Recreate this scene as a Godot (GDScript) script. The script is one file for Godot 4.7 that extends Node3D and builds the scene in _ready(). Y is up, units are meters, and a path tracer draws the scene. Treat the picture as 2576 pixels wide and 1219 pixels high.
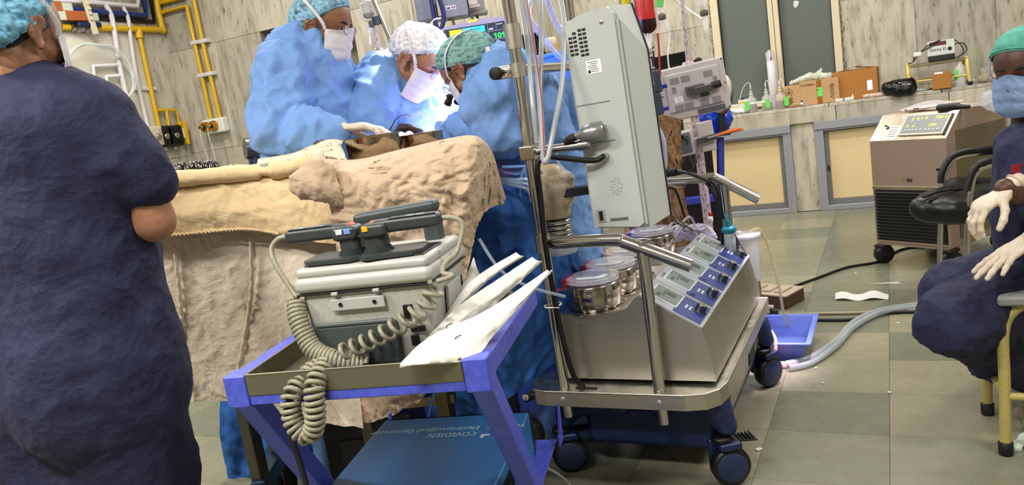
extends Node3D
# Operating theatre during surgery. Units are metres, y is up.

const CAM_F := 1950.0
var cam_basis: Basis
var cam_at := Vector3(0, 1.3, 0)
var forward: Vector3
var mats := {}
var noises := {}
var nz := FastNoiseLite.new()
var ridge := FastNoiseLite.new()
var rng := RandomNumberGenerator.new()
var panel := FastNoiseLite.new()

func _ready():
	rng.seed = 11
	nz.seed = 3; nz.frequency = 1.0; nz.noise_type = FastNoiseLite.TYPE_SIMPLEX_SMOOTH; nz.fractal_octaves = 3
	ridge.seed = 8; ridge.frequency = 1.0; ridge.noise_type = FastNoiseLite.TYPE_SIMPLEX_SMOOTH; ridge.fractal_type = FastNoiseLite.FRACTAL_RIDGED; ridge.fractal_octaves = 2
	panel.seed = 5; panel.frequency = 1.0; panel.noise_type = FastNoiseLite.TYPE_CELLULAR; panel.cellular_return_type = FastNoiseLite.RETURN_DISTANCE2_SUB
	cam_basis = Basis(Vector3.UP, deg_to_rad(27.0)) * Basis(Vector3.RIGHT, deg_to_rad(-10.0)) * Basis(Vector3.BACK, deg_to_rad(-8.7))
	forward = Basis(Vector3.UP, deg_to_rad(27.0)) * Vector3.FORWARD
	var cam := Camera3D.new(); cam.name = "camera"
	cam.fov = rad_to_deg(2.0 * atan(609.5 / CAM_F)); cam.near = 0.05
	cam.transform = Transform3D(cam_basis, cam_at); add_child(cam); cam.current = true
	var we := WorldEnvironment.new(); we.name = "environment"
	var env := Environment.new()
	env.background_mode = Environment.BG_COLOR; env.background_color = Color(0.75, 0.8, 0.85)
	env.tonemap_mode = Environment.TONE_MAPPER_LINEAR; env.tonemap_exposure = 2.25
	env.sdfgi_enabled = true; env.ssao_enabled = true; env.ssil_enabled = true
	we.environment = env; add_child(we)
	ceiling_lights()
	surgical_lamps()
	room()
	left_wall_things()
	back_wall_things()
	counter_things()
	people()
	table_things()
	trolley_things()
	pump_things()
	mast_things()
	rear_equipment()
	right_things()
	floor_things()

# ---------- pixel rays of the photograph, used only to work out where things stand
func P(x: float, y: float, d: float) -> Vector3:      # d metres ahead of the lens
	var r := cam_basis * Vector3((x - 1288.0) / CAM_F, -(y - 609.5) / CAM_F, -1.0)
	return cam_at + r * (d / r.dot(forward))
func PH(x: float, y: float, h: float) -> Vector3:     # at height h
	var r := cam_basis * Vector3((x - 1288.0) / CAM_F, -(y - 609.5) / CAM_F, -1.0)
	return cam_at + r * ((h - cam_at.y) / r.y)
func PX(x: float, y: float, w: float) -> Vector3:
	var r := cam_basis * Vector3((x - 1288.0) / CAM_F, -(y - 609.5) / CAM_F, -1.0)
	return cam_at + r * ((w - cam_at.x) / r.x)
func PZ(x: float, y: float, w: float) -> Vector3:
	var r := cam_basis * Vector3((x - 1288.0) / CAM_F, -(y - 609.5) / CAM_F, -1.0)
	return cam_at + r * ((w - cam_at.z) / r.z)
func path(a: Array) -> Array:                          # [x, y, d] triples to points
	var o := []
	for q in a: o.append(P(q[0], q[1], q[2]))
	return o
func smooth(pts: Array, step := 5) -> Array:           # Catmull-Rom through the points
	var o := []
	for i in pts.size() - 1:
		var a: Vector3 = pts[max(i - 1, 0)]; var b: Vector3 = pts[i]; var c: Vector3 = pts[i + 1]; var d: Vector3 = pts[min(i + 2, pts.size() - 1)]
		for k in step:
			var t := float(k) / step
			o.append(b.cubic_interpolate(c, a, d, t))
	o.append(pts[-1])
	return o

# ---------- mesh collector
class MB:
	var v := PackedVector3Array()
	var n := PackedVector3Array()
	var ix := PackedInt32Array()
	func tri(a: int, b: int, c: int): ix.append(a); ix.append(b); ix.append(c)
	func add(p: Vector3, m: Vector3) -> int:
		v.append(p); n.append(m); return v.size() - 1
	func quad(a: Vector3, b: Vector3, c: Vector3, d: Vector3):
		var m := (b - a).cross(d - a).normalized()
		var i := add(a, m); add(b, m); add(c, m); add(d, m)
		tri(i, i + 1, i + 2); tri(i, i + 2, i + 3)
	func box(c: Vector3, s: Vector3, r := 0.0, b := Basis()):
		var h := s * 0.5
		if r <= 0.0:
			for ax in 3:
				for sg in [-1.0, 1.0]:
					var u := Vector3.ZERO; u[(ax + 1) % 3] = h[(ax + 1) % 3]
					var w := Vector3.ZERO; w[(ax + 2) % 3] = h[(ax + 2) % 3]
					var o := Vector3.ZERO; o[ax] = h[ax] * sg
					var m := Vector3.ZERO; m[ax] = sg
					var i := add(c + b * (o - u - w), b * m); add(c + b * (o + u - w), b * m); add(c + b * (o + u + w), b * m); add(c + b * (o - u + w), b * m)
					tri(i, i + 1, i + 2); tri(i, i + 2, i + 3)
			return
		r = min(r, min(h.x, min(h.y, h.z)) * 0.98)
		var e := h - Vector3.ONE * r
		for ax in 3:
			var k1 := (ax + 1) % 3; var k2 := (ax + 2) % 3
			for sg in [-1.0, 1.0]:
				var i0 := v.size()
				for p in [-h[k1], -e[k1], e[k1], h[k1]]:
					for q in [-h[k2], -e[k2], e[k2], h[k2]]:
						var o := Vector3.ZERO; o[ax] = h[ax] * sg; o[k1] = p; o[k2] = q
						var inn := o.clamp(-e, e)
						var m := (o - inn).normalized()
						add(c + b * (inn + m * r), b * m)
				for x in 3:
					for y in 3:
						var a := i0 + x * 4 + y
						tri(a, a + 1, a + 5); tri(a, a + 5, a + 4)
	func tube(p: Array, rad, seg := 8, caps := true, flat := 1.0, closed := false):
		# rad: a number or an array; flat squeezes the section across its binormal
		var cnt := p.size()
		var t0: Vector3 = (p[1] - p[0]).normalized()
		var nn: Vector3 = t0.cross(Vector3.UP if abs(t0.y) < 0.9 else Vector3.RIGHT).normalized()
		var base := v.size()
		for i in cnt:
			var t: Vector3
			if closed: t = (p[(i + 1) % cnt] - p[(i - 1 + cnt) % cnt]).normalized()
			elif i == 0: t = t0
			elif i == cnt - 1: t = (p[i] - p[i - 1]).normalized()
			else: t = (p[i + 1] - p[i - 1]).normalized()
			nn = (nn - t * nn.dot(t)).normalized()
			var bb := t.cross(nn)
			var r: float = rad[i] if rad is Array else rad
			for k in seg:
				var a := TAU * k / seg
				var m := nn * cos(a) + bb * sin(a) * flat
				add(p[i] + m * r, (nn * cos(a) * flat + bb * sin(a)).normalized())
		var rings := cnt if closed else cnt - 1
		for i in rings:
			for k in seg:
				var a := base + i * seg + k; var b := base + i * seg + (k + 1) % seg
				var c := base + ((i + 1) % cnt) * seg + k; var d := base + ((i + 1) % cnt) * seg + (k + 1) % seg
				tri(a, b, d); tri(a, d, c)
		if caps and not closed:
			for e in [0, cnt - 1]:
				var m: Vector3 = (p[0] - p[1]).normalized() if e == 0 else (p[e] - p[e - 1]).normalized()
				var ci := add(p[e], m)
				for k in seg: add(v[base + e * seg + k], m)
				for k in seg: tri(ci, ci + 1 + k, ci + 1 + (k + 1) % seg)
	func rod(a: Vector3, b: Vector3, r: float, r2 := -1.0, seg := 12): tube([a, b], [r, r if r2 < 0 else r2], seg)
	func lathe(prof: Array, seg := 20, xf := Transform3D(), arc := TAU):
		# prof: Vector2(radius, height); creases where the profile bends sharply
		for j in prof.size() - 1:
			var a: Vector2 = prof[j]; var b: Vector2 = prof[j + 1]
			var d := (b - a).normalized()
			if (b - a).length() < 1e-7: continue
			var na := Vector2(d.y, -d.x); var nb := na
			if j > 0:
				var dp: Vector2 = (a - prof[j - 1]).normalized()
				if dp.dot(d) > 0.6: na = (na + Vector2(dp.y, -dp.x)).normalized()
			if j < prof.size() - 2:
				var dn: Vector2 = (prof[j + 2] - b).normalized()
				if dn.dot(d) > 0.6: nb = (nb + Vector2(dn.y, -dn.x)).normalized()
			var i0 := v.size()
			for k in seg + 1:
				var t := arc * k / seg
				var cs := cos(t); var sn := sin(t)
				add(xf * Vector3(a.x * cs, a.y, a.x * sn), (xf.basis * Vector3(na.x * cs, na.y, na.x * sn)).normalized())
				add(xf * Vector3(b.x * cs, b.y, b.x * sn), (xf.basis * Vector3(nb.x * cs, nb.y, nb.x * sn)).normalized())
			for k in seg:
				var i := i0 + k * 2
				tri(i, i + 1, i + 3); tri(i, i + 3, i + 2)
	func cyl(c: Vector3, r: float, h: float, bev := 0.0, b := Basis(), seg := 20, r2 := -1.0):
		# upright from c, radius r at the foot and r2 at the top
		if r2 < 0: r2 = r
		lathe([Vector2(0, 0), Vector2(r - bev, 0), Vector2(r, bev), Vector2(r2, h - bev), Vector2(r2 - bev, h), Vector2(0, h)], seg, Transform3D(b, c))
	func ell(c: Vector3, r: Vector3, b := Basis(), seg := 14):
		var i0 := v.size(); var hs := seg / 2 + 1
		for i in hs + 1:
			var ph := PI * i / hs
			for k in seg + 1:
				var t := TAU * k / seg
				var m := Vector3(sin(ph) * cos(t), cos(ph), sin(ph) * sin(t))
				add(c + b * (m * r), (b * (m / r)).normalized())
		for i in hs:
			for k in seg:
				var a := i0 + i * (seg + 1) + k
				tri(a, a + 1, a + seg + 2); tri(a, a + seg + 2, a + seg + 1)
	func prism(poly: Array, depth: float, xf := Transform3D()):
		# outline in x, y; depth along z from -depth/2 to depth/2
		var pp := PackedVector2Array(poly)
		var tr := Geometry2D.triangulate_polygon(pp)
		for s in [-0.5, 0.5]:
			var i0 := v.size()
			for q in pp: add(xf * Vector3(q.x, q.y, depth * s), xf.basis * Vector3(0, 0, sign(s)))
			for t in tr.size() / 3: tri(i0 + tr[t * 3], i0 + tr[t * 3 + 1], i0 + tr[t * 3 + 2])
		var area := 0.0
		for k in pp.size(): area += pp[k].cross(pp[(k + 1) % pp.size()])
		var sg := 1.0 if area > 0 else -1.0
		for k in pp.size():
			var a := pp[k]; var b := pp[(k + 1) % pp.size()]
			var d := (b - a).normalized() * sg
			var m := (xf.basis * Vector3(d.y, -d.x, 0)).normalized()
			var i := add(xf * Vector3(a.x, a.y, -depth / 2), m); add(xf * Vector3(b.x, b.y, -depth / 2), m)
			add(xf * Vector3(b.x, b.y, depth / 2), m); add(xf * Vector3(a.x, a.y, depth / 2), m)
			tri(i, i + 1, i + 2); tri(i, i + 2, i + 3)
	func sheet(nu: int, nv: int, f: Callable, thick := 0.0):
		# surface f(u, v), u and v in 0..1; with thick a second skin and closed rims
		var p := PackedVector3Array(); p.resize((nu + 1) * (nv + 1))
		for i in nu + 1:
			for j in nv + 1: p[i * (nv + 1) + j] = f.call(float(i) / nu, float(j) / nv)
		var q := PackedVector3Array(); q.resize(p.size())
		for i in nu + 1:
			for j in nv + 1:
				var du := p[min(i + 1, nu) * (nv + 1) + j] - p[max(i - 1, 0) * (nv + 1) + j]
				var dv := p[i * (nv + 1) + min(j + 1, nv)] - p[i * (nv + 1) + max(j - 1, 0)]
				var m := du.cross(dv)
				q[i * (nv + 1) + j] = m.normalized() if m.length() > 1e-12 else Vector3.UP
		for sd in ([0] if thick <= 0.0 else [0, 1]):
			var i0 := v.size()
			for k in p.size(): add(p[k] - (q[k] * thick if sd == 1 else Vector3.ZERO), q[k] * (-1.0 if sd == 1 else 1.0))
			for i in nu:
				for j in nv:
					var a := i0 + i * (nv + 1) + j
					tri(a, a + 1, a + nv + 2); tri(a, a + nv + 2, a + nv + 1)
		if thick > 0.0:
			var rim := []
			for j in nv + 1: rim.append(j)
			for i in range(1, nu + 1): rim.append(i * (nv + 1) + nv)
			for j in range(nv - 1, -1, -1): rim.append(nu * (nv + 1) + j)
			for i in range(nu - 1, -1, -1): rim.append(i * (nv + 1))
			for k in rim.size() - 1:
				var a: Vector3 = p[rim[k]]; var b: Vector3 = p[rim[k + 1]]
				if a.distance_to(b) > 1e-6: quad(a, b, b - q[rim[k + 1]] * thick, a - q[rim[k]] * thick)
	func merge(o: MB, xf := Transform3D()):
		var i0 := v.size()
		for k in o.v.size(): add(xf * o.v[k], (xf.basis * o.n[k]).normalized())
		for k in o.ix: ix.append(i0 + k)
	func bend(f: Callable):                     # move every point; normals follow afterwards
		for k in v.size(): v[k] = f.call(v[k])
		renormal()
	func renormal():
		var m := PackedVector3Array(); m.resize(v.size())
		for t in ix.size() / 3:
			var a := ix[t * 3]; var b := ix[t * 3 + 1]; var c := ix[t * 3 + 2]
			var x := (v[b] - v[a]).cross(v[c] - v[a])
			if x.dot(n[a] + n[b] + n[c]) < 0: x = -x
			m[a] += x; m[b] += x; m[c] += x
		for k in v.size():
			if m[k].length_squared() > 1e-30: n[k] = m[k].normalized()
	func low() -> Vector3:
		var a := AABB(v[0], Vector3.ZERO)
		for p in v: a = a.expand(p)
		return Vector3(a.get_center().x, a.position.y, a.get_center().z)
	func mesh(off := Vector3.ZERO) -> ArrayMesh:
		for t in ix.size() / 3:
			var a := ix[t * 3]; var b := ix[t * 3 + 1]; var c := ix[t * 3 + 2]
			if (v[b] - v[a]).cross(v[c] - v[a]).dot(n[a] + n[b] + n[c]) > 0: ix[t * 3 + 1] = c; ix[t * 3 + 2] = b
		var arr := []; arr.resize(Mesh.ARRAY_MAX)
		var w := v
		if off != Vector3.ZERO:
			w = PackedVector3Array(); w.resize(v.size())
			for k in v.size(): w[k] = v[k] - off
		arr[Mesh.ARRAY_VERTEX] = w; arr[Mesh.ARRAY_NORMAL] = n; arr[Mesh.ARRAY_INDEX] = ix
		var m := ArrayMesh.new(); m.add_surface_from_arrays(Mesh.PRIMITIVE_TRIANGLES, arr)
		return m
	# --- implicit bodies: prims are [a, b, ra, rb, flat axis, flat factor, sign]
	func blob(prims: Array, cell: float, k: float, disp = null):
		var lo := Vector3.INF; var hi := -Vector3.INF
		for q in prims:
			var r: float = max(q[2], q[3])
			for e in [q[0], q[1]]:
				lo = lo.min(e - Vector3.ONE * r); hi = hi.max(e + Vector3.ONE * r)
		lo -= Vector3.ONE * (k + 3 * cell); hi += Vector3.ONE * (k + 3 * cell)
		var nx := int((hi.x - lo.x) / cell) + 2; var ny := int((hi.y - lo.y) / cell) + 2; var nzz := int((hi.z - lo.z) / cell) + 2
		var f := PackedFloat32Array(); f.resize(nx * ny * nzz); f.fill(1.0)
		for q in prims:
			var a: Vector3 = q[0]; var b: Vector3 = q[1]; var ra: float = q[2]; var rb: float = q[3]
			var axis: Vector3 = q[4] if q.size() > 4 and q[4] != null else Vector3.ZERO
			var sc: float = (1.0 / q[5] - 1.0) if q.size() > 5 else 0.0
			var sub: bool = q.size() > 6 and q[6] < 0
			var mg: float = maxf(ra, rb) + k + 2.0 * cell
			var l := ((a.min(b) - Vector3.ONE * mg - lo) / cell).floor(); var h := ((a.max(b) + Vector3.ONE * mg - lo) / cell).ceil()
			var x0 := maxi(int(l.x), 0); var x1 := mini(int(h.x), nx - 1); var y0 := maxi(int(l.y), 0); var y1 := mini(int(h.y), ny - 1); var z0 := maxi(int(l.z), 0); var z1 := mini(int(h.z), nzz - 1)
			var ba := b - a; var bb := ba.length_squared(); var inv := 1.0 / bb if bb > 1e-12 else 0.0
			var fl := sc != 0.0
			for x in range(x0, x1 + 1):
				for y in range(y0, y1 + 1):
					var row := (x * ny + y) * nzz
					for z in range(z0, z1 + 1):
						var pa := lo + Vector3(x, y, z) * cell - a
						var t := clampf(pa.dot(ba) * inv, 0.0, 1.0)
						var e := pa - ba * t
						if fl: e += axis * (e.dot(axis) * sc)
						var d := e.length() - (ra + (rb - ra) * t)
						var g := f[row + z]
						if sub:
							d = -d
							var hh := maxf(k - absf(d - g), 0.0)
							f[row + z] = maxf(d, g) + hh * hh * 0.25 / k
						elif d - g < k:
							var hh := maxf(k - absf(d - g), 0.0)
							f[row + z] = minf(d, g) - hh * hh * 0.25 / k
		var id := PackedInt32Array(); id.resize(f.size()); id.fill(-1)
		var base := v.size()
		var sx := ny * nzz; var sy := nzz
		var off := [0, 1, sy, sy + 1, sx, sx + 1, sx + sy, sx + sy + 1]
		var co := [Vector3(0, 0, 0), Vector3(0, 0, 1), Vector3(0, 1, 0), Vector3(0, 1, 1), Vector3(1, 0, 0), Vector3(1, 0, 1), Vector3(1, 1, 0), Vector3(1, 1, 1)]
		var eg := [[0, 1], [2, 3], [4, 5], [6, 7], [0, 2], [1, 3], [4, 6], [5, 7], [0, 4], [1, 5], [2, 6], [3, 7]]
		var lim := cell * 4.5
		for x in nx - 1:
			for y in ny - 1:
				for z in nzz - 1:
					var i := x * sx + y * sy + z
					if absf(f[i]) > lim: continue
					var neg := 0
					for o in off:
						if f[i + o] < 0.0: neg += 1
					if neg == 0 or neg == 8: continue
					var s := Vector3.ZERO; var c := 0
					for e in eg:
						var p: float = f[i + off[e[0]]]; var q: float = f[i + off[e[1]]]
						if (p < 0.0) != (q < 0.0):
							s += co[e[0]].lerp(co[e[1]], p / (p - q)); c += 1
					id[i] = v.size()
					var gx := f[i + sx] + f[i + sx + sy] + f[i + sx + 1] + f[i + sx + sy + 1] - f[i] - f[i + sy] - f[i + 1] - f[i + sy + 1]
					var gy := f[i + sy] + f[i + sx + sy] + f[i + sy + 1] + f[i + sx + sy + 1] - f[i] - f[i + sx] - f[i + 1] - f[i + sx + 1]
					var gz := f[i + 1] + f[i + sx + 1] + f[i + sy + 1] + f[i + sx + sy + 1] - f[i] - f[i + sx] - f[i + sy] - f[i + sx + sy]
					add(lo + (Vector3(x, y, z) + s / c) * cell, Vector3(gx, gy, gz).normalized())
		for x in range(1, nx - 1):
			for y in range(1, ny - 1):
				for z in range(1, nzz - 1):
					var i := x * sx + y * sy + z
					if absf(f[i]) > lim: continue
					var s0 := f[i] < 0.0
					if s0 != (f[i + sx] < 0.0): _q(id[i], id[i - sy], id[i - sy - 1], id[i - 1])
					if s0 != (f[i + sy] < 0.0): _q(id[i], id[i - sx], id[i - sx - 1], id[i - 1])
					if s0 != (f[i + 1] < 0.0): _q(id[i], id[i - sx], id[i - sx - sy], id[i - sy])
		if disp != null:
			for q in range(base, v.size()): v[q] += n[q] * disp.call(v[q], n[q])
		renormal()
	func _q(a: int, b: int, c: int, d: int):
		if a < 0 or b < 0 or c < 0 or d < 0: return
		tri(a, b, c); tri(a, c, d)

# ---------- nodes
func tag(o: Node, label := "", category := "", group := "", kind := ""):
	if label: o.set_meta("label", label)
	if category: o.set_meta("category", category)
	if group: o.set_meta("group", group)
	if kind: o.set_meta("kind", kind)
func thing(called: String, label: String, category: String, at := Vector3.ZERO, turn := 0.0, group := "") -> Node3D:
	var o := Node3D.new(); o.name = called; add_child(o, true)
	o.position = at; o.rotation_degrees.y = turn; tag(o, label, category, group)
	return o
func part(to: Node, called: String, m: MB, mt: Material, label := "") -> MeshInstance3D:
	var o := MeshInstance3D.new(); o.name = called; o.mesh = m.mesh(); o.material_override = mt
	to.add_child(o, true)
	if label: o.set_meta("label", label)
	return o
func again(to: Node, called: String, ms: Mesh, mt: Material, xf := Transform3D()) -> MeshInstance3D:
	var o := MeshInstance3D.new(); o.name = called; o.mesh = ms; o.material_override = mt; o.transform = xf
	to.add_child(o, true)
	return o
func solo(called: String, label: String, category: String, m: MB, mt: Material, group := "") -> MeshInstance3D:
	var b := m.low()
	var o := MeshInstance3D.new(); o.name = called; o.mesh = m.mesh(b); o.material_override = mt; o.position = b
	add_child(o, true); tag(o, label, category, group)
	return o
func struct(called: String, m: MB, mt: Material, to: Node = null) -> MeshInstance3D:
	var o := part(to if to else self, called, m, mt)
	if to == null: o.set_meta("kind", "structure")
	return o
func settle(t: Node3D):                               # put the root of a thing built in world axes at its base
	var a := AABB(); var first := true
	for c in t.find_children("*", "MeshInstance3D", true, false):
		var p: Node = c; var xf := Transform3D()
		while p != t: xf = p.transform * xf; p = p.get_parent()
		var q: AABB = xf * c.mesh.get_aabb()
		a = q if first else a.merge(q); first = false
	var b := Vector3(a.get_center().x, a.position.y, a.get_center().z)
	t.position += t.basis * b
	for c in t.get_children(): c.position -= b
func words(to: Node, called: String, s: String, h: float, xf: Transform3D, mt: Material, bold := false, deep := 0.0006) -> MeshInstance3D:
	var tm := TextMesh.new(); tm.text = s; tm.font_size = 32; tm.pixel_size = h / 23.0; tm.depth = deep
	var sf := SystemFont.new(); sf.font_names = PackedStringArray(["Droid Sans"]); sf.font_weight = 700 if bold else 400
	tm.font = sf
	var o := MeshInstance3D.new(); o.name = called; o.mesh = tm; o.material_override = mt; o.transform = xf
	to.add_child(o, true)
	return o

# ---------- materials
func tex(key: String, freq: float, ramp: Array, oct := 4, kind := FastNoiseLite.TYPE_SIMPLEX_SMOOTH, size := 512, bump := 0.0, ridged := false, alpha := false) -> Texture2D:
	if noises.has(key): return noises[key]
	var f := FastNoiseLite.new(); f.seed = key.hash() % 1000; f.frequency = freq; f.noise_type = kind; f.fractal_octaves = oct
	if ridged: f.fractal_type = FastNoiseLite.FRACTAL_RIDGED
	var t := NoiseTexture2D.new(); t.width = size; t.height = size; t.seamless = true; t.noise = f; t.generate_mipmaps = false
	if bump > 0: t.as_normal_map = true; t.bump_strength = bump
	if ramp.size():
		var g := Gradient.new(); var of := PackedFloat32Array(); var cs := PackedColorArray()
		for r in ramp: of.append(r[0]); cs.append(r[1])
		g.offsets = of; g.colors = cs; t.color_ramp = g
	noises[key] = t
	return t
func C3(x: float, y: float, z: float, a := 1.0) -> Color: return Color(x, y, z, a)
func plain(key: String, c: Color, rough := 0.5, metal := 0.0) -> StandardMaterial3D:
	if mats.has(key): return mats[key]
	var m := StandardMaterial3D.new(); m.resource_name = key
	m.albedo_color = c; m.roughness = rough; m.metallic = metal
	m.cull_mode = BaseMaterial3D.CULL_DISABLED
	mats[key] = m
	return m
func mottled(key: String, a: Color, b: Color, rough := 0.5, metal := 0.0, scale := Vector3.ONE, freq := 0.02, world := false) -> StandardMaterial3D:
	if mats.has(key): return mats[key]
	var m := plain(key, Color.WHITE, rough, metal)
	m.albedo_texture = tex("mott_" + key, freq, [[0.25, a], [0.75, b]], 4, FastNoiseLite.TYPE_SIMPLEX_SMOOTH, 256)
	m.uv1_triplanar = true; m.uv1_world_triplanar = world; m.uv1_scale = scale
	return m
func cloth(key: String, c: Color, amount := 0.5, scale := 3.0, vary := 0.06, sheen := 0.15) -> StandardMaterial3D:
	if mats.has(key): return mats[key]
	var m := mottled(key, c.darkened(vary), c.lightened(vary), 0.85, 0.0, Vector3.ONE * scale, 0.015)
	m.heightmap_enabled = false
	m.normal_enabled = true; m.normal_scale = amount
	m.normal_texture = tex("crease", 0.012, [], 4, FastNoiseLite.TYPE_SIMPLEX_SMOOTH, 512, 14.0, true)
	m.rim_enabled = sheen > 0; m.rim = sheen; m.rim_tint = 0.6
	return m
func crisp(key: String, c: Color, amount := 0.5, scale := 1.3, vary := 0.03) -> StandardMaterial3D:
	# stiff nonwoven cloth: flat facets between sharp creases
	if mats.has(key): return mats[key]
	var m := cloth(key, c, amount, scale, vary, 0.0)
	if not noises.has("facets"):
		var f := FastNoiseLite.new(); f.seed = 77; f.frequency = 0.011; f.noise_type = FastNoiseLite.TYPE_CELLULAR; f.cellular_return_type = FastNoiseLite.RETURN_DISTANCE2_SUB; f.fractal_octaves = 2; f.fractal_gain = 0.4
		f.domain_warp_enabled = true; f.domain_warp_amplitude = 26.0; f.domain_warp_frequency = 0.008
		var t := NoiseTexture2D.new(); t.width = 512; t.height = 512; t.seamless = true; t.noise = f; t.generate_mipmaps = false; t.as_normal_map = true; t.bump_strength = 16.0
		noises["facets"] = t
	m.normal_texture = noises["facets"]
	return m
func glassy(key: String, c: Color, alpha: float, rough := 0.05) -> StandardMaterial3D:
	if mats.has(key): return mats[key]
	var m := plain(key, Color(c.r, c.g, c.b, alpha), rough)
	m.transparency = BaseMaterial3D.TRANSPARENCY_ALPHA
	return m
func glow(key: String, c: Color, e: float) -> StandardMaterial3D:
	if mats.has(key): return mats[key]
	var m := plain(key, c, 0.6)
	m.emission_enabled = true; m.emission = c; m.emission_energy_multiplier = e
	return m
func steel(key := "steel", c := Color(0.72, 0.7, 0.66), rough := 0.28) -> StandardMaterial3D:
	if mats.has(key): return mats[key]
	var m := plain(key, c, rough, 1.0)
	m.roughness_texture = tex("brush_" + key, 0.03, [[0.2, Color(0.75, 0.75, 0.75)], [0.8, Color.WHITE]], 3, FastNoiseLite.TYPE_SIMPLEX_SMOOTH, 256)
	m.uv1_triplanar = true; m.uv1_scale = Vector3(2, 40, 2)
	return m
func XF(p: Vector3, b := Basis()) -> Transform3D: return Transform3D(b, p)
func frame(x: Vector3, y: Vector3) -> Basis:             # right-handed axes with x along x and y as near y as it can be
	x = x.normalized(); var z := x.cross(y).normalized()
	return Basis(x, z.cross(x), z)
func yup(y: Vector3) -> Basis:                           # axes whose y runs along y
	y = y.normalized(); var x := y.cross(Vector3.BACK if absf(y.z) < 0.9 else Vector3.RIGHT).normalized()
	return Basis(x, y, x.cross(y))

# ---------- light
func ceiling_lights():
	var spots := [Vector2(-4.3, -3.4), Vector2(-2.2, -3.6), Vector2(-0.2, -5.6), Vector2(-2.4, -6.2), Vector2(1.6, -4.6), Vector2(-2.8, 0.3), Vector2(-0.9, 0.5), Vector2(1.4, -1.6)]
	var body := MB.new(); body.box(Vector3(0, 0.03, 0), Vector3(1.24, 0.06, 0.34), 0.01)
	var pane := MB.new(); pane.box(Vector3(0, -0.006, 0), Vector3(1.16, 0.01, 0.26), 0.003)
	var bm := body.mesh(); var pm := pane.mesh()
	var over := ["the gas pipes and the rear wall's recess", "the operating table", "the rear counter's middle", "the rear wall's left corner step", "the heater-cooler", "the nurse", "the camera side of the trolley", "the seated man"]
	for i in spots.size():
		var t := thing("ceiling_light", "white ceiling panel light above %s" % over[i], "light", Vector3(spots[i].x, 3.238, spots[i].y), 0.0, "ceiling panel lights")
		again(t, "housing", bm, plain("lamp_white", Color(0.85, 0.85, 0.83), 0.5))
		again(t, "diffuser", pm, glow("lamp_glow", Color(1.0, 0.97, 0.92), 2.0))
		var l := AreaLight3D.new(); l.name = "panel_glow"
		l.area_size = Vector2(1.16, 0.26); l.light_color = Color(1.0, 0.985, 0.955); l.light_energy = 5.0 if i in [5, 6] else 2.5
		l.area_range = 14.0
		l.shadow_enabled = true
		l.position = Vector3(0, -0.016, 0); l.rotation_degrees.x = -90
		t.add_child(l)
func surgical_lamps():
	lamp_head(Vector3(-1.45, 2.4, -3.25), Vector3(-1.54, 1.32, -2.66), 46.0, 15.0, "the three surgeons")
	lamp_head(Vector3(-0.05, 2.5, -3.25), Vector3(-0.62, 0.02, -3.38), 10.0, 7.0, "the blue floor tray")
func lamp_head(at: Vector3, to: Vector3, power: float, cone: float, where: String):
	var t := thing("surgical_lamp", "round surgical lamp head on a ceiling arm above %s" % where, "lamp", at, 0.0, "surgical lamps")
	var d := (to - at).normalized()
	var b := yup(-d)
	var m := MB.new(); m.lathe([Vector2(0, 0.13), Vector2(0.1, 0.12), Vector2(0.24, 0.05), Vector2(0.27, 0.0), Vector2(0.265, -0.02), Vector2(0.25, -0.02), Vector2(0.25, -0.005), Vector2(0, -0.005)], 32, XF(Vector3.ZERO, b))
	part(t, "dome", m, plain("lamp_white", Color.WHITE))
	m = MB.new(); m.lathe([Vector2(0, -0.012), Vector2(0.24, -0.012), Vector2(0.24, -0.006), Vector2(0, -0.006)], 28, XF(Vector3.ZERO, b))
	part(t, "lens", m, glow("surgical_glow", Color(1, 0.97, 0.95), 2.0))
	m = MB.new(); m.tube(smooth([Vector3(0, 0.1, 0), Vector3(0, 0.3, -0.05), Vector3(0.0, 3.3 - at.y, -0.35)], 6), 0.022, 10)
	part(t, "arm", m, plain("lamp_white", Color.WHITE))
	var l := SpotLight3D.new(); l.name = "beam"; l.light_color = Color(1.0, 0.9, 0.99); l.light_energy = power
	l.spot_range = 8.0; l.spot_angle = cone; l.spot_angle_attenuation = 0.7; l.light_size = 0.12; l.shadow_enabled = true; l.spot_attenuation = 2.0
	t.add_child(l); l.position = d * 0.03
	l.basis = Basis.looking_at(d, Vector3.BACK if absf(d.y) > 0.9 else Vector3.UP)

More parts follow.
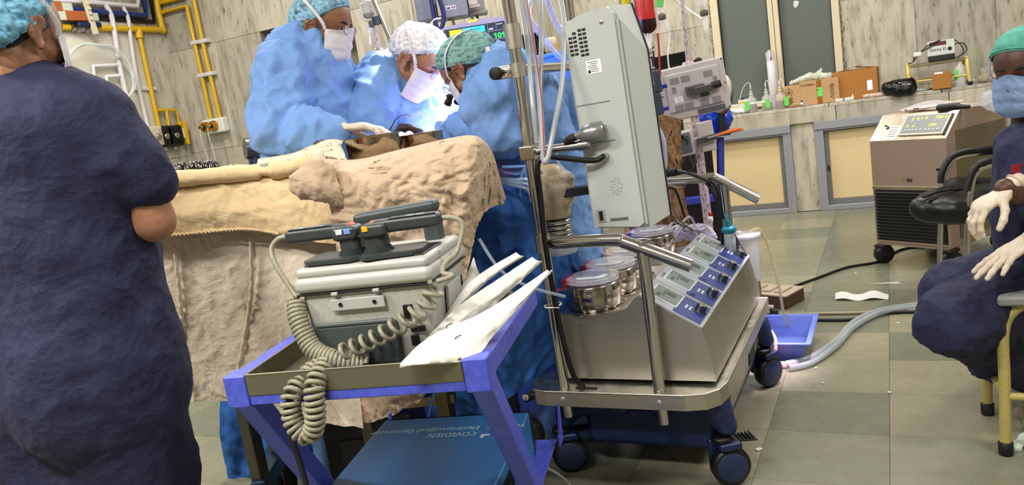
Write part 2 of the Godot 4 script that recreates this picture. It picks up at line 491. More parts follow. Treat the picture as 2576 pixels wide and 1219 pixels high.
# ---------- room shell
const XL := -5.57
const ZA := -5.0
const XS := -3.06
const ZB := -7.65
const XR := 3.2
const ZF := 2.6
const CEIL := 3.3
func marble(key: String, tint: Color) -> StandardMaterial3D:
	if mats.has(key): return mats[key]
	var m := plain(key, tint, 0.42)
	m.albedo_texture = tex("marble", 0.02, [[0.0, Color(0.74, 0.73, 0.7)], [0.3, Color(0.86, 0.85, 0.81)], [0.5, Color(0.95, 0.94, 0.9)], [1.0, Color(1, 0.99, 0.96)]], 5, FastNoiseLite.TYPE_SIMPLEX_SMOOTH, 512)
	m.uv1_triplanar = true; m.uv1_world_triplanar = true; m.uv1_scale = Vector3(1.1, 0.2, 1.1)
	m.detail_enabled = true; m.detail_blend_mode = BaseMaterial3D.BLEND_MODE_MUL
	m.detail_albedo = tex("marble_spots", 0.03, [[0.0, Color(0.6, 0.6, 0.6)], [0.1, Color(0.74, 0.735, 0.73)], [0.24, Color(0.965, 0.96, 0.955)], [0.45, Color.WHITE]], 3, FastNoiseLite.TYPE_SIMPLEX_SMOOTH, 512)
	m.detail_uv_layer = BaseMaterial3D.DETAIL_UV_2
	m.uv2_triplanar = true; m.uv2_world_triplanar = true; m.uv2_scale = Vector3(1.5, 0.42, 1.5); m.uv2_offset = Vector3(0.3, 0.1, 0.2)
	return m
func slabs(to: Node, axis: int, at: float, us: Array, vs: Array, skip: Array, into: float):
	# marble facing: slabs between the joints us (along the wall) and vs (up); skip: rects [u0, v0, u1, v1] left open
	var tones := [Color(0.74, 0.72, 0.68), Color(0.7, 0.685, 0.65), Color(0.77, 0.75, 0.71)]
	for i in us.size() - 1:
		for j in vs.size() - 1:
			var gone := false
			for s in skip:
				if us[i] >= s[0] - 0.001 and us[i + 1] <= s[2] + 0.001 and vs[j] >= s[1] - 0.001 and vs[j + 1] <= s[3] + 0.001: gone = true
			if gone: continue
			var c := Vector3.ZERO; var s := Vector3.ZERO
			var ua := 2 if axis == 0 else 0
			c[axis] = at + into * (0.011 + 0.0015 * ((i * 7 + j * 3) % 3)) * 0.5; s[axis] = 0.011 + 0.0015 * ((i * 7 + j * 3) % 3)
			c[ua] = (us[i] + us[i + 1]) * 0.5; s[ua] = us[i + 1] - us[i] - 0.003
			c.y = (vs[j] + vs[j + 1]) * 0.5; s.y = vs[j + 1] - vs[j] - 0.003
			var m := MB.new(); m.box(c, s)
			part(to, "slab", m, marble("marble_%d" % ((i * 5 + j * 2) % 3), tones[(i * 5 + j * 2) % 3]))
func room():
	var grout := plain("grout", Color(0.5, 0.48, 0.44), 0.9)
	# floor of laid tiles
	var m := MB.new(); m.box(Vector3((XL + XR) / 2, -0.06, (ZB + ZF) / 2), Vector3(XR - XL + 0.4, 0.112, ZF - ZB + 0.4))
	var fl := struct("floor", m, plain("floor_joint", Color(0.2, 0.21, 0.18), 0.8))
	var tones := [Color(0.51, 0.505, 0.42), Color(0.475, 0.475, 0.4), Color(0.54, 0.525, 0.44), Color(0.43, 0.44, 0.37), Color(0.5, 0.5, 0.425)]
	var fm := []
	for k in tones.size():
		var f := mottled("tile_%d" % k, tones[k].darkened(0.02), tones[k].lightened(0.02), 0.3, 0.0, Vector3.ONE * 1.7, 0.03, true)
		f.roughness_texture = tex("floor_scuff", 0.02, [[0.2, Color(0.85, 0.85, 0.85)], [0.8, Color(1, 1, 1)]], 4, FastNoiseLite.TYPE_SIMPLEX_SMOOTH, 256)
		f.metallic_specular = 0.5
		fm.append(f)
	var tm := MB.new(); tm.box(Vector3(0, -0.002, 0), Vector3(0.3985, 0.004, 0.3635)); var ms := tm.mesh()
	var fixed := {Vector2i(0, 0): 2, Vector2i(0, -1): 3, Vector2i(-1, -1): 2, Vector2i(-1, 0): 0, Vector2i(-1, 1): 3, Vector2i(0, 1): 2, Vector2i(0, 2): 4, Vector2i(-1, 2): 1, Vector2i(-1, 3): 4, Vector2i(0, 3): 1}
	var rest := MB.new()
	for i in range(-14, 8):
		for j in range(-12, 16):
			var c := Vector3(-0.07 + 0.4 * (i + 0.5), 0, -3.47 + 0.365 * (j + 0.5))
			if c.x < XL or c.x > XR or c.z < ZB + 0.5 or c.z > ZF: continue
			var q := Vector2i(i, j)
			var k: int = fixed[q] if fixed.has(q) else absi((i * 73 + j * 151 + i * j * 31) % 5)
			var rel := c - cam_at; var dd := rel.dot(forward)
			var lat := absf(rel.dot(forward.cross(Vector3.UP)))
			if dd > 1.2 and lat < dd * 0.75 + 0.35 and c.x > -3.4: again(fl, "tile", ms, fm[k], XF(c))
			else: rest.box(c + Vector3(0, -0.002, 0), Vector3(0.3985, 0.004, 0.3635))
	tag(part(fl, "tile_field", rest, fm[1]), "", "", "", "stuff")
	# ceiling
	m = MB.new(); m.box(Vector3((XL + XR) / 2, CEIL + 0.06, (ZB + ZF) / 2), Vector3(XR - XL + 0.6, 0.12, ZF - ZB + 0.6))
	struct("ceiling", m, plain("ceiling_paint", Color(0.86, 0.85, 0.82), 0.9))
	# left wall
	m = MB.new(); m.box(Vector3(XL - 0.1, CEIL / 2, (ZA + ZF) / 2), Vector3(0.2, CEIL, ZF - ZA + 0.2))
	var w := struct("wall_left", m, grout)
	slabs(w, 0, XL, [-5.0, -4.15, -3.3, -2.45, -1.6, -0.75, 0.3, 1.4, 2.6], [0, 1.28, 2.56, 3.3], [], 1)
	# wall behind the surgeons, with its recess, and the step back at its end
	m = MB.new()
	m.box(Vector3((XL - 0.1 - 4.51) / 2, CEIL / 2, ZA - 0.3), Vector3(4.51 * -1 - (XL - 0.1), CEIL, 0.6))
	m.box(Vector3((-3.6 + XS) / 2, CEIL / 2, ZA - 0.3), Vector3(XS + 3.6, CEIL, 0.6))
	m.box(Vector3(-4.055, 0.65, ZA - 0.3), Vector3(0.91, 1.3, 0.6)); m.box(Vector3(-4.055, (2.17 + CEIL) / 2, ZA - 0.3), Vector3(0.91, CEIL - 2.17, 0.6))
	m.box(Vector3(-4.055, 1.735, ZA - 0.5), Vector3(0.91, 0.87, 0.2))
	w = struct("wall_back_left", m, marble("marble_dim", Color(0.6, 0.58, 0.53)))
	slabs(w, 2, ZA, [XL, -5.0, -4.51, -3.6, XS], [0, 1.3, 2.17, 3.3], [[-4.51, 1.3, -3.6, 2.17]], 1)
	m = MB.new(); m.box(Vector3(XS - 0.1, CEIL / 2, (ZA - 0.6 + ZB) / 2), Vector3(0.2, CEIL, ZA - 0.6 - ZB))
	w = struct("wall_step", m, grout)
	slabs(w, 0, XS, [-7.65, -6.8, -5.9, -5.0], [0, 1.28, 2.3, 3.3], [], 1)
	# back wall with window
	var x0 := -1.46; var x1 := -0.36; var y0 := 0.94; var y1 := 2.5
	m = MB.new()
	m.box(Vector3((XS - 0.2 + x0) / 2, CEIL / 2, ZB - 0.12), Vector3(x0 - XS + 0.2, CEIL, 0.24)); m.box(Vector3((x1 + XR + 0.2) / 2, CEIL / 2, ZB - 0.12), Vector3(XR + 0.2 - x1, CEIL, 0.24))
	m.box(Vector3((x0 + x1) / 2, y0 / 2, ZB - 0.12), Vector3(x1 - x0, y0, 0.24)); m.box(Vector3((x0 + x1) / 2, (y1 + CEIL) / 2, ZB - 0.12), Vector3(x1 - x0, CEIL - y1, 0.24))
	w = struct("wall_back", m, grout)
	slabs(w, 2, ZB, [XS, -2.3, x0, x1, 0.22, 0.8, 1.4, 2.0, 2.6, XR], [0, 0.94, 1.75, 2.5, 3.3], [[x0, y0, x1, y1]], 1)
	# window: cream frame, two grey panes, rough putty along its right edge
	var cream := plain("cream_frame", Color(0.82, 0.77, 0.66), 0.5)
	m = MB.new()
	m.box(Vector3(x0 + 0.035, (y0 + y1) / 2, ZB + 0.005), Vector3(0.07, y1 - y0, 0.09), 0.006); m.box(Vector3(x1 - 0.032, (y0 + y1) / 2, ZB + 0.005), Vector3(0.064, y1 - y0, 0.09), 0.006)
	m.box(Vector3(-0.935, (y0 + y1) / 2, ZB + 0.0), Vector3(0.045, y1 - y0, 0.08), 0.006); m.box(Vector3(-0.885, (y0 + y1) / 2, ZB + 0.012), Vector3(0.045, y1 - y0, 0.08), 0.006)
	m.box(Vector3((x0 + x1) / 2, y0 + 0.012, ZB + 0.005), Vector3(x1 - x0, 0.04, 0.088), 0.005); m.box(Vector3((x0 + x1) / 2, y1 - 0.03, ZB + 0.005), Vector3(x1 - x0, 0.06, 0.088), 0.005)
	w = struct("window_1", m, cream)
	var grey := mottled("frosted_grey", Color(0.33, 0.36, 0.34), Color(0.37, 0.4, 0.385), 0.55, 0.0, Vector3.ONE * 3, 0.1)
	for q in [[x0 + 0.07, -0.957], [-0.863, x1 - 0.064]]:
		m = MB.new(); m.box(Vector3((q[0] + q[1]) / 2, (y0 + y1) / 2, ZB - 0.01), Vector3(q[1] - q[0], y1 - y0 - 0.08, 0.012)); part(w, "pane", m, grey)
		for x in [q[0] + 0.004, q[1] - 0.004]:
			m = MB.new(); m.box(Vector3(x, (y0 + y1) / 2, ZB + 0.004), Vector3(0.008, y1 - y0 - 0.08, 0.02)); part(w, "gasket", m, plain("rubber", Color(0.03, 0.03, 0.035), 0.6))
	m = MB.new(); m.prism([Vector2(-0.022, 0.03), Vector2(0.0, 0.034), Vector2(0.026, 0.02), Vector2(0.012, -0.016), Vector2(-0.012, -0.03), Vector2(-0.024, -0.008)], 0.003, XF(PZ(2003, 11, ZB - 0.003)))
	part(w, "paper_scrap", m, plain("paper", Color(0.82, 0.82, 0.8), 0.8))
	m = MB.new()
	for k in 26:
		var y := y0 + (y1 - y0) * k / 26.0 + 0.03
		m.ell(Vector3(x1 + 0.008 + 0.006 * sin(k * 2.3), y, ZB + 0.012), Vector3(0.012 + 0.006 * sin(k * 5.1), 0.034, 0.012), Basis(), 8)
		m.ell(Vector3(x0 - 0.008 + 0.006 * sin(k * 3.3), y, ZB + 0.012), Vector3(0.014 + 0.006 * sin(k * 4.1), 0.034, 0.012), Basis(), 8)
	part(w, "putty", m, mottled("putty", Color(0.3, 0.3, 0.3), Color(0.75, 0.72, 0.66), 0.9, 0.0, Vector3.ONE * 3, 0.06))
	# walls behind and to the right of the photographer
	m = MB.new(); m.box(Vector3(XR + 0.1, CEIL / 2, (ZB + ZF) / 2), Vector3(0.2, CEIL, ZF - ZB + 0.4)); struct("wall_right", m, marble("marble_1", Color.WHITE))
	m = MB.new(); m.box(Vector3((XL + XR) / 2, CEIL / 2, ZF + 0.1), Vector3(XR - XL + 0.4, CEIL, 0.2)); struct("wall_front", m, marble("marble_1", Color.WHITE))

# ---------- left wall: gas pipes and outlets
func left_wall_things():
	var yel := plain("pipe_yellow", Color(0.82, 0.65, 0.08), 0.4); var whi := plain("pipe_white", Color(0.82, 0.8, 0.82), 0.4); var blu := plain("pipe_blue", Color(0.1, 0.17, 0.42), 0.4); var blk := plain("pipe_black", Color(0.04, 0.04, 0.045), 0.5)
	var X := XL + 0.05
	var L := func(a: Array, off := 0.05) -> Array:
		var o := []
		for q in a: o.append(PX(q[0], q[1], XL + off))
		return o
	var m := MB.new(); m.tube(L.call([[-60, 62], [175, 69]]), 0.026); m.tube(L.call([[228, 70], [410, 75]]), 0.026)
	m.tube(L.call([[410, 76], [399, 32], [391, -20]]), 0.026); m.ell(PX(410, 76, X), Vector3.ONE * 0.03)
	m.tube(L.call([[348, 74], [351, 96]]), 0.032)
	m.tube(L.call([[351, 92], [381, 232], [402, 328]]), 0.019); m.tube(L.call([[396, 277], [441, 276], [452, 318]]), 0.014); m.tube(L.call([[418, 277], [426, 325]]), 0.014)
	var t := thing("gas_pipe", "thick yellow gas pipe along the left wall, with a branch down to the black outlets", "pipe")
	part(t, "pipe", m, yel)
	var cl := MB.new(); cl.box(PX(378, 223, XL + 0.03), Vector3(0.03, 0.03, 0.11), 0.006)
	part(t, "pipe_clip", cl, whi)
	var vb := MB.new(); vb.rod(PX(176, 68, X), PX(228, 70, X), 0.033); vb.rod(PX(190, 68, X), PX(196, 69, X), 0.042); vb.rod(PX(212, 69, X), PX(218, 70, X), 0.042)
	part(t, "valve", vb, steel())
	vb = MB.new(); vb.box(PX(225, 62, XL + 0.11), Vector3(0.03, 0.04, 0.2), 0.012); part(t, "valve_handle", vb, plain("handle_blue", Color(0.06, 0.09, 0.25), 0.5))
	settle(t)
	t = thing("gas_pipe", "yellow pipe pair on the rear wall running down to the white double outlet", "pipe")
	m = MB.new()
	var B := func(a: Array, off := 0.05) -> Array:
		var o := []
		for q in a: o.append(PZ(q[0], q[1], ZA + off))
		return o
	m.tube(B.call([[405, 32], [470, 15], [500, 155], [532, 304]]), 0.017); m.tube(B.call([[400, 8], [462, -8]]), 0.017); m.tube(B.call([[484, -20], [515, 130], [555, 302]]), 0.017)
	part(t, "pipe", m, yel)
	for q in [[494, 107], [514, 103], [511, 189], [531, 185]]:
		cl = MB.new(); cl.box(PZ(q[0], q[1], ZA + 0.04), Vector3(0.085, 0.032, 0.06), 0.006); part(t, "pipe_clip", cl, whi)
	settle(t)
	# white, blue and black pipes
	t = thing("gas_pipe", "white pipe with two long bends and ladder branches on the left wall", "pipe")
	m = MB.new(); m.tube(L.call([[-40, -8], [215, 5], [345, 16], [349, -20]], 0.06), 0.02)
	m.tube(smooth(L.call([[262, 8], [280, 40], [291, 100], [300, 162], [318, 240]], 0.06), 5), 0.021); m.tube(smooth(L.call([[306, 11], [322, 45], [329, 100], [343, 190], [372, 318], [384, 360]], 0.06), 5), 0.016)
	m.tube(L.call([[300, 163], [234, 167], [240, 210]], 0.06), 0.016); m.tube(L.call([[306, 190], [267, 193], [271, 212]], 0.06), 0.016)
	part(t, "pipe", m, whi)
	cl = MB.new(); cl.box(PX(351, 223, XL + 0.03), Vector3(0.03, 0.03, 0.13), 0.006); part(t, "pipe_clip", cl, whi); settle(t)
	m = MB.new(); m.tube(L.call([[-40, 16], [150, 22], [368, 40], [360, -20]]), 0.024); solo("gas_pipe", "dark blue pipe above the yellow one on the left wall", "pipe", m, blu)
	m = MB.new(); m.tube(L.call([[-40, 30], [110, 38], [388, 55], [376, -20]], 0.03), 0.018); solo("gas_pipe", "thin black pipe between the blue and yellow ones on the left wall", "pipe", m, blk)
	m = MB.new(); m.box(PX(222, 26, XL + 0.12), Vector3(0.012, 0.36, 0.05), 0.003, Basis(Vector3.RIGHT, 0.1))
	for y in [8, 22, 34, 48]: m.box(PX(221 + y * 0.2, y, XL + 0.13), Vector3(0.016, 0.02, 0.026), 0.004)
	solo("pipe_strap", "cream perforated strap hanging across the pipes on the left wall", "strap", m, plain("strap_cream", Color(0.78, 0.74, 0.64), 0.6))
	for q in [[125, 15, "orange and white valve tag on the blue pipe"], [192, 40, "orange and white valve tag on the black pipe, right of the grey valve"]]:
		t = thing("valve_tag", q[2], "tag")
		m = MB.new(); m.box(PX(q[0] - 34, q[1] - 1, XL + 0.1), Vector3(0.02, 0.07, 0.16), 0.006); m.box(PX(q[0] + 30, q[1] + 2, XL + 0.1), Vector3(0.02, 0.06, 0.17), 0.006); part(t, "sleeve", m, plain("tag_white", Color(0.72, 0.75, 0.7), 0.5))
		m = MB.new(); m.box(PX(q[0], q[1], XL + 0.1), Vector3(0.024, 0.075, 0.19), 0.008); part(t, "band", m, plain("tag_orange", Color(0.62, 0.33, 0.14), 0.6)); settle(t)
	# painted white patch behind the nurse
	m = MB.new(); m.box((PX(130, 84, XL + 0.017) + PX(258, 215, XL + 0.017)) / 2 + Vector3(0, -0.35, -0.1), Vector3(0.006, 1.35, 0.95))
	struct("trim_1", m, plain("white_patch", Color(0.8, 0.78, 0.72), 0.7))
	# coiled clear hose hanging on the ladder branches
	m = MB.new()
	var c := PX(250, 190, XL + 0.12); var ring := []
	for k in 100: ring.append(c + Vector3(0.015 * sin(k * 0.7) + 0.02 * k / 100.0, (0.24 + 0.012 * sin(k * 1.3)) * sin(k * TAU / 25), (0.3 + 0.014 * cos(k * 0.9)) * cos(k * TAU / 25)))
	m.tube(ring, 0.008, 6)
	solo("coiled_tube", "coil of clear tube hanging on the white pipe branches, left wall", "tube", m, glassy("clear_tube", Color(0.9, 0.92, 0.92), 0.35))
	# outlets: cream, two black, cream with yellow plate
	var defs := [[388, 345, 0.14, Color(0.78, 0.74, 0.63), "cream gas outlet box left of the two black ones, half behind the nurse"], [409, 344, 0.16, Color(0.03, 0.03, 0.03), "first black gas outlet box from the left under the yellow pipes"], [434, 342, 0.17, Color(0.03, 0.03, 0.03), "second black gas outlet box, beside the yellow-plated switch"]]
	for q in defs:
		t = thing("gas_outlet", q[4], "outlet")
		var p := PX(q[0], q[1], XL + 0.06)
		m = MB.new(); m.box(p, Vector3(0.09, 0.18, q[2]), 0.02); part(t, "body", m, plain("outlet_%.2f" % q[3].r, q[3], 0.35))
		m = MB.new(); m.cyl(p + Vector3(0.045, 0, 0), 0.025, 0.02, 0.004, Basis(Vector3.BACK, -PI / 2)); part(t, "knob", m, steel())
		m = MB.new(); m.cyl(p + Vector3(0, -0.12, 0), 0.02, 0.04, 0.004); part(t, "nozzle", m, steel()); settle(t)
	t = thing("wall_switch", "cream wall box with yellow plate and white rocker beside the black outlets", "switch")
	var p := PZ(460, 332, ZA + 0.05)
	m = MB.new(); m.box(p + Vector3(-0.05, 0, 0), Vector3(0.13, 0.19, 0.09), 0.01); part(t, "box", m, plain("cream_box", Color(0.78, 0.73, 0.62), 0.5))
	m = MB.new(); m.box(p + Vector3(0.045, -0.01, 0.04), Vector3(0.1, 0.2, 0.03), 0.008); part(t, "plate", m, yel)
	m = MB.new(); m.box(p + Vector3(0.05, -0.01, 0.058), Vector3(0.055, 0.09, 0.02), 0.006); part(t, "rocker", m, plain("lamp_white", Color.WHITE)); 
	m = MB.new(); m.box(p + Vector3(0.05, -0.005, 0.069), Vector3(0.014, 0.02, 0.004)); part(t, "indicator", m, blk); settle(t)
	t = thing("gas_outlet", "white double gas outlet with two brass rings under the yellow pipe pair", "outlet")
	p = PZ(543, 316, ZA + 0.045)
	m = MB.new(); m.box(p, Vector3(0.24, 0.125, 0.07), 0.015); part(t, "plate", m, plain("lamp_white", Color.WHITE))
	for s in [-0.07, 0.02]:
		m = MB.new(); m.lathe([Vector2(0.018, 0.02), Vector2(0.02, 0.034), Vector2(0.04, 0.034), Vector2(0.045, 0.0)], 20, XF(p + Vector3(s, 0, 0.035), Basis(Vector3.RIGHT, PI / 2))); part(t, "ring", m, plain("brass", Color(0.75, 0.55, 0.15), 0.3, 0.9))
		m = MB.new(); m.rod(p + Vector3(s, 0, 0.03), p + Vector3(s - 0.01, 0.004, 0.11), 0.012); part(t, "plug", m, steel())
		m = MB.new(); m.tube(smooth([p + Vector3(s - 0.01, 0, 0.1), p + Vector3(s - 0.02, -0.1, 0.1), p + Vector3(s - 0.03, -0.4, 0.06), p + Vector3(s - 0.03, -0.7, 0.05)], 5), 0.006, 6); part(t, "hose", m, glassy("clear_tube", Color.WHITE, 0.3))
	settle(t)
	# steel rail holder left of the first surgeon
	t = thing("rail_bracket", "grey steel cylinder on blue posts behind the instrument table, left of the first surgeon", "bracket")
	m = MB.new(); m.rod(P(616, 374, 3.7), P(672, 370, 3.75), 0.05, -1, 20); part(t, "cylinder", m, steel("dull_steel", Color(0.42, 0.41, 0.38), 0.45))
	for q in [628, 641, 652]:
		m = MB.new(); var top := P(q, 388, 3.7); m.rod(top, Vector3(top.x, 0.0, top.z), 0.011); part(t, "post", m, plain("post_blue", Color(0.2, 0.25, 0.38), 0.4, 0.4))
	settle(t)

# ---------- rear wall: counter and cabinets
func back_wall_things():
	var zc := -7.1
	var alu := plain("aluminium", Color(0.6, 0.61, 0.64), 0.45, 0.3); var lam := plain("cream_laminate", Color(0.85, 0.76, 0.58), 0.45)
	# worktop and apron of marble slabs
	var t := thing("counter", "long grey marble counter with a slab apron along the rear wall", "counter", Vector3(0, 0, 0))
	var edges := [-3.04, -2.0, -1.35, -0.47, 0.36, 1.2, 2.1, 3.1]
	for i in edges.size() - 1:
		var a: float = edges[i]; var b: float = edges[i + 1]
		var m := MB.new(); m.box(Vector3((a + b) / 2, 0.895, (zc + ZB) / 2 + 0.005 * (i % 2) + 0.01), Vector3(b - a - 0.004, 0.03, zc - ZB - 0.03), 0.006); part(t, "worktop_slab", m, marble("marble_%d" % (i % 3), Color.WHITE))
		m = MB.new(); m.box(Vector3((a + b) / 2 + 0.05, 0.825, zc - 0.012 + 0.004 * ((i * 2) % 3)), Vector3(b - a - 0.004, 0.11, 0.02), 0.003); part(t, "apron_slab", m, marble("marble_%d" % ((i + 1) % 3), Color.WHITE))
	for q in [[-0.79, -0.6], [-1.86, -1.74], [0.6, 0.78], [1.9, 2.1]]:
		var m := MB.new(); m.box(Vector3((q[0] + q[1]) / 2, 0.39, zc - 0.2), Vector3(q[1] - q[0], 0.775, 0.36), 0.004); part(t, "pier", m, marble("marble_2", Color.WHITE))
	var names := ["cream sliding cabinet door in an aluminium frame, left of the marble pier", "cream sliding cabinet door in an aluminium frame, between marble pier and steel heater unit", "cream cabinet door at the left end of the counter, behind the pump machine", "cream cabinet door at the right end of the counter, hidden by the steel unit"]
	var xs := [[-1.74, -0.79], [-0.6, 0.6], [-3.0, -1.86], [0.78, 1.9]]
	for i in 4:
		var a: float = xs[i][0]; var b: float = xs[i][1]
		var c := thing("cabinet", names[i], "cabinet", Vector3((a + b) / 2, 0, zc - 0.06))
		var w := b - a
		var m := MB.new()
		m.box(Vector3(-w / 2 + 0.035, 0.385, 0.03), Vector3(0.07, 0.77, 0.06), 0.004); m.box(Vector3(w / 2 - 0.035, 0.385, 0.03), Vector3(0.07, 0.77, 0.06), 0.004)
		m.box(Vector3(0, 0.735, 0.036), Vector3(w, 0.07, 0.07), 0.004); m.box(Vector3(0, 0.022, 0.034), Vector3(w - 0.13, 0.044, 0.06), 0.004); m.box(Vector3(0, 0.692, 0.03), Vector3(w - 0.13, 0.02, 0.05), 0.004)
		part(c, "frame", m, alu)
		m = MB.new(); m.box(Vector3(0, 0.383, -0.0), Vector3(w - 0.2, 0.58, 0.015)); var dr := part(c, "door", m, lam)
		m = MB.new()
		for s in [-1.0, 1.0]: m.box(Vector3(s * (w / 2 - 0.088), 0.38, 0.006), Vector3(0.036, 0.6, 0.03), 0.003)
		m.box(Vector3(0, 0.068, 0.006), Vector3(w - 0.14, 0.045, 0.028), 0.003)
		part(dr, "stile", m, plain("alu_dark", Color(0.48, 0.48, 0.48), 0.45, 0.3))
		m = MB.new(); m.box(Vector3(-w / 2 + 0.09, 0.36, 0.024), Vector3(0.014, 0.05, 0.012), 0.003); part(dr, "lock", m, plain("rubber", Color.BLACK))

# ---------- people
func face_basis(face: Vector3, up := Vector3.UP) -> Basis:
	var z := face.normalized(); var x := up.cross(z).normalized()
	return Basis(x, z.cross(x), z)
func hx(X: Transform3D, a: Array, both := false) -> Array:
	# [ax,ay,az, bx,by,bz, ra, rb, (flat axis index, factor)] in head axes
	var o := []
	for s in ([1.0, -1.0] if both else [1.0]):
		var q := [X * Vector3(a[0] * s, a[1], a[2]), X * Vector3(a[3] * s, a[4], a[5]), a[6], a[7]]
		if a.size() > 8: q.append(X.basis[a[8]].normalized()); q.append(a[9])
		o.append(q)
	return o
func head_blob(m: MB, X: Transform3D, neck: Vector3):
	var p := []
	p += hx(X, [0, .04, -.03, 0, .042, .018, .083, .08, 0, .92])
	p += hx(X, [0, .0, .03, 0, -.06, .038, .06, .046, 0, 1.0])
	p += hx(X, [.042, -.055, .0, .012, -.088, .062, .02, .019], true)
	p += hx(X, [0, -.088, .066, 0, -.088, .066, .02, .02])
	p += hx(X, [.038, -.022, .056, .04, -.03, .04, .024, .024], true)
	p += hx(X, [.012, .03, .083, .042, .03, .068, .011, .012], true)
	p += hx(X, [0, .018, .09, 0, -.026, .104, .008, .0105])
	p += hx(X, [.01, -.032, .096, .01, -.034, .094, .0085, .0085], true)
	p += hx(X, [.02, -.058, .084, 0, -.056, .09, .006, .0075], true); p += hx(X, [.016, -.068, .084, 0, -.069, .088, .006, .0075], true)
	p += hx(X, [.076, .012, -.012, .074, -.018, -.002, .017, .011, 0, .4], true)
	for k in 6:
		var a := -1.3 + k * 0.62; var b := a + 0.62
		p += hx(X, [.081 + .004 * cos(a), .006 + .027 * sin(a + .5), -.008 - .019 * cos(a + .5), .081 + .004 * cos(b), .006 + .027 * sin(b + .5), -.008 - .019 * cos(b + .5), .0048, .0048], true)
	p += hx(X, [.076, -.026, .0, .076, -.028, .0, .007, .007], true)
	p.append([X * Vector3(0, -.045, -.022), neck, .056, .062])
	m.blob(p, 0.0046, 0.011)
func eyes(to: Node, X: Transform3D):
	for s in [1.0, -1.0]:
		var m := MB.new(); m.ell(X * Vector3(.031 * s, .010, .071), Vector3(.0125, .0115, .0125), X.basis)
		var e := part(to, "eye", m, plain("eye_white", Color(0.8, 0.77, 0.74), 0.2))
		m = MB.new(); m.ell(X * Vector3(.031 * s, .008, .0795), Vector3(.0062, .0062, .0052), X.basis, 10); part(e, "iris", m, plain("iris", Color(0.05, 0.03, 0.02), 0.15))
		m = MB.new(); m.tube([X * Vector3(.014 * s, .029, .096), X * Vector3(.03 * s, .034, .091), X * Vector3(.05 * s, .028, .074)], [.004, .0052, .003], 6); part(to, "eyebrow", m, plain("hair_black", Color(0.03, 0.025, 0.025), 0.7))
		m = MB.new(); m.sheet(10, 4, func(u, v): return X * (Vector3(.031 * s, .010, .071) + Vector3(.0138 * sin((u - .5) * 2.6), .0128 * sin(1.25 - v * 1.0), .0138 * cos((u - .5) * 2.6) * cos((1.25 - v * 1.0) * .9))))
		part(to, "eyelid", m, to.get_meta("skin"))
func hair(to: Node, X: Transform3D, c := Color(0.025, 0.022, 0.022), low := 0.0):
	var m := MB.new()
	var B := X.basis * Basis(Vector3.RIGHT, -0.55)
	m.sheet(40, 16, func(u, v):
		var t: float = u * TAU; var ph: float = v * (1.75 + low)
		var w := 0.0015 * sin(t * 47.0 + ph * 9.0)
		return X.origin + X.basis * Vector3(0, .038, -.012) + B * Vector3(sin(ph) * cos(t) * (.082 + w), cos(ph) * (.09 + w), sin(ph) * sin(t) * (.1005 + w)))
	part(to, "hair", m, plain("hair_%s" % c.to_html(), c, 0.6))
func cap(to: Node, X: Transform3D, mt: Material, puff := 1.0, tilt := 0.62, reach := 1.72, seedv := 0.0, back := 0.0):
	# bouffant cap: pleats run to a gathered elastic rim
	var m := MB.new(); var B := X.basis * Basis(Vector3.RIGHT, -tilt)
	var f := func(u: float, v: float) -> Vector3:
		var t := u * TAU; var ph := maxf(v, 0.004) * reach
		var n1 := nz.get_noise_3d(cos(t) * 3.0 + seedv, sin(t) * 3.0, v * 2.5)
		var n2 := ridge.get_noise_3d(cos(t) * 5.0 + seedv, sin(t) * 5.0 + 4.0, v * 3.2)
		var pl := sin(t * 34.0 + n1 * 3.0) * smoothstep(0.5, 0.95, v)
		var r := 1.0 + puff * (0.05 * n1 + 0.045 * n2 + 0.02 * pl + 0.09 * sin(PI * v) * (0.5 - 0.5 * sin(t)))
		r += back * maxf(0.0, -sin(t)) * sin(PI * v)
		if v > 0.9: r -= puff * 0.12 * (v - 0.9) / 0.1
		if v > 0.97: r += 0.03 * sin(t * 40.0) * puff
		return X.origin + X.basis * Vector3(0, .036, -.008) + B * (Vector3(sin(ph) * cos(t) * .092, cos(ph) * .098, sin(ph) * sin(t) * .112) * r)
	m.sheet(110, 30, f, 0.001)
	part(to, "cap", m, mt)
	var ring := []
	for k in 60: ring.append(f.call(k / 60.0, 0.955))
	m = MB.new(); m.tube(ring, 0.003, 6, false, 1.0, true); part(to, "elastic", m, mt)
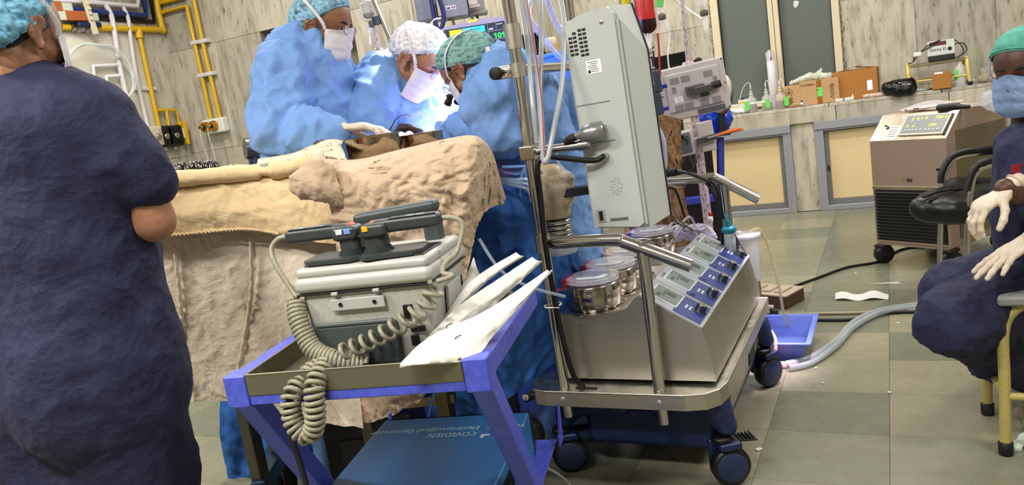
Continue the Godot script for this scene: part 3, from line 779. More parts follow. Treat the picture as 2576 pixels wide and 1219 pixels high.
func face_mask(to: Node, X: Transform3D, mt: Material, drop := 0.0, wide := 1.15, top := 0.004, low_tie := true):
	var m := MB.new()
	var f := func(u: float, v: float) -> Vector3:
		var a := (u - 0.5) * 2.0 * wide
		var nose := exp(-a * a * 9.0)
		var y := lerpf(top + 0.016 * nose, -0.112 - drop * (0.4 + 0.6 * cos(a)), v)
		var bulge := sin(PI * clampf(v, 0, 1)) * 0.006 + nose * 0.017 * (1.0 - v * 0.8) + drop * 0.25 * v
		var pleat := 0.0028 * absf(fmod(v * 4.0, 1.0) - 0.5) * 2.0 * cos(a)
		var r := 0.0855 + bulge + pleat + 0.0022 * ridge.get_noise_3d(a * 2.0 + X.origin.x * 9.0, v * 3.0, 2.0)
		if v > 0.86 and drop < 0.01: r -= (v - 0.86) * 0.09
		return X * Vector3(sin(a) * r * 0.93, y, 0.008 + cos(a) * r * 1.0)
	m.sheet(40, 26, f, 0.0014)
	var k := part(to, "mask", m, mt)
	var hug := func(a: float, b: float, c: float) -> Vector3:
		var q := Vector3(a, b - .036, c + .008); var e := q / Vector3(.092, .098, .112)
		return X * (Vector3(0, .036, -.008) + q * (1.09 / e.length()))
	# upper tie over the cap, lower tie round the neck
	for s in [0.0, 1.0]:
		var g := -1.0 if s == 0.0 else 1.0
		m = MB.new(); m.tube(smooth([f.call(s, 0.03), X * Vector3(g * .086, .025, .035), hug.call(g * .092, .07, -.01), hug.call(g * .075, .1, -.06), hug.call(g * .04, .1, -.09), hug.call(0.0, .1, -.1)], 6), 0.0065, 6, true, 0.22)
		part(k, "tie", m, mt)
		if not low_tie: continue
		m = MB.new(); m.tube(smooth([f.call(s, 0.97), X * Vector3(g * .078, -.1, .0), X * Vector3(g * .07, -.09, -.06), X * Vector3(0, -.07, -.095)], 6), 0.0065, 6, true, 0.3)
		part(k, "tie", m, mt)
func glasses(to: Node, X: Transform3D, mt: Material):
	var m := MB.new()
	for s in [1.0, -1.0]:
		var ring := []
		for k in 20: ring.append(X * Vector3(s * .033 + .024 * cos(TAU * k / 20) * (1.0 + .1 * cos(TAU * k / 10)), .008 + .016 * sin(TAU * k / 20), .108 - absf(.033 + s * .024 * cos(TAU * k / 20) * s) * .12))
		m.tube(ring, .0013, 6, false, 1.0, true)
		m.tube(smooth([X * Vector3(s * .058, .014, .1), X * Vector3(s * .078, .016, .07), X * Vector3(s * .083, .014, .0), X * Vector3(s * .082, .0, -.02)], 4), .0014, 6)
		var l := MB.new(); l.ell(X * Vector3(s * .033, .008, .104), Vector3(.023, .0155, .001), X.basis * Basis(Vector3.UP, s * .12)); part(to, "lens", l, glassy("lens", Color(0.9, 0.95, 1), 0.12, 0.02))
	m.rod(X * Vector3(.01, .012, .107), X * Vector3(-.01, .012, .107), .0013)
	part(to, "glasses", m, mt)
func hand_prims(wrist: Vector3, B: Basis, curl: Array, thumb := 0.5, spread := 0.1, size := 1.0, arm := 0.05) -> Array:
	# y runs to the fingers, x to the thumb, z out of the back of the hand
	var o := []
	var g := func(x, y, z): return wrist + B * (Vector3(x, y, z) * size)
	var zx := B.z.normalized()
	o.append([g.call(0, -arm, 0), g.call(0, .008, 0), .029 * size, .026 * size, zx, .78])
	o.append([g.call(.004, .02, 0), g.call(.0, .07, .002), .031 * size, .04 * size, zx, .4])
	o.append([g.call(.022, .022, -.006), g.call(.03, .045, -.01), .015 * size, .013 * size])
	var bx := [.03, .0105, -.0095, -.028]; var by := [.086, .092, .088, .078]; var ln := [[.04, .025, .02], [.044, .028, .021], [.041, .026, .02], [.032, .02, .018]]
	for i in 4:
		var p := Vector3(bx[i], by[i], .003)
		o.append([g.call(bx[i] * .9, by[i] - .024, .002), g.call(bx[i], by[i], .003), .0105 * size, .0102 * size])
		var a := 0.0; var sp := (1.5 - i) * spread
		for k in 3:
			a += curl[i] * [0.75, 1.0, 0.7][k]
			var q: Vector3 = p + Vector3(sin(sp) * cos(a), cos(sp) * cos(a), -sin(a)) * ln[i][k]
			var r: float = [.0096, .0088, .008, .0072][k]; var r2: float = [.0096, .0088, .008, .0072][k + 1]
			if i == 3: r *= .88; r2 *= .88
			o.append([g.call(p.x, p.y, p.z), g.call(q.x, q.y, q.z), r * size, r2 * size]); p = q
	var t0 := Vector3(.03, .04, -.008); var td := Vector3(.72, .6, -.25 - thumb * .3).normalized()
	for k in 3:
		var q: Vector3 = t0 + td * [.034, .031, .025][k]
		o.append([g.call(t0.x, t0.y, t0.z), g.call(q.x, q.y, q.z), [.0125, .0105, .0098][k] * size, [.0105, .0098, .0085][k] * size])
		t0 = q; td = (td + Vector3(-.38 * thumb - .1, .25, -.18 * thumb)).normalized()
	return o
func glove(to: Node, wrist: Vector3, B: Basis, curl: Array, mt: Material, thumb := 0.5, spread := 0.1, arm := 0.07):
	var m := MB.new(); m.blob(hand_prims(wrist, B, curl, thumb, spread, 1.04, arm), 0.0032, 0.006)
	var g := part(to, "glove", m, mt)
	m = MB.new(); var ring := []
	for k in 20: ring.append(wrist + B * Vector3(.031 * cos(TAU * k / 20), -arm + .002 * sin(k * 3.0), .0255 * sin(TAU * k / 20)))
	m.tube(ring, .0024, 6, false, 1.0, true); part(g, "cuff_bead", m, mt)
func folds(amp: float, fx: float, fy: float, fine := 0.3) -> Callable:
	return func(p: Vector3, n: Vector3) -> float:
		var w := p + Vector3(nz.get_noise_3dv(p * 3.0), nz.get_noise_3dv(p * 3.0 + Vector3(7, 0, 0)), 0) * 0.1
		var a := clampf(0.5 + 0.5 * ridge.get_noise_3d(w.x * fx * 0.62 + w.y * 1.4, w.y * fy * 0.6, w.z * fx * 0.62 + w.y * 1.4), 0.0, 1.0)
		var b := clampf(0.5 + 0.5 * ridge.get_noise_3d(w.x * fx * 1.4 - w.y * 3.0, w.y * fy * 1.7 + 5.0, w.z * fx * 1.4), 0.0, 1.0)
		return amp * (1.5 * a * a * a + 0.75 * b * b * b + 0.5 * panel.get_noise_3d(w.x * fx, w.y * fy, w.z * fx) - 0.25 + fine * 0.4 * ridge.get_noise_3d(w.x * 11.0 + w.y * 6.0, w.y * 9.0, w.z * 11.0 - w.x * 3.0))
func gown_blob(m: MB, g: Array):
	# fine above the tables, coarser below them
	var up := []; var low := []
	for q in g: (low if q[1].y < 0.62 else up).append(q)
	m.blob(up, 0.0102, 0.019, folds(0.02, 5.0, 3.2)); m.blob(low, 0.02, 0.04, folds(0.015, 5.0, 2.0))
func shrink(prims: Array, by: float) -> Array:
	var o := []
	for q in prims:
		var c: Array = q.duplicate(); c[2] = maxf(q[2] - by, 0.02); c[3] = maxf(q[3] - by, 0.02); o.append(c)
	return o
func person(label: String, X: Transform3D, neck: Vector3, garment: Array, skin: Material, group := "") -> Node3D:
	var t := thing("person", label, "person", Vector3.ZERO, 0.0, group)
	t.set_meta("skin", skin)
	var m := MB.new(); head_blob(m, X, neck)
	m.blob(shrink(garment, 0.035) + [[X * Vector3(0, -.08, -.03), neck, .05, .058]], 0.022, 0.03)
	part(t, "body", m, skin)
	return t
func done(t: Node3D): t.remove_meta("skin"); settle(t)
func skin_of(key: String, c: Color) -> StandardMaterial3D:
	var m := mottled("skin_" + key, c.darkened(0.06), c.lightened(0.04), 0.48, 0.0, Vector3.ONE * 8, 0.03)
	m.subsurf_scatter_enabled = true; m.subsurf_scatter_strength = 0.12
	return m

func people():
	var Rw := forward.cross(Vector3.UP); var U := Vector3.UP
	var gown := crisp("gown_blue", Color(0.44, 0.6, 0.84), 0.55, 1.25)
	var navy := cloth("scrub_navy", Color(0.085, 0.095, 0.235), 0.35, 2.0, 0.06, 0.0)
	var latex := mottled("latex", Color(0.76, 0.7, 0.62), Color(0.83, 0.78, 0.71), 0.55, 0.0, Vector3.ONE * 9, 0.03)
	latex.normal_enabled = true; latex.normal_texture = navy.normal_texture; latex.normal_scale = 0.3
	var white := cloth("mask_white", Color(0.83, 0.82, 0.84), 0.3, 6.0, 0.02, 0.0)
	var gauze := func(key: String, a: Color, b: Color) -> StandardMaterial3D:
		var g := plain("cap_" + key, Color.WHITE, 0.8)
		g.transparency = BaseMaterial3D.TRANSPARENCY_ALPHA; g.albedo_texture = tex("gauze_" + key, 0.016, [[0.3, a], [0.62, b]], 3, FastNoiseLite.TYPE_SIMPLEX_SMOOTH, 256, 0.0, true)
		g.uv1_triplanar = true; g.uv1_scale = Vector3(5, 9, 5); g.cull_mode = BaseMaterial3D.CULL_DISABLED
		return g
	# nurse in navy, seen from behind at the left edge
	var sk := skin_of("brown", Color(0.52, 0.34, 0.23)); var sk2 := skin_of("light", Color(0.62, 0.43, 0.32))
	var X := Transform3D(face_basis(Rw * 0.38 + forward * 0.92 - U * 0.1), P(36, 98, 1.72))
	var nk := P(72, 205, 1.74)
	var dn := 1.75
	var g := [[P(10, 258, dn), P(238, 292, 1.72), .085, .068], [P(85, 330, dn), P(140, 560, dn + .02), .15, .15], [P(165, 340, 1.74), P(205, 600, 1.76), .14, .145], [P(60, 340, 1.8), P(120, 600, 1.8), .15, .15],
		[P(190, 620, 1.76), P(245, 930, 1.76), .165, .18], [P(90, 640, 1.82), P(160, 930, 1.82), .16, .18], [P(250, 900, 1.76), P(262, 985, 1.76), .18, .185]]
	var sleeve := [[P(240, 318, 1.73), P(312, 400, 1.72), .078, .066], [P(312, 400, 1.72), P(376, 462, 1.73), .066, .056]]
	var legs := [[P(110, 1020, 1.8), P(270, 1600, 1.85), .15, .09], [P(300, 1020, 1.76), P(430, 1640, 1.8), .155, .095]]
	var arm := [[P(340, 410, 1.73), P(388, 556, 1.74), .05, .043], [P(388, 556, 1.74), P(330, 530, 1.95), .042, .032]]
	var t := person("nurse in navy scrubs seen from behind, arms folded, wearing a blue bouffant cap", X, nk, g + legs + arm, sk2)
	var m := MB.new(); m.blob(arm, 0.009, 0.02); part(t, "forearm", m, sk2)
	hair(t, X, Color(0.03, 0.022, 0.02), 0.28); eyes(t, X)
	m = MB.new(); m.blob(legs, 0.014, 0.05, folds(0.012, 4.0, 1.2)); part(t, "trousers", m, navy)
	m = MB.new(); m.blob(g + sleeve, 0.0115, 0.045, func(p: Vector3, n: Vector3) -> float: return 0.007 * ridge.get_noise_3d(p.x * 4.5 + p.y * 2.2, p.y * 3.4, p.z * 4.5 + p.y * 1.5) + 0.004 * nz.get_noise_3dv(p * 9.0) + 0.003 * ridge.get_noise_3dv(p * 11.0)); part(t, "scrub_top", m, navy)
	var ring := []
	for k in 41:
		var a := TAU * k / 40.0; var c := P(66, 216, 1.755)
		ring.append(c + Rw * (.098 * cos(a)) + forward * (.075 * sin(a)) + U * (.022 * sin(a) + .01 * cos(2 * a)))
	m = MB.new(); m.tube(ring, .012, 8, true, 1.0); part(t, "collar", m, navy)
	ring = []
	for k in 41:
		var a := TAU * k / 40.0
		ring.append(P(66, 196, 1.745) + Rw * (.071 * cos(a)) + forward * (.066 * sin(a)) + U * (.012 * cos(2 * a)))
	m = MB.new(); m.tube(ring, .0013, 5, false, 1.0, true); part(t, "necklace", m, plain("gold", Color(0.85, 0.62, 0.25), 0.25, 1.0))
	cap(t, X, gauze.call("nurse", Color(0.28, 0.5, 0.64, 0.72), Color(0.52, 0.76, 0.88, 0.97)), 1.5, 0.75, 1.75, 3.0); face_mask(t, X, white, 0.0, 1.15, 0.004, false)
	done(t)
	# first surgeon, standing at the instrument table
	X = Transform3D(face_basis(Rw * 0.93 - forward * 0.22 - U * 0.28), P(812, 74, 2.88))
	nk = P(765, 138, 2.92)
	g = [[P(772, 165, 2.92), P(775, 330, 2.94), .16, .19], [P(715, 178, 2.78), P(820, 185, 3.02), .1, .1], [P(705, 225, 2.9), P(722, 320, 2.9), .1, .1],
		[P(712, 185, 2.76), P(702, 315, 2.7), .092, .094], [P(706, 332, 2.7), P(775, 336, 2.68), .094, .084], [P(770, 334, 2.66), P(842, 325, 2.65), .08, .05], [P(845, 200, 3.03), P(868, 310, 3.05), .085, .085], [P(868, 320, 3.05), P(950, 345, 3.0), .07, .05],
		[P(775, 330, 2.94), P(850, 640, 2.98), .19, .2], [P(850, 640, 2.98), P(925, 1100, 3.0), .2, .23]]
	t = person("surgeon in pale blue gown and bouffant cap, standing leftmost, white glove reaching into a bowl", X, nk, g, sk, "surgeons in blue gowns")
	hair(t, X); eyes(t, X)
	m = MB.new(); gown_blob(m, g); part(t, "gown", m, gown)
	ring = []
	for k in 31: ring.append(P(768, 128, 2.92) + Rw * (.088 * cos(TAU * k / 30)) + forward * (.085 * sin(TAU * k / 30)) - U * (.045 * cos(TAU * k / 30)))
	m = MB.new(); m.tube(ring, .009, 8, false, 1.0, true); part(t, "undershirt", m, plain("undershirt", Color(0.06, 0.08, 0.2), 0.8))
	cap(t, X, gauze.call("surgeon", Color(0.33, 0.38, 0.5, 0.68), Color(0.55, 0.75, 0.84, 0.95)), 0.9, 0.62, 1.72, 9.0); face_mask(t, X, white); glasses(t, X, plain("frame_brown", Color(0.25, 0.14, 0.1), 0.3))
	glove(t, P(852, 322, 2.64), Basis(-(Rw * 0.1 - forward * 0.9), Rw * 0.97 - U * 0.13, U).orthonormalized(), [.25, .3, .3, .35], latex, 0.4, 0.05, 0.06)
	glove(t, P(952, 347, 2.98), Basis(Rw * 0.1 - forward * 0.9, Rw * 0.95 - U * 0.3, U).orthonormalized(), [.3, .35, .4, .4], latex, 0.5)
	done(t)
	# second surgeon, in the light
	X = Transform3D(face_basis(Rw * 0.72 - forward * 0.36 - U * 0.78), P(1050, 152, 3.0))
	nk = P(988, 205, 3.14)
	g = [[P(1000, 235, 3.14), P(1020, 370, 3.16), .17, .2], [P(945, 215, 3.05), P(1070, 265, 3.2), .1, .1], [P(925, 235, 3.12), P(940, 320, 3.12), .09, .1],
		[P(940, 235, 2.98), P(915, 308, 2.92), .088, .085], [P(915, 315, 2.92), P(960, 326, 2.88), .07, .048], [P(1085, 262, 3.2), P(1138, 305, 3.16), .085, .075], [P(1138, 305, 3.16), P(1100, 345, 3.05), .065, .045], [P(1020, 370, 3.16), P(1130, 1000, 3.2), .2, .24]]
	t = person("surgeon in the bright lamp light, white cap, hanging mask and brown gloves, middle of three", X, nk, g, sk2, "surgeons in blue gowns")
	hair(t, X, Color(0.22, 0.2, 0.19)); eyes(t, X)
	m = MB.new(); m.blob(g, 0.0125, 0.04, folds(0.02, 5.0, 3.2)); part(t, "gown", m, gown)
	for a in [[[915, 200], [945, 160], [962, 158]], [[925, 180], [905, 165], [908, 172], [918, 168]]]:
		ring = []
		for q in a: ring.append(P(q[0], q[1], 3.08))
		m = MB.new(); m.tube(smooth(ring, 4), .012, 6, true, 0.3); part(t, "gown_tie", m, gown)
	m = MB.new(); m.blob([[P(972, 172, 3.1), P(992, 200, 3.06), .042, .042], [P(985, 190, 3.1), P(1010, 205, 3.05), .045, .035]], 0.008, 0.02, folds(0.005, 8.0, 4.0)); part(t, "undershirt", m, cloth("pink", Color(0.85, 0.25, 0.5), 0.3, 3.0))
	cap(t, X, gauze.call("white", Color(0.75, 0.7, 0.72, 0.82), Color(0.92, 0.92, 0.95, 0.98)), 1.25, 0.62, 1.72, 14.0); face_mask(t, X, white, 0.012); glasses(t, X, plain("frame_red", Color(0.6, 0.12, 0.12), 0.3))
	m = MB.new(); m.tube(smooth([X * Vector3(-.01, .14, -.02), X * Vector3(0, .165, -.02), X * Vector3(.03, .175, -.015)], 4), .006, 6, true, 0.3); part(t, "cap_tie", m, white)
	var brown := mottled("glove_brown", Color(0.2, 0.115, 0.09), Color(0.28, 0.165, 0.13), 0.6, 0.0, Vector3.ONE * 9, 0.03)
	glove(t, P(962, 324, 2.88), Basis(-forward * 0.9 + Rw * 0.1, Rw * 0.95 - U * 0.12, U).orthonormalized(), [.45, .5, .5, .5], brown, 0.6, 0.06, 0.05)
	glove(t, P(1098, 350, 3.03), Basis(forward * -0.9, -Rw * 0.85 - U * 0.5, U).orthonormalized(), [.4, .45, .45, .5], brown, 0.6)
	done(t)
	# third surgeon, bending from the right with magnifying loupes
	X = Transform3D(face_basis(-Rw * 0.8 + forward * 0.5 - U * 0.66), P(1184, 180, 2.82))
	nk = P(1240, 212, 2.8)
	g = [[P(1275, 230, 2.9), P(1350, 420, 2.95), .16, .19], [P(1232, 228, 2.8), P(1330, 200, 3.08), .1, .09], [P(1262, 172, 2.92), P(1275, 200, 2.92), .06, .09], [P(1264, 176, 2.78), P(1222, 264, 2.7), .08, .08],
		[P(1240, 260, 2.76), P(1262, 335, 2.72), .1, .095], [P(1258, 338, 2.72), P(1175, 318, 2.82), .088, .06], [P(1175, 318, 2.82), P(1135, 322, 2.9), .06, .045], [P(1385, 250, 3.05), P(1420, 380, 3.05), .1, .12],
		[P(1350, 420, 2.95), P(1385, 640, 2.98), .19, .2], [P(1385, 640, 2.98), P(1412, 1040, 3.0), .2, .21], [P(1300, 470, 2.82), P(1330, 700, 2.85), .09, .12]]
	t = person("surgeon with green cap and magnifying loupes bending in from the right of the three", X, nk, g, sk, "surgeons in blue gowns")
	hair(t, X, Color(0.02, 0.02, 0.02), 0.1); eyes(t, X)
	m = MB.new(); gown_blob(m, g); part(t, "gown", m, gown)
	for a in [[[1262, 420], [1322, 418], [1400, 408]], [[1322, 418], [1330, 460], [1352, 520]], [[1326, 418], [1342, 452], [1372, 500]], [[1320, 420], [1308, 470], [1318, 540]]]:
		ring = []
		for q in a: ring.append(P(q[0], q[1], 2.685))
		m = MB.new(); m.tube(smooth(ring, 4), .016, 6, true, 0.35); part(t, "sash", m, gown)
	cap(t, X, gauze.call("green", Color(0.3, 0.42, 0.42, 0.72), Color(0.5, 0.68, 0.66, 0.95)), 0.8, 0.62, 1.72, 21.0, 0.12); face_mask(t, X, white, 0.0, 1.15, 0.004, false); glasses(t, X, plain("frame_dark", Color(0.08, 0.05, 0.05), 0.3))
	for s in [1.0, -1.0]:
		m = MB.new(); m.lathe([Vector2(0, 0), Vector2(.012, 0), Vector2(.012, .02), Vector2(.014, .024), Vector2(.014, .038), Vector2(.011, .04), Vector2(0, .037)], 16, X * XF(Vector3(s * .03, -.012, .106), Basis(Vector3.RIGHT, PI / 2 + 0.35)))
		part(t, "loupe", m, plain("loupe_brown", Color(0.16, 0.08, 0.06), 0.25, 0.4))
	m = MB.new(); m.box(X * Vector3(0, .002, .125), Vector3(.05, .008, .008), 0.002, X.basis); part(t, "loupe_bar", m, plain("loupe_brown", Color.BLACK))
	m = MB.new(); m.tube(smooth([X * Vector3(-.01, -.01, -.118), X * Vector3(.02, -.035, -.14), X * Vector3(.035, -.07, -.125)], 4), .009, 6, true, 0.35); m.tube(smooth([X * Vector3(.0, -.01, -.118), X * Vector3(.045, -.01, -.13), X * Vector3(.05, -.04, -.12)], 4), .009, 6, true, 0.35); part(t, "cap_tie", m, white)
	glove(t, P(1128, 326, 2.92), Basis(forward * 0.9, -Rw * 0.9 - U * 0.35, U).orthonormalized(), [.4, .4, .45, .5], latex, 0.6)
	done(t)
	# person half hidden between the first two surgeons
	X = Transform3D(face_basis(Rw * 0.7 + forward * 0.6), P(879, 240, 4.3))
	g = [[P(885, 330, 4.3), P(910, 560, 4.35), .15, .17], [P(835, 320, 4.2), P(930, 330, 4.4), .08, .08], [P(910, 560, 4.35), P(950, 900, 4.4), .17, .18]]
	t = person("helper in a teal cap almost hidden between the two left surgeons", X, P(884, 290, 4.3), g, sk)
	m = MB.new(); m.blob(g, 0.02, 0.04, folds(0.012, 5.0, 3.0)); part(t, "scrub_top", m, cloth("teal", Color(0.22, 0.42, 0.46), 0.3, 2.0))
	cap(t, X, cloth("teal", Color.WHITE), 0.5); hair(t, X); face_mask(t, X, white); done(t)
	# seated perfusionist at the right edge
	var sk3 := skin_of("dark", Color(0.3, 0.17, 0.11))
	X = Transform3D(face_basis(-Rw * 0.86 - forward * 0.5 - U * 0.12), P(2584, 183, 2.3))
	nk = P(2603, 300, 2.34)
	var hip := PH(2680, 640, 0.6)
	g = [[P(2640, 395, 2.36), P(2665, 640, 2.4), .15, .165], [P(2590, 372, 2.3), P(2690, 360, 2.45), .085, .085], [P(2628, 480, 2.33), P(2660, 660, 2.36), .14, .15]]
	sleeve = [[P(2592, 380, 2.26), P(2612, 490, 2.2), .075, .075]]
	legs = [[P(2640, 660, 2.45), P(2392, 735, 2.46), .108, .088], [P(2392, 735, 2.46), P(2560, 880, 2.8), .085, .06], [P(2660, 705, 2.36), P(2400, 805, 2.3), .118, .1], [P(2400, 812, 2.3), P(2500, 880, 2.42), .098, .08], [P(2500, 880, 2.42), P(2620, 960, 2.62), .08, .06]]
	arm = [[P(2600, 430, 2.22), P(2606, 500, 2.2), .052, .046], [P(2606, 505, 2.2), P(2530, 475, 2.2), .044, .032], [P(2660, 500, 2.2), P(2620, 610, 2.17), .05, .04]]
	t = person("seated man at right edge in navy scrubs, green cap, blue mask and white gloves", X, nk, g + legs + arm, sk3)
	eyes(t, X); hair(t, X)
	m = MB.new(); m.blob(arm, 0.009, 0.02); part(t, "forearm", m, sk3)
	m = MB.new(); m.blob(g + sleeve, 0.0115, 0.04, folds(0.01, 5.0, 3.0)); part(t, "scrub_top", m, navy)
	m = MB.new(); m.blob(legs, 0.011, 0.05, folds(0.012, 5.0, 5.0)); part(t, "trousers", m, navy)
	m = MB.new(); m.box(P(2566, 425, 2.2), Vector3(.05, .004, .03), 0.0, Basis(U, deg_to_rad(27)) * Basis(Vector3.RIGHT, PI / 2)); part(t, "chest_badge", m, plain("badge_red", Color(0.5, 0.06, 0.1), 0.8))
	var green := cloth("cap_mint", Color(0.28, 0.62, 0.55), 0.35, 5.0, 0.1, 0.05)
	cap(t, X, green, 0.45, 0.5, 1.62, 30.0); face_mask(t, X, cloth("mask_blue", Color(0.5, 0.6, 0.76), 0.3, 6.0, 0.04, 0.0), 0.0, 1.25)
	glove(t, P(2532, 474, 2.2), Basis(-forward, -Rw * 0.86 - U * 0.5, U * 0.86 - Rw * 0.5), [.55, .62, .66, .75], latex, 0.45, 0.1, 0.03)
	glove(t, P(2600, 592, 2.16), Basis(forward * 0.9, -Rw * 0.86 - U * 0.5, -forward * 0.55 + U * 0.8 - Rw * 0.3).orthonormalized(), [.1, .1, .12, .15], latex, 0.2, 0.16, 0.05)
	done(t)

# ---------- cloth over the tables
func along(a: Array, t: float) -> Vector3:
	var s := clampf(t, 0.0, 1.0) * (a.size() - 1); var i := mini(int(s), a.size() - 2)
	return (a[i] as Vector3).cubic_interpolate(a[i + 1], a[maxi(i - 1, 0)], a[mini(i + 2, a.size() - 1)], s - i)
func rumple(p: Vector3, f := 6.0) -> float:
	var w := p + Vector3(nz.get_noise_3dv(p * 4.0), nz.get_noise_3dv(p * 4.0 + Vector3(3, 9, 1)), nz.get_noise_3dv(p * 4.0 - Vector3(5, 2, 8))) * 0.12
	var a := clampf(0.5 + 0.5 * ridge.get_noise_3dv(w * f), 0.0, 1.0); var b := clampf(0.5 + 0.5 * ridge.get_noise_3dv(w * f * 2.1 + Vector3(4, 4, 4)), 0.0, 1.0)
	return 1.5 * a * a * a + 0.7 * b * b * b - 0.5
func curtain(m: MB, rows: Array, nu: int, nv: int, amp := 0.01, freq := 6.0, pleat := 0.0, count := 9.0, thick := 0.003):
	# rows: polylines from the upper rim to the hem, all running the same way
	var out := -forward
	m.sheet(nu, nv, func(u, v):
		var col := []
		for r in rows: col.append(along(r, u))
		var p := along(col, v) if col.size() > 2 else (col[0] as Vector3).lerp(col[1], v)
		var s := smoothstep(0.0, 0.35, v)
		return p + out * (amp * rumple(p, freq) * (0.35 + 0.65 * s) + pleat * sin(u * TAU * count + 2.0 * nz.get_noise_2d(u * 4.0, v * 1.5)) * s), thick)
func coil(m: MB, pts: Array, r: float, turns: float, wire: float, seg := 6):
	# wire wound round the path
	var c := smooth(pts, 14); var n := int(turns * 12); var o := []
	var ls := [0.0]
	for i in c.size() - 1: ls.append(ls[-1] + c[i].distance_to(c[i + 1]))
	var nn := Vector3.UP; var j := 0
	for k in n + 1:
		var s: float = ls[-1] * k / n
		while j < c.size() - 2 and ls[j + 1] < s: j += 1
		var t: Vector3 = (c[j + 1] - c[j]).normalized()
		var p: Vector3 = c[j].lerp(c[j + 1], (s - ls[j]) / maxf(ls[j + 1] - ls[j], 1e-6))
		nn = (nn - t * nn.dot(t)).normalized(); var bb := t.cross(nn)
		var a := TAU * turns * k / n
		o.append(p + (nn * cos(a) + bb * sin(a)) * r)
	m.tube(o, wire, seg)
func drapery(key: String, c: Color, k := 0.8, s := 2.5) -> StandardMaterial3D:
	return cloth(key, c, k, s, 0.04, 0.2)
func ring_row(t: Node3D, a: Vector3, b: Vector3, n: int, r: float, mt: Material):
	for k in n:
		var p := a.lerp(b, float(k) / (n - 1)); var x := (b - a).normalized(); var ring := []
		var tilt := 0.5 * sin(k * 2.7)
		for q in 14: ring.append(p + Vector3.UP * (r * 1.1 * sin(TAU * q / 14) + 0.004 * sin(k * 1.9)) + (-forward * cos(tilt) + x * sin(tilt)) * (r * cos(TAU * q / 14) + 0.01 * cos(k * 1.3)))
		var m := MB.new(); m.tube(ring, 0.0028, 6, false, 1.0, true)
		m.rod(p + forward * r, p + forward * 0.13 + Vector3.UP * 0.004 * sin(k * 3.1) - Vector3.UP * r * 0.6, 0.0028)
		part(t, "instrument", m, mt)
func table_things():
	var st := steel(); var dull := steel("dull_steel")
	# table frame under the cloths
	var t := thing("instrument_table", "steel instrument table with blue base rail and casters, mostly hidden under the beige cloths", "table")
	var m := MB.new()
	var fl := P(240, 492, 2.42); var fr := P(836, 430, 2.46); var y := minf(fl.y, fr.y) - 0.012
	var bk := forward * 0.28
	var c := (fl + fr) / 2 + bk / 2; c.y = y - 0.015
	m.box(c, Vector3(fl.distance_to(fr) * 0.97, 0.03, 0.28), 0.006, frame(Vector3(fr.x - fl.x, 0, fr.z - fl.z), Vector3.UP)); part(t, "tabletop", m, dull)
	for q in [fl.lerp(fr, 0.4) + bk * 0.12, fl.lerp(fr, 0.94) + bk * 0.12, fl.lerp(fr, 0.4) + bk * 0.88, fl.lerp(fr, 0.94) + bk * 0.88]:
		m = MB.new(); m.box(Vector3(q.x, y / 2 + 0.02, q.z), Vector3(0.045, y - 0.09, 0.045), 0.004); part(t, "leg", m, dull)
		m = MB.new(); m.cyl(Vector3(q.x - 0.015, 0.0615, q.z), 0.06, 0.03, 0.01, Basis(Vector3.BACK, -PI / 2)); part(t, "caster", m, plain("rubber", Color.BLACK))
	for k in [0.4, 0.94]:
		m = MB.new(); var a: Vector3 = fl.lerp(fr, k) - bk * 0.02; var b: Vector3 = fl.lerp(fr, k) + bk * 1.02; a.y = 0.17; b.y = 0.17
		m.box((a + b) / 2, Vector3(a.distance_to(b), 0.06, 0.05), 0.006, frame(b - a, Vector3.UP)); part(t, "base_rail", m, plain("base_blue", Color(0.1, 0.2, 0.32), 0.4))
	settle(t)
	# long pale drape
	var pale := drapery("drape_pale", Color(0.86, 0.8, 0.71), 0.42); var tan := drapery("drape_tan", Color(0.86, 0.75, 0.57), 0.3, 1.5); var crum := drapery("drape_crumpled", Color(0.78, 0.68, 0.57), 0.6, 2.0)
	m = MB.new()
	curtain(m, [path([[190, 500, 2.4], [420, 480, 2.4], [640, 452, 2.4], [860, 425, 2.42]]), path([[260, 760, 2.36], [450, 740, 2.36], [660, 720, 2.35], [880, 700, 2.33]]), path([[300, 1016, 2.36], [470, 1010, 2.36], [600, 1008, 2.33], [735, 1052, 2.3], [850, 1066, 2.26], [915, 1074, 2.2]])], 130, 100, 0.005, 7.0, 0.006, 4.0)
	for k in [0.33, 0.62]:
		var line := []
		for v in 40: line.append(along([along(path([[190, 500, 2.36], [420, 480, 2.36], [640, 452, 2.36], [860, 425, 2.36]]), k), along(path([[260, 760, 2.33], [450, 740, 2.33], [660, 720, 2.32], [880, 700, 2.3]]), k), along(path([[300, 1016, 2.34], [470, 1010, 2.33], [600, 1008, 2.31], [735, 1052, 2.28]]), k)], 0.3 + 0.7 * v / 39.0) + forward * (0.012 + 0.004 * sin(v * 2.0)))
		m.tube(line, 0.007, 6, true, 0.5)
	solo("drape", "long pale beige drape hanging down the front of the instrument table", "drape", m, pale)
	# upper tan cloth with its rolled edge
	m = MB.new()
	curtain(m, [path([[180, 472, 2.7], [420, 450, 2.7], [640, 423, 2.7], [860, 389, 2.7]]), path([[190, 475, 2.52], [420, 454, 2.52], [640, 427, 2.52], [860, 395, 2.52]]), path([[200, 480, 2.36], [420, 466, 2.36], [640, 440, 2.36], [850, 410, 2.38]]), path([[230, 545, 2.31], [430, 530, 2.31], [650, 510, 2.31], [860, 500, 2.3]]), path([[260, 598, 2.32], [430, 588, 2.315], [610, 573, 2.31], [700, 585, 2.3], [800, 608, 2.28], [860, 612, 2.27]])], 110, 90, 0.006, 5.0, 0.0, 5.0)
	var fringe := []
	for k in 120: fringe.append(along(path([[260, 600, 2.31], [430, 591, 2.305], [610, 576, 2.3], [700, 588, 2.29]]), k / 119.0) + Vector3(0, 0.003 * sin(k * 2.9), 0))
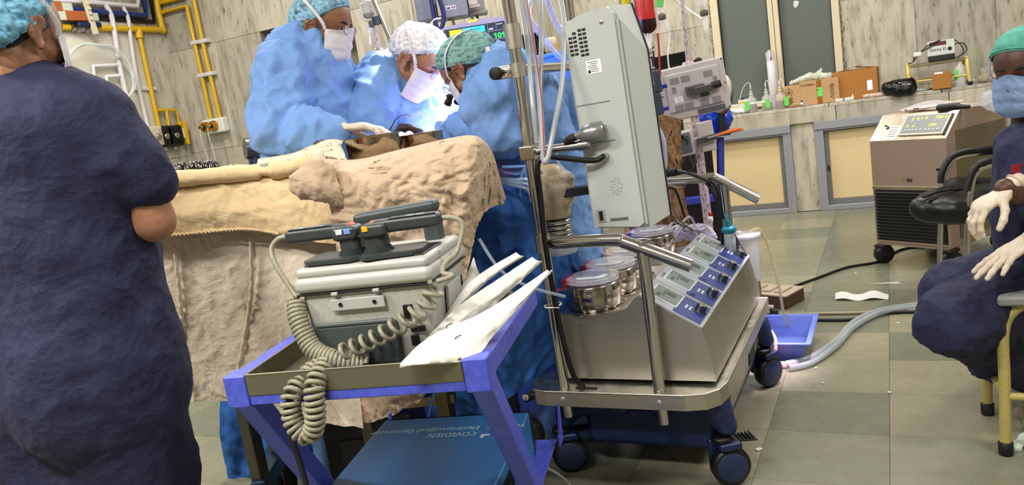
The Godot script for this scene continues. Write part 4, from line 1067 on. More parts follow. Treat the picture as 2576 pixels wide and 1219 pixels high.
	m.tube(fringe, 0.0045, 5)
	var roll := []; var rr := []
	for k in 60: roll.append(along(path([[200, 470, 2.33], [420, 452, 2.33], [600, 436, 2.335], [720, 425, 2.34], [800, 400, 2.36]]), k / 59.0)); rr.append(0.031 + 0.002 * sin(k * 0.5) + 0.001 * sin(k * 1.7) - (0.012 if absi(k - 37) < 2 else 0.0))
	m.tube(roll, rr, 12, true, 0.8)
	solo("drape", "yellow-tan cloth with a rolled edge covering the top of the instrument table", "drape", m, tan)
	# crumpled cloth over the raised stand at the right
	m = MB.new()
	curtain(m, [path([[790, 425, 2.66], [890, 418, 2.66], [1010, 396, 2.68], [1130, 372, 2.7], [1195, 362, 2.7], [1230, 382, 2.64], [1244, 410, 2.6]]),
		path([[800, 398, 2.3], [895, 404, 2.28], [1010, 378, 2.28], [1130, 350, 2.28], [1195, 344, 2.28], [1232, 374, 2.36], [1244, 410, 2.5]]),
		path([[822, 470, 2.17], [900, 450, 2.14], [1010, 430, 2.14], [1120, 400, 2.14], [1196, 380, 2.16], [1242, 415, 2.3], [1262, 470, 2.45]]),
		path([[850, 620, 2.15], [925, 600, 2.12], [1010, 560, 2.12], [1110, 540, 2.12], [1180, 500, 2.14], [1232, 470, 2.26], [1270, 497, 2.42]]),
		path([[880, 850, 2.2], [945, 840, 2.17], [1015, 800, 2.15], [1090, 770, 2.15], [1160, 670, 2.15], [1212, 520, 2.24], [1268, 505, 2.42]]),
		path([[915, 1058, 2.24], [962, 1052, 2.2], [1008, 1030, 2.18], [1075, 975, 2.18], [1168, 700, 2.16], [1210, 545, 2.23], [1266, 510, 2.42]])], 160, 150, 0.014, 7.0, 0.006, 5.0)
	# gathered corner at the left with its tie
	m.blob([[P(806, 398, 2.18), P(796, 430, 2.13), .014, .036], [P(796, 430, 2.13), P(766, 466, 2.11), .034, .036], [P(760, 462, 2.1), P(800, 476, 2.1), .03, .03], [P(812, 436, 2.13), P(826, 478, 2.12), .034, .028], [P(826, 478, 2.12), P(848, 500, 2.13), .026, .02]], 0.0065, 0.014, func(p: Vector3, n: Vector3) -> float: return 0.006 * rumple(p, 10.0))
	solo("drape", "crumpled brown-beige cloth draped over the raised stand under the steel bowls", "drape", m, crum)
	# raised stand
	t = thing("mayo_stand", "steel stand under the crumpled cloth, its square leg showing beneath", "stand")
	m = MB.new(); var tc := P(1030, 380, 2.45); tc.y = P(1010, 378, 2.28).y - 0.05
	m.box(tc, Vector3(0.5, 0.02, 0.3), 0.005, Basis(Vector3.UP, deg_to_rad(27))); part(t, "tray", m, dull)
	m = MB.new(); var lg := P(1118, 1000, 2.5); m.box(Vector3(lg.x, (tc.y - 0.01 + 0.05) / 2, lg.z), Vector3(0.045, tc.y - 0.07, 0.045), 0.004); part(t, "leg", m, steel("brassy_steel", Color(0.45, 0.42, 0.32), 0.4))
	m = MB.new(); m.box(P(1066, 1006, 2.52), Vector3(0.22, 0.035, 0.04), 0.004, Basis(Vector3.UP, deg_to_rad(20))); part(t, "brace", m, steel("brassy_steel"))
	m = MB.new(); m.box(Vector3(lg.x - 0.02, 0.035, lg.z), Vector3(0.4, 0.05, 0.34), 0.01); part(t, "base", m, plain("base_dark", Color(0.05, 0.06, 0.08), 0.5)); settle(t)
	# instruments with ring handles
	t = thing("scissor_row", "row of steel clamps with ring handles lying left on the tan cloth", "instruments")
	ring_row(t, P(452, 428, 2.5), P(542, 421, 2.55), 24, 0.018, steel("instrument_steel", Color(0.55, 0.5, 0.48), 0.22))
	m = MB.new(); m.box(P(500, 441, 2.52), Vector3(0.26, 0.006, 0.16), 0.002, Basis(Vector3.UP, deg_to_rad(27))); part(t, "tray", m, st)
	settle(t)
	t = thing("clamp", "gold-handled clamp lying on the tan cloth, middle of the table", "clamp")
	for k in 2:
		var ring := []
		for q in 14: ring.append(P(588 + k * 16, 421 - k, 2.52) + Vector3(0.016 * cos(TAU * q / 14), 0.008 * sin(TAU * q / 14), 0.01 * sin(TAU * q / 14)))
		m = MB.new(); m.tube(ring, 0.0035, 6, false, 1.0, true); part(t, "ring_handle", m, plain("gold", Color(0.8, 0.6, 0.2), 0.3, 0.9))
	m = MB.new(); m.rod(P(600, 421, 2.52), P(665, 412, 2.54), 0.004); part(t, "shank", m, st); settle(t)
	t = thing("clamp", "steel ring-handled clamps half under the white towel beside the first surgeon's sleeve", "clamp")
	ring_row(t, P(796, 372, 2.5), P(812, 368, 2.52), 5, 0.017, steel("instrument_steel")); settle(t)
	# white towels
	m = MB.new()
	curtain(m, [path([[655, 402, 2.7], [735, 388, 2.7], [790, 366, 2.7], [838, 354, 2.7], [866, 356, 2.68]]), path([[650, 406, 2.44], [735, 393, 2.44], [790, 372, 2.44], [825, 360, 2.44], [860, 368, 2.44]]), path([[648, 418, 2.37], [730, 404, 2.36], [800, 392, 2.33], [840, 398, 2.32], [872, 405, 2.3]])], 70, 36, 0.014, 8.0, 0.0, 5.0, 0.006)
	solo("towel", "white cotton towel bunched at the right end of the instrument table", "towel", m, drapery("towel_white", Color(0.86, 0.82, 0.71), 0.9, 4.0))
	# bowls
	var pol := steel("polished", Color(0.66, 0.6, 0.52), 0.1)
	pol.roughness_texture = null
	for q in [[948, 412, 2.44, 0.084, 0.085, "large steel bowl in front, with the white glove reaching into it"], [1062, 394, 2.6, 0.082, 0.075, "steel bowl behind and right of the front bowl, below the brown glove"]]:
		var b := P(q[0], q[1], q[2])
		m = MB.new(); var r: float = q[3]; var h: float = q[4]
		m.lathe([Vector2(0, 0), Vector2(r * .93, 0), Vector2(r * .97, .006), Vector2(r, h), Vector2(r + .012, h + .002), Vector2(r + .012, h + .004), Vector2(r - .002, h + .003), Vector2(r * .94, .008), Vector2(0, .005)], 40, XF(b))
		solo("bowl", q[5], "bowl", m, pol, "steel bowls on the table")
	for q in [[1010, 345, 0.017], [1030, 342, 0.016], [1018, 352, 0.013]]:
		t = thing("syringe", "white syringe standing in the rear steel bowl, %s" % ["left one", "right one", "front one"][[1010, 1030, 1018].find(q[0])], "syringe", P(q[0], q[1], 2.6), 0.0, "syringes in the rear bowl")
		m = MB.new(); m.lathe([Vector2(0, 0.012), Vector2(q[2] * .8, .012), Vector2(q[2], .006), Vector2(q[2], -.004), Vector2(q[2] * .6, -.006)], 18, XF(Vector3.ZERO, yup(Vector3(-0.3, 0.55, 0.75)))); part(t, "flange", m, plain("syringe_white", Color(0.85, 0.86, 0.88), 0.3))
		m = MB.new(); m.rod(Vector3.ZERO, Vector3(0.015, -0.06, -0.02), q[2] * .62); part(t, "barrel", m, glassy("syringe_clear", Color(0.85, 0.9, 0.95), 0.4))
	m = MB.new(); m.tube(smooth(path([[978, 338, 2.75], [985, 318, 2.72], [1000, 296, 2.74], [1022, 288, 2.8], [1034, 292, 2.85]]), 6), 0.0022, 6); solo("cord", "thin dark blue cord looping over the brown glove", "cord", m, plain("cord_navy", Color(0.06, 0.08, 0.25), 0.4))
	# operating table and the blue drapes over it
	t = thing("operating_table", "operating table on a grey pedestal, hidden under the blue drapes", "table")
	var oc := P(1195, 520, 2.98); oc.y = 0.0
	m = MB.new(); m.box(oc + Vector3(0, 0.86, 0), Vector3(0.36, 0.09, 0.24), 0.03, Basis(Vector3.UP, deg_to_rad(27))); part(t, "mattress", m, plain("base_dark", Color.BLACK))
	m = MB.new(); m.box(oc + Vector3(0, 0.45, 0), Vector3(0.2, 0.8, 0.2), 0.03); m.box(oc + Vector3(0, 0.06, 0), Vector3(0.4, 0.11, 0.3), 0.03); part(t, "pedestal", m, plain("pedestal_grey", Color(0.28, 0.27, 0.26), 0.5)); settle(t)
	var deep := crisp("drape_blue", Color(0.17, 0.4, 0.72), 0.5, 1.2)
	m = MB.new()
	curtain(m, [path([[1100, 430, 2.92], [1200, 440, 2.8], [1300, 452, 2.72], [1400, 470, 2.84], [1475, 470, 2.92]]), path([[1090, 700, 2.68], [1210, 640, 2.6], [1320, 660, 2.56], [1410, 680, 2.72], [1480, 680, 2.84]]), path([[1060, 1010, 2.72], [1180, 1045, 2.64], [1262, 1008, 2.6], [1392, 916, 2.68], [1480, 870, 2.85]])], 70, 80, 0.018, 3.2, 0.012, 4.0)
	var fl2 := MB.new(); curtain(fl2, [path([[1255, 590, 2.535], [1290, 575, 2.52], [1325, 556, 2.51]]), path([[1268, 640, 2.515], [1300, 620, 2.505], [1334, 600, 2.495]])], 12, 10, 0.002, 4.0, 0.0, 1.0, 0.006); m.merge(fl2)
	solo("drape", "deep blue drape hanging from the operating table, behind the paper packets", "drape", m, deep)
	m = MB.new()
	curtain(m, [path([[553, 985, 2.88], [640, 985, 2.84], [740, 990, 2.84], [860, 1000, 2.9]]), path([[558, 1090, 2.88], [650, 1100, 2.84], [745, 1100, 2.84], [865, 1090, 2.9]]), path([[570, 1194, 2.93], [665, 1196, 2.86], [745, 1178, 2.86], [880, 1120, 2.95]])], 40, 30, 0.014, 4.0, 0.02, 2.5)
	solo("drape", "blue drape reaching the floor below the pale beige drape, left of the trolley", "drape", m, deep)
	m = MB.new()
	curtain(m, [path([[1075, 196, 3.75], [1200, 178, 3.7], [1335, 156, 3.65], [1470, 128, 3.6]]), path([[1085, 290, 3.75], [1210, 280, 3.7], [1345, 260, 3.65], [1480, 250, 3.6]]), path([[1100, 430, 3.72], [1230, 430, 3.68], [1370, 430, 3.62], [1500, 430, 3.58]])], 50, 40, 0.012, 3.0, 0.008, 3.0)
	m.tube(path([[1072, 194, 3.76], [1200, 175, 3.71], [1472, 124, 3.61]]), 0.012, 8)
	solo("drape", "bright blue screen drape stretched behind the two right surgeons", "drape", m, cloth("drape_screen", Color(0.2, 0.42, 0.75), 0.25, 1.6, 0.03, 0.1))
	m = MB.new(); m.box(P(1268, 590, 2.585), Vector3(0.001, 0.001, 0.001)); 
	m = MB.new(); m.blob([[P(1225, 395, 2.86), P(1262, 445, 2.8), .045, .06], [P(1215, 360, 2.9), P(1240, 420, 2.86), .03, .05]], 0.011, 0.03, func(p: Vector3, n: Vector3) -> float: return 0.008 * rumple(p, 8.0))
	solo("cloth_bundle", "lilac cloth bundle beside the crumpled drape, at the bending surgeon's waist", "cloth", m, cloth("lilac", Color(0.62, 0.55, 0.82), 0.4, 3.0))
	for k in 3:
		m = MB.new(); m.tube(smooth(path([[1240, 448 + k * 6, 2.7], [1290, 452 + k * 7, 2.66], [1345, 460 + k * 16, 2.64], [1400, 560 + k * 30, 2.7], [1415, 620, 2.72]]), 8), 0.006, 8)
		solo("tubing", "clear tube running from the crumpled drape to the pump machine, %s of three" % ["upper", "middle", "lower"][k], "tube", m, glassy("tube_clear", Color(0.85, 0.92, 1.0), 0.3), "clear tubes from the patient")
	m = MB.new(); m.tube(smooth(path([[1205, 600, 2.2], [1260, 680, 2.2], [1330, 720, 2.25], [1420, 745, 2.35]]), 8), 0.005, 8); solo("tubing", "clear tube dropping behind the paper packets to the pump machine", "tube", m, glassy("tube_clear", Color.WHITE, 0.3))
	m = MB.new(); m.tube(smooth(path([[1110, 958, 2.4], [1088, 1000, 2.4], [1078, 1046, 2.42]]), 8), 0.004, 8); solo("cord", "light blue cord hanging beside the brassy steel leg under the trolley tray", "cord", m, plain("cord_blue", Color(0.25, 0.5, 0.85), 0.4))
	# small trolley-side floor boxes seen under the table
	t = thing("foot_box", "black box on the floor under the table, behind the blue generator", "box")
	m = MB.new(); var fb := P(955, 1120, 2.75); m.box(Vector3(fb.x, 0.14, fb.z), Vector3(0.34, 0.28, 0.22), 0.02, Basis(Vector3.UP, deg_to_rad(20))); part(t, "case", m, plain("case_black", Color(0.02, 0.02, 0.022), 0.5))
	m = MB.new(); m.box(Vector3(fb.x, 0.15, fb.z) - forward * 0.11, Vector3(0.24, 0.12, 0.02), 0.005, Basis(Vector3.UP, deg_to_rad(20))); part(t, "panel", m, plain("panel_grey", Color(0.12, 0.12, 0.13), 0.4)); settle(t)

# ---------- trolley with defibrillator
func trolley_things():
	var paint := mottled("trolley_blue", Color(0.27, 0.31, 0.74), Color(0.31, 0.36, 0.8), 0.4, 0.0, Vector3.ONE * 5, 0.03)
	var O := Vector3(-1.202, 0, -1.077); var yaw := 13.5
	var t := thing("trolley", "violet-blue painted metal trolley with slanted legs and a steel tray top", "trolley", O, yaw)
	# x along the front bar, -z away from the camera
	var w := 0.5; var d := 0.47; var h := 0.845
	for x: float in [0.0, w]:
		var m := MB.new(); m.box(Vector3(x, h - 0.015, -d / 2), Vector3(0.045, 0.045, d + 0.045), 0.004); part(t, "side_rail", m, paint)
		m = MB.new(); m.box(Vector3(x, h - 0.022, 0.0), Vector3(0.05, 0.068, 0.05), 0.005); part(t, "corner_post", m, paint)
		var a := Vector3(x, h - 0.03, -0.0); var b := Vector3(x, 0.06, -0.51)
		m = MB.new(); m.box((a + b) / 2, Vector3(0.042, a.distance_to(b), 0.046), 0.004, frame(Vector3.RIGHT, a - b)); part(t, "leg", m, paint)
		m = MB.new(); m.box(Vector3(x, 0.06, -0.68), Vector3(0.045, 0.04, 0.4), 0.004); part(t, "runner", m, paint)
		for z in [-0.52, -0.84]:
			m = MB.new(); m.cyl(Vector3(x - 0.0125, 0.031, z), 0.03, 0.025, 0.006, Basis(Vector3.BACK, -PI / 2)); part(t, "caster", m, plain("rubber", Color.BLACK))
		a = Vector3(x, 0.36, -0.66); b = Vector3(x, 0.44, -0.73)
		m = MB.new(); m.prism([Vector2(0, 0), Vector2(0.05, 0.0), Vector2(0.07, 0.1), Vector2(0.055, 0.1), Vector2(0.02, 0.03), Vector2(0, 0.03)], 0.005, XF(Vector3(x + 0.0, 0.375, -0.6), Basis(Vector3.UP, PI / 2))); part(t, "shelf_lip", m, paint)
	var m := MB.new(); m.box(Vector3(w / 2, h - 0.037, 0.004), Vector3(w - 0.05, 0.03, 0.035), 0.003); part(t, "cross_bar", m, paint)
	m = MB.new(); m.box(Vector3(w / 2, h - 0.03, -d), Vector3(w - 0.05, 0.045, 0.04), 0.003); part(t, "cross_bar", m, paint)
	m = MB.new(); m.box(Vector3(w / 2, 0.374, -0.45), Vector3(w - 0.03, 0.006, 0.4), 0.002); part(t, "lower_shelf", m, paint)
	var tr := plain("tray_steel", Color(0.46, 0.445, 0.37), 0.35, 0.6)
	m = MB.new()
	var x0 := 0.027; var x1 := w - 0.027; var z0 := 0.022; var z1 := -d + 0.024; var yb := h - 0.03; var yt := h + 0.012
	m.box(Vector3((x0 + x1) / 2, yb, (z0 + z1) / 2), Vector3(x1 - x0, 0.003, z0 - z1))
	m.box(Vector3((x0 + x1) / 2, (yb + yt) / 2, z0), Vector3(x1 - x0, yt - yb, 0.003)); m.box(Vector3((x0 + x1) / 2, (yb + yt) / 2, z1), Vector3(x1 - x0, yt - yb, 0.003))
	for x: float in [x0, x1]: m.box(Vector3(x, (yb + yt) / 2, (z0 + z1) / 2), Vector3(0.003, yt - yb, z0 - z1))
	m.rod(Vector3(x0, yt, z0), Vector3(x1, yt, z0), 0.0025, -1, 6); m.rod(Vector3(x0, yt, z1), Vector3(x1, yt, z1), 0.0025, -1, 6); m.rod(Vector3(x0, yt, z0), Vector3(x0, yt, z1), 0.0025, -1, 6); m.rod(Vector3(x1, yt, z0), Vector3(x1, yt, z1), 0.0025, -1, 6)
	part(t, "tray", m, tr, "worn steel tray set into the frame")
	# generator on the lower shelf, its lettering turned to the far side
	var gb := mottled("generator_blue", Color(0.14, 0.38, 0.6), Color(0.15, 0.4, 0.63), 0.4, 0.0, Vector3.ONE * 6, 0.05)
	t = thing("generator", "teal-blue electrosurgical generator with white lettering on the lower shelf of the trolley", "generator", O + Basis(Vector3.UP, deg_to_rad(yaw)) * Vector3(0.235, 0.377, -0.33), yaw)
	m = MB.new(); m.box(Vector3(0, 0.063, 0), Vector3(0.41, 0.12, 0.46), 0.006); part(t, "case", m, gb)
	m = MB.new(); m.prism([Vector2(-0.23, 0.0), Vector2(-0.262, 0.02), Vector2(-0.245, 0.11), Vector2(-0.23, 0.122)], 0.41, XF(Vector3(0, 0.001, 0), Basis(Vector3.UP, -PI / 2))); part(t, "front_panel", m, plain("generator_front", Color(0.06, 0.07, 0.09), 0.4))
	for k in 16:
		m = MB.new(); m.box(Vector3(0.2065, 0.06, 0.2 - k * 0.012), Vector3(0.003, 0.075, 0.004)); part(t, "vent_slot", m, plain("rubber", Color.BLACK))
	for s in [[-0.15, -0.17], [0.15, -0.17], [-0.15, 0.17], [0.15, 0.17]]:
		m = MB.new(); m.cyl(Vector3(s[0], 0, s[1]), 0.014, 0.006); part(t, "foot", m, plain("rubber", Color.BLACK))
	var ink := plain("ink_pale", Color(0.68, 0.78, 0.86), 0.5)
	var tb := Basis(Vector3.UP, PI) * Basis(Vector3.RIGHT, -PI / 2)
	words(t, "lettering", "COVIDIEN", 0.021, XF(Vector3(0.025, 0.1236, -0.11), tb), ink)
	words(t, "lettering", "Force FX   Electrosurgical Generator", 0.019, XF(Vector3(0.0, 0.1236, -0.145), tb), ink)
	m = MB.new(); m.prism([Vector2(0, 0), Vector2(0.022, 0), Vector2(0.022, 0.02), Vector2(0.013, 0.02), Vector2(0.013, 0.009), Vector2(0, 0.009)], 0.0006, XF(Vector3(0.128, 0.1236, -0.102), tb)); m.prism([Vector2(0, 0), Vector2(0.026, 0), Vector2(0.026, 0.008), Vector2(0.009, 0.008), Vector2(0.009, 0.02), Vector2(0, 0.02)], 0.0006, XF(Vector3(0.168, 0.1236, -0.102), tb)); part(t, "emblem", m, ink)
	# defibrillator
	var B := Basis(Vector3.UP, deg_to_rad(yaw))
	var dp := O + B * Vector3(0.268, h - 0.028, -0.185)
	defibrillator(dp, yaw - 1.0)
	# paper packets
	var pp := mottled("packet_paper", Color(0.8, 0.79, 0.76), Color(0.87, 0.86, 0.84), 0.5, 0.0, Vector3.ONE * 6, 0.03); pp.normal_enabled = true; pp.normal_texture = mats["scrub_navy"].normal_texture; pp.normal_scale = 0.25
	var rows := [
		[[[1012, 917, 1.36], [1180, 903, 1.38], [1252, 832, 1.44], [1390, 680, 1.55]], [[1008, 911, 1.37], [1085, 842, 1.43], [1222, 778, 1.49], [1376, 675, 1.58]], "large white paper packet in front, its point hanging over the tray edge"],
		[[[1062, 880, 1.46], [1172, 822, 1.5], [1262, 750, 1.56], [1364, 657, 1.64]], [[1072, 850, 1.48], [1150, 772, 1.52], [1228, 716, 1.58], [1338, 643, 1.67]], "second white paper packet behind the large front one, its end curled up"],
		[[[1100, 850, 1.52], [1162, 775, 1.56], [1232, 702, 1.61], [1318, 644, 1.68]], [[1098, 830, 1.53], [1148, 750, 1.57], [1204, 690, 1.63], [1298, 631, 1.7]], "third white paper packet with a slim raised end, third from the front"],
		[[[1130, 800, 1.58], [1186, 742, 1.6], [1226, 706, 1.62], [1249, 690, 1.64]], [[1118, 790, 1.58], [1170, 722, 1.61], [1200, 692, 1.63], [1229, 673, 1.66]], "short rolled white paper packet between the raised ends and the drape"],
		[[[1130, 790, 1.62], [1172, 742, 1.63], [1196, 722, 1.65], [1213, 700, 1.67]], [[1108, 790, 1.62], [1150, 732, 1.64], [1174, 690, 1.66], [1191, 644, 1.69]], "leftmost white paper packet, upright against the defibrillator side"]]
	for q in rows:
		m = MB.new(); var e1 := path(q[0]); var e2 := path(q[1])
		m.sheet(26, 12, func(u, v): return along(e1, u).lerp(along(e2, u), v) - forward * (0.022 * sin(PI * v) * (1.0 - u * 0.3) + 0.012 * u * u * v + 0.004 * rumple(along(e1, u) + Vector3(0, v * 0.1, 0), 9.0)), 0.0025)
		var o := solo("paper_packet", q[2], "packet", m, pp, "paper packets on the trolley")
	t = thing("packet_print", "small grey print marks on the large front paper packet", "print")
	for q in [[1128, 818, 1.425], [1150, 848, 1.41]]:
		m = MB.new(); m.tube(smooth(path([[q[0] - 5, q[1] + 8, q[2]], [q[0] - 3, q[1], q[2]], [q[0] + 10, q[1] - 6, q[2]]]), 4), 0.0011, 5); part(t, "mark", m, plain("ink_grey", Color(0.25, 0.26, 0.28), 0.7))
	settle(t)
	# black cord from the tray to the floor
	m = MB.new(); m.tube(smooth(path([[738, 968, 1.53], [729, 985, 1.47], [728, 1015, 1.44], [735, 1100, 1.45], [760, 1180, 1.52], [790, 1290, 1.6], [820, 1420, 1.75], [860, 1560, 1.95]]), 6), 0.0065, 8); solo("cord", "black power cord dropping from the trolley tray past its left leg", "cord", m, plain("cord_black", Color(0.02, 0.02, 0.02), 0.45))
	m = MB.new(); m.tube(smooth(path([[1300, 1200, 2.0], [1345, 1168, 2.3], [1400, 1190, 2.3], [1440, 1225, 2.2]]), 6), 0.005, 8); solo("cord", "pale grey cord on the floor between trolley and pump machine", "cord", m, plain("cord_grey", Color(0.6, 0.62, 0.58), 0.5))
func paddle(t: Node3D, nm: String, s: float, at: Vector3, yaw: float):
	# s: side to which the handle points
	var g := plain("paddle_grey", Color(0.2, 0.225, 0.225), 0.38)
	var b := Basis(Vector3.UP, yaw)
	var m := MB.new(); var pl := []
	for q in [[-.062, .045], [-.045, .056], [.05, .05], [.066, .03], [.066, -.03], [.05, -.05], [-.045, -.05], [-.062, -.036]]: pl.append(Vector2(q[0] * s, q[1]))
	m.prism(pl, 0.008, XF(at + Vector3(0, 0.0, 0), b * Basis(Vector3.RIGHT, PI / 2)))
	var r := part(t, "paddle", m, g)
	m = MB.new(); m.box(at + b * Vector3(s * -.034, .022, 0), Vector3(.046, .046, .044), .012, b); m.tube([at + b * Vector3(s * -.034, .0, 0), at + b * Vector3(s * -.034, .02, 0)], [.036, .022], 12, false); part(r, "column", m, g)
	m = MB.new(); m.box(at + b * Vector3(s * .036, .054, 0), Vector3(.145, .028, .034), .009, b); m.box(at + b * Vector3(s * -.03, .049, 0.004), Vector3(.056, .03, .05), .01, b); part(r, "grip", m, g)
	m = MB.new(); m.box(at + b * Vector3(s * .05, .0682, 0), Vector3(.098, .0016, .026), .0007, b); part(r, "label_strip", m, plain("paddle_dark", Color(0.1, 0.11, 0.12), 0.4))
	m = MB.new(); m.lathe([Vector2(0, .0035), Vector2(.012, .003), Vector2(.0145, 0)], 20, XF(at + b * Vector3(s * -.03, .0635, -.006), b * Basis.from_scale(Vector3(1, 1, .8)))); part(r, "shock_button", m, plain("button_orange", Color(0.9, 0.3, 0.06), 0.35))
	words(r, "lettering", nm, 0.013, XF(at + b * Vector3(s * .056, .0694, 0.002), b * Basis(Vector3.RIGHT, -PI / 2)), plain("ink_white", Color(0.8, 0.82, 0.84), 0.5))
	if s < 0:
		for k in [[-.008, Color(0.85, 0.87, 0.9)], [.010, Color(0.45, 0.6, 0.9)]]:
			m = MB.new(); m.box(at + b * Vector3(.03 + k[0], .0545, .0295), Vector3(.014, .011, .003), .0012, b); part(r, "energy_button", m, plain("button_%.2f" % k[1].r, k[1], 0.3))
	else:
		m = MB.new(); m.box(at + b * Vector3(-.045, .0555, .0295), Vector3(.013, .011, .003), .0012, b); part(r, "charge_button", m, plain("button_yellow", Color(0.9, 0.7, 0.1), 0.3))
func defibrillator(at: Vector3, yaw: float):
	var t := thing("defibrillator", "grey defibrillator with two dark hand paddles on top, standing in the trolley tray", "defibrillator", at, yaw)
	var lg := mottled("defib_grey", Color(0.64, 0.64, 0.61), Color(0.69, 0.69, 0.66), 0.45, 0.0, Vector3.ONE * 7, 0.03); var dg := plain("defib_dark", Color(0.24, 0.27, 0.27), 0.42); var bk := plain("defib_black", Color(0.03, 0.03, 0.035), 0.4)
	var m := MB.new()
	# case flares slightly towards the lid
	m.box(Vector3(0, .085, 0), Vector3(.27, .17, .22), .014); m.bend(func(p: Vector3): return Vector3(p.x * (0.93 + p.y * 0.75), p.y, p.z * (0.97 + p.y * 0.3)))
	part(t, "case", m, lg)
	m = MB.new(); m.box(Vector3(0, .186, 0), Vector3(.302, .036, .245), .016); m.box(Vector3(0, .21, .0), Vector3(.288, .022, .23), .01); part(t, "lid", m, plain("defib_light", Color(0.68, 0.68, 0.66), 0.4))
	m = MB.new(); m.box(Vector3(0, .168, .0), Vector3(.292, .004, .238), .001); part(t, "seam", m, bk)
	for s in [-1, 1]:
		m = MB.new(); m.box(Vector3(s * .07, .2215, .035), Vector3(.122, .006, .118), .0028); part(t, "paddle_well", m, plain("well_black", Color(0.025, 0.025, 0.028), 0.2))
	m = MB.new(); m.box(Vector3(-.03, .058, .1145), Vector3(.178, .085, .022), .006); var pn := part(t, "battery_panel", m, dg)
	m = MB.new(); m.box(Vector3(-.03, .103, .1215), Vector3(.17, .008, .01), .003); part(pn, "panel_ledge", m, plain("defib_mid", Color(0.32, 0.35, 0.35), 0.4))
	m = MB.new(); m.box(Vector3(-.016, .142, .1175), Vector3(.118, .024, .006), .002); pn = part(t, "plate", m, plain("defib_light", Color.WHITE))
	for x in [-.052, .022]:
		m = MB.new(); m.cyl(Vector3(x, .143, .1205), .0042, .002, 0.0, Basis(Vector3.RIGHT, PI / 2)); part(pn, "screw", m, bk)
	for x in [-.06, .03]:
		m = MB.new(); m.box(Vector3(x, .166, .122), Vector3(.014, .007, .008), .002); part(t, "latch", m, plain("defib_light", Color.WHITE))
	for q in [[.086, .115, .02, .028], [.1, .078, .03, .012], [.09, .055, .016, .022], [.106, .04, .014, .02]]:
		m = MB.new(); m.box(Vector3(q[0], q[1], .1125), Vector3(q[2], q[3], .006), .0015); part(t, "port", m, bk)
	m = MB.new(); m.box(Vector3(.142, .1, -.01), Vector3(.008, .085, .09), .003, Basis(Vector3.BACK, -.09)); part(t, "side_door", m, plain("defib_light", Color.WHITE))
	m = MB.new(); m.box(Vector3(.147, .1, -.06), Vector3(.004, .08, .004)); m.box(Vector3(.144, .06, -.01), Vector3(.004, .003, .08)); part(t, "door_gap", m, bk)
	m = MB.new(); m.box(Vector3(.02, .002, .113), Vector3(.03, .006, .008), .001); part(t, "foot_slot", m, bk)
	m = MB.new(); m.box(Vector3(.015, .29, -.085), Vector3(.2, .026, .04), .011, Basis(Vector3.BACK, .06)); var hd := part(t, "carry_handle", m, dg)
	m = MB.new(); m.box(Vector3(.095, .25, -.085), Vector3(.04, .07, .034), .008); part(hd, "handle_post", m, dg); m = MB.new(); m.box(Vector3(-.06, .25, -.085), Vector3(.034, .07, .034), .008); part(hd, "handle_post", m, dg)
	words(t, "lettering", "USB", 0.006, XF(Vector3(.104, .092, .1162)), bk)
	paddle(t, "Sternum", -1.0, Vector3(-.07, .228, .05), 0.02)
	paddle(t, "Apex", 1.0, Vector3(.055, .228, .052), 0.08)
	# cables
	var cm := mottled("cable_cream", Color(0.5, 0.49, 0.41), Color(0.6, 0.58, 0.5), 0.5, 0.0, Vector3.ONE * 14, 0.04)
	m = MB.new()
	m.tube(smooth([Vector3(-.176, .282, .05), Vector3(-.2, .28, .052), Vector3(-.216, .262, .06), Vector3(-.205, .23, .075), Vector3(-.17, .175, .09), Vector3(-.155, .16, .1)], 6), .0055, 8)
	coil(m, [Vector3(-.152, .158, .11), Vector3(-.145, .12, .13), Vector3(-.115, .06, .145), Vector3(-.06, .035, .15), Vector3(-.01, .02, .14)], .0165, 27, .0052)
	m.rod(Vector3(-.18, .282, .05), Vector3(-.155, .282, .05), .009)
	coil(m, [Vector3(-.02, .03, .128), Vector3(-.06, .028, .135), Vector3(-.105, .03, .16), Vector3(-.135, .0, .222), Vector3(-.14, -.05, .232), Vector3(-.122, -.082, .232), Vector3(-.1, -.07, .232), Vector3(-.088, -.03, .232), Vector3(-.085, .015, .22), Vector3(-.075, .042, .18)], .0165, 36, .0052)
	part(t, "coiled_cable", m, cm, "dirty cream coiled cable heaped left and looping over the tray edge")
	m = MB.new()
	m.tube(smooth([Vector3(.158, .283, .042), Vector3(.19, .278, .042), Vector3(.204, .26, .045), Vector3(.19, .215, .065), Vector3(.172, .2, .09), Vector3(.17, .185, .11), Vector3(.19, .178, .115), Vector3(.16, .172, .125)], 6), .0052, 8)
	coil(m, [Vector3(.16, .165, .125), Vector3(.135, .13, .14), Vector3(.09, .105, .15), Vector3(.03, .078, .15), Vector3(-.04, .055, .148), Vector3(-.07, .045, .14)], .0165, 11, .0048)
	part(t, "coiled_cable", m, cm, "stretched cream coiled cable crossing the grey panel")

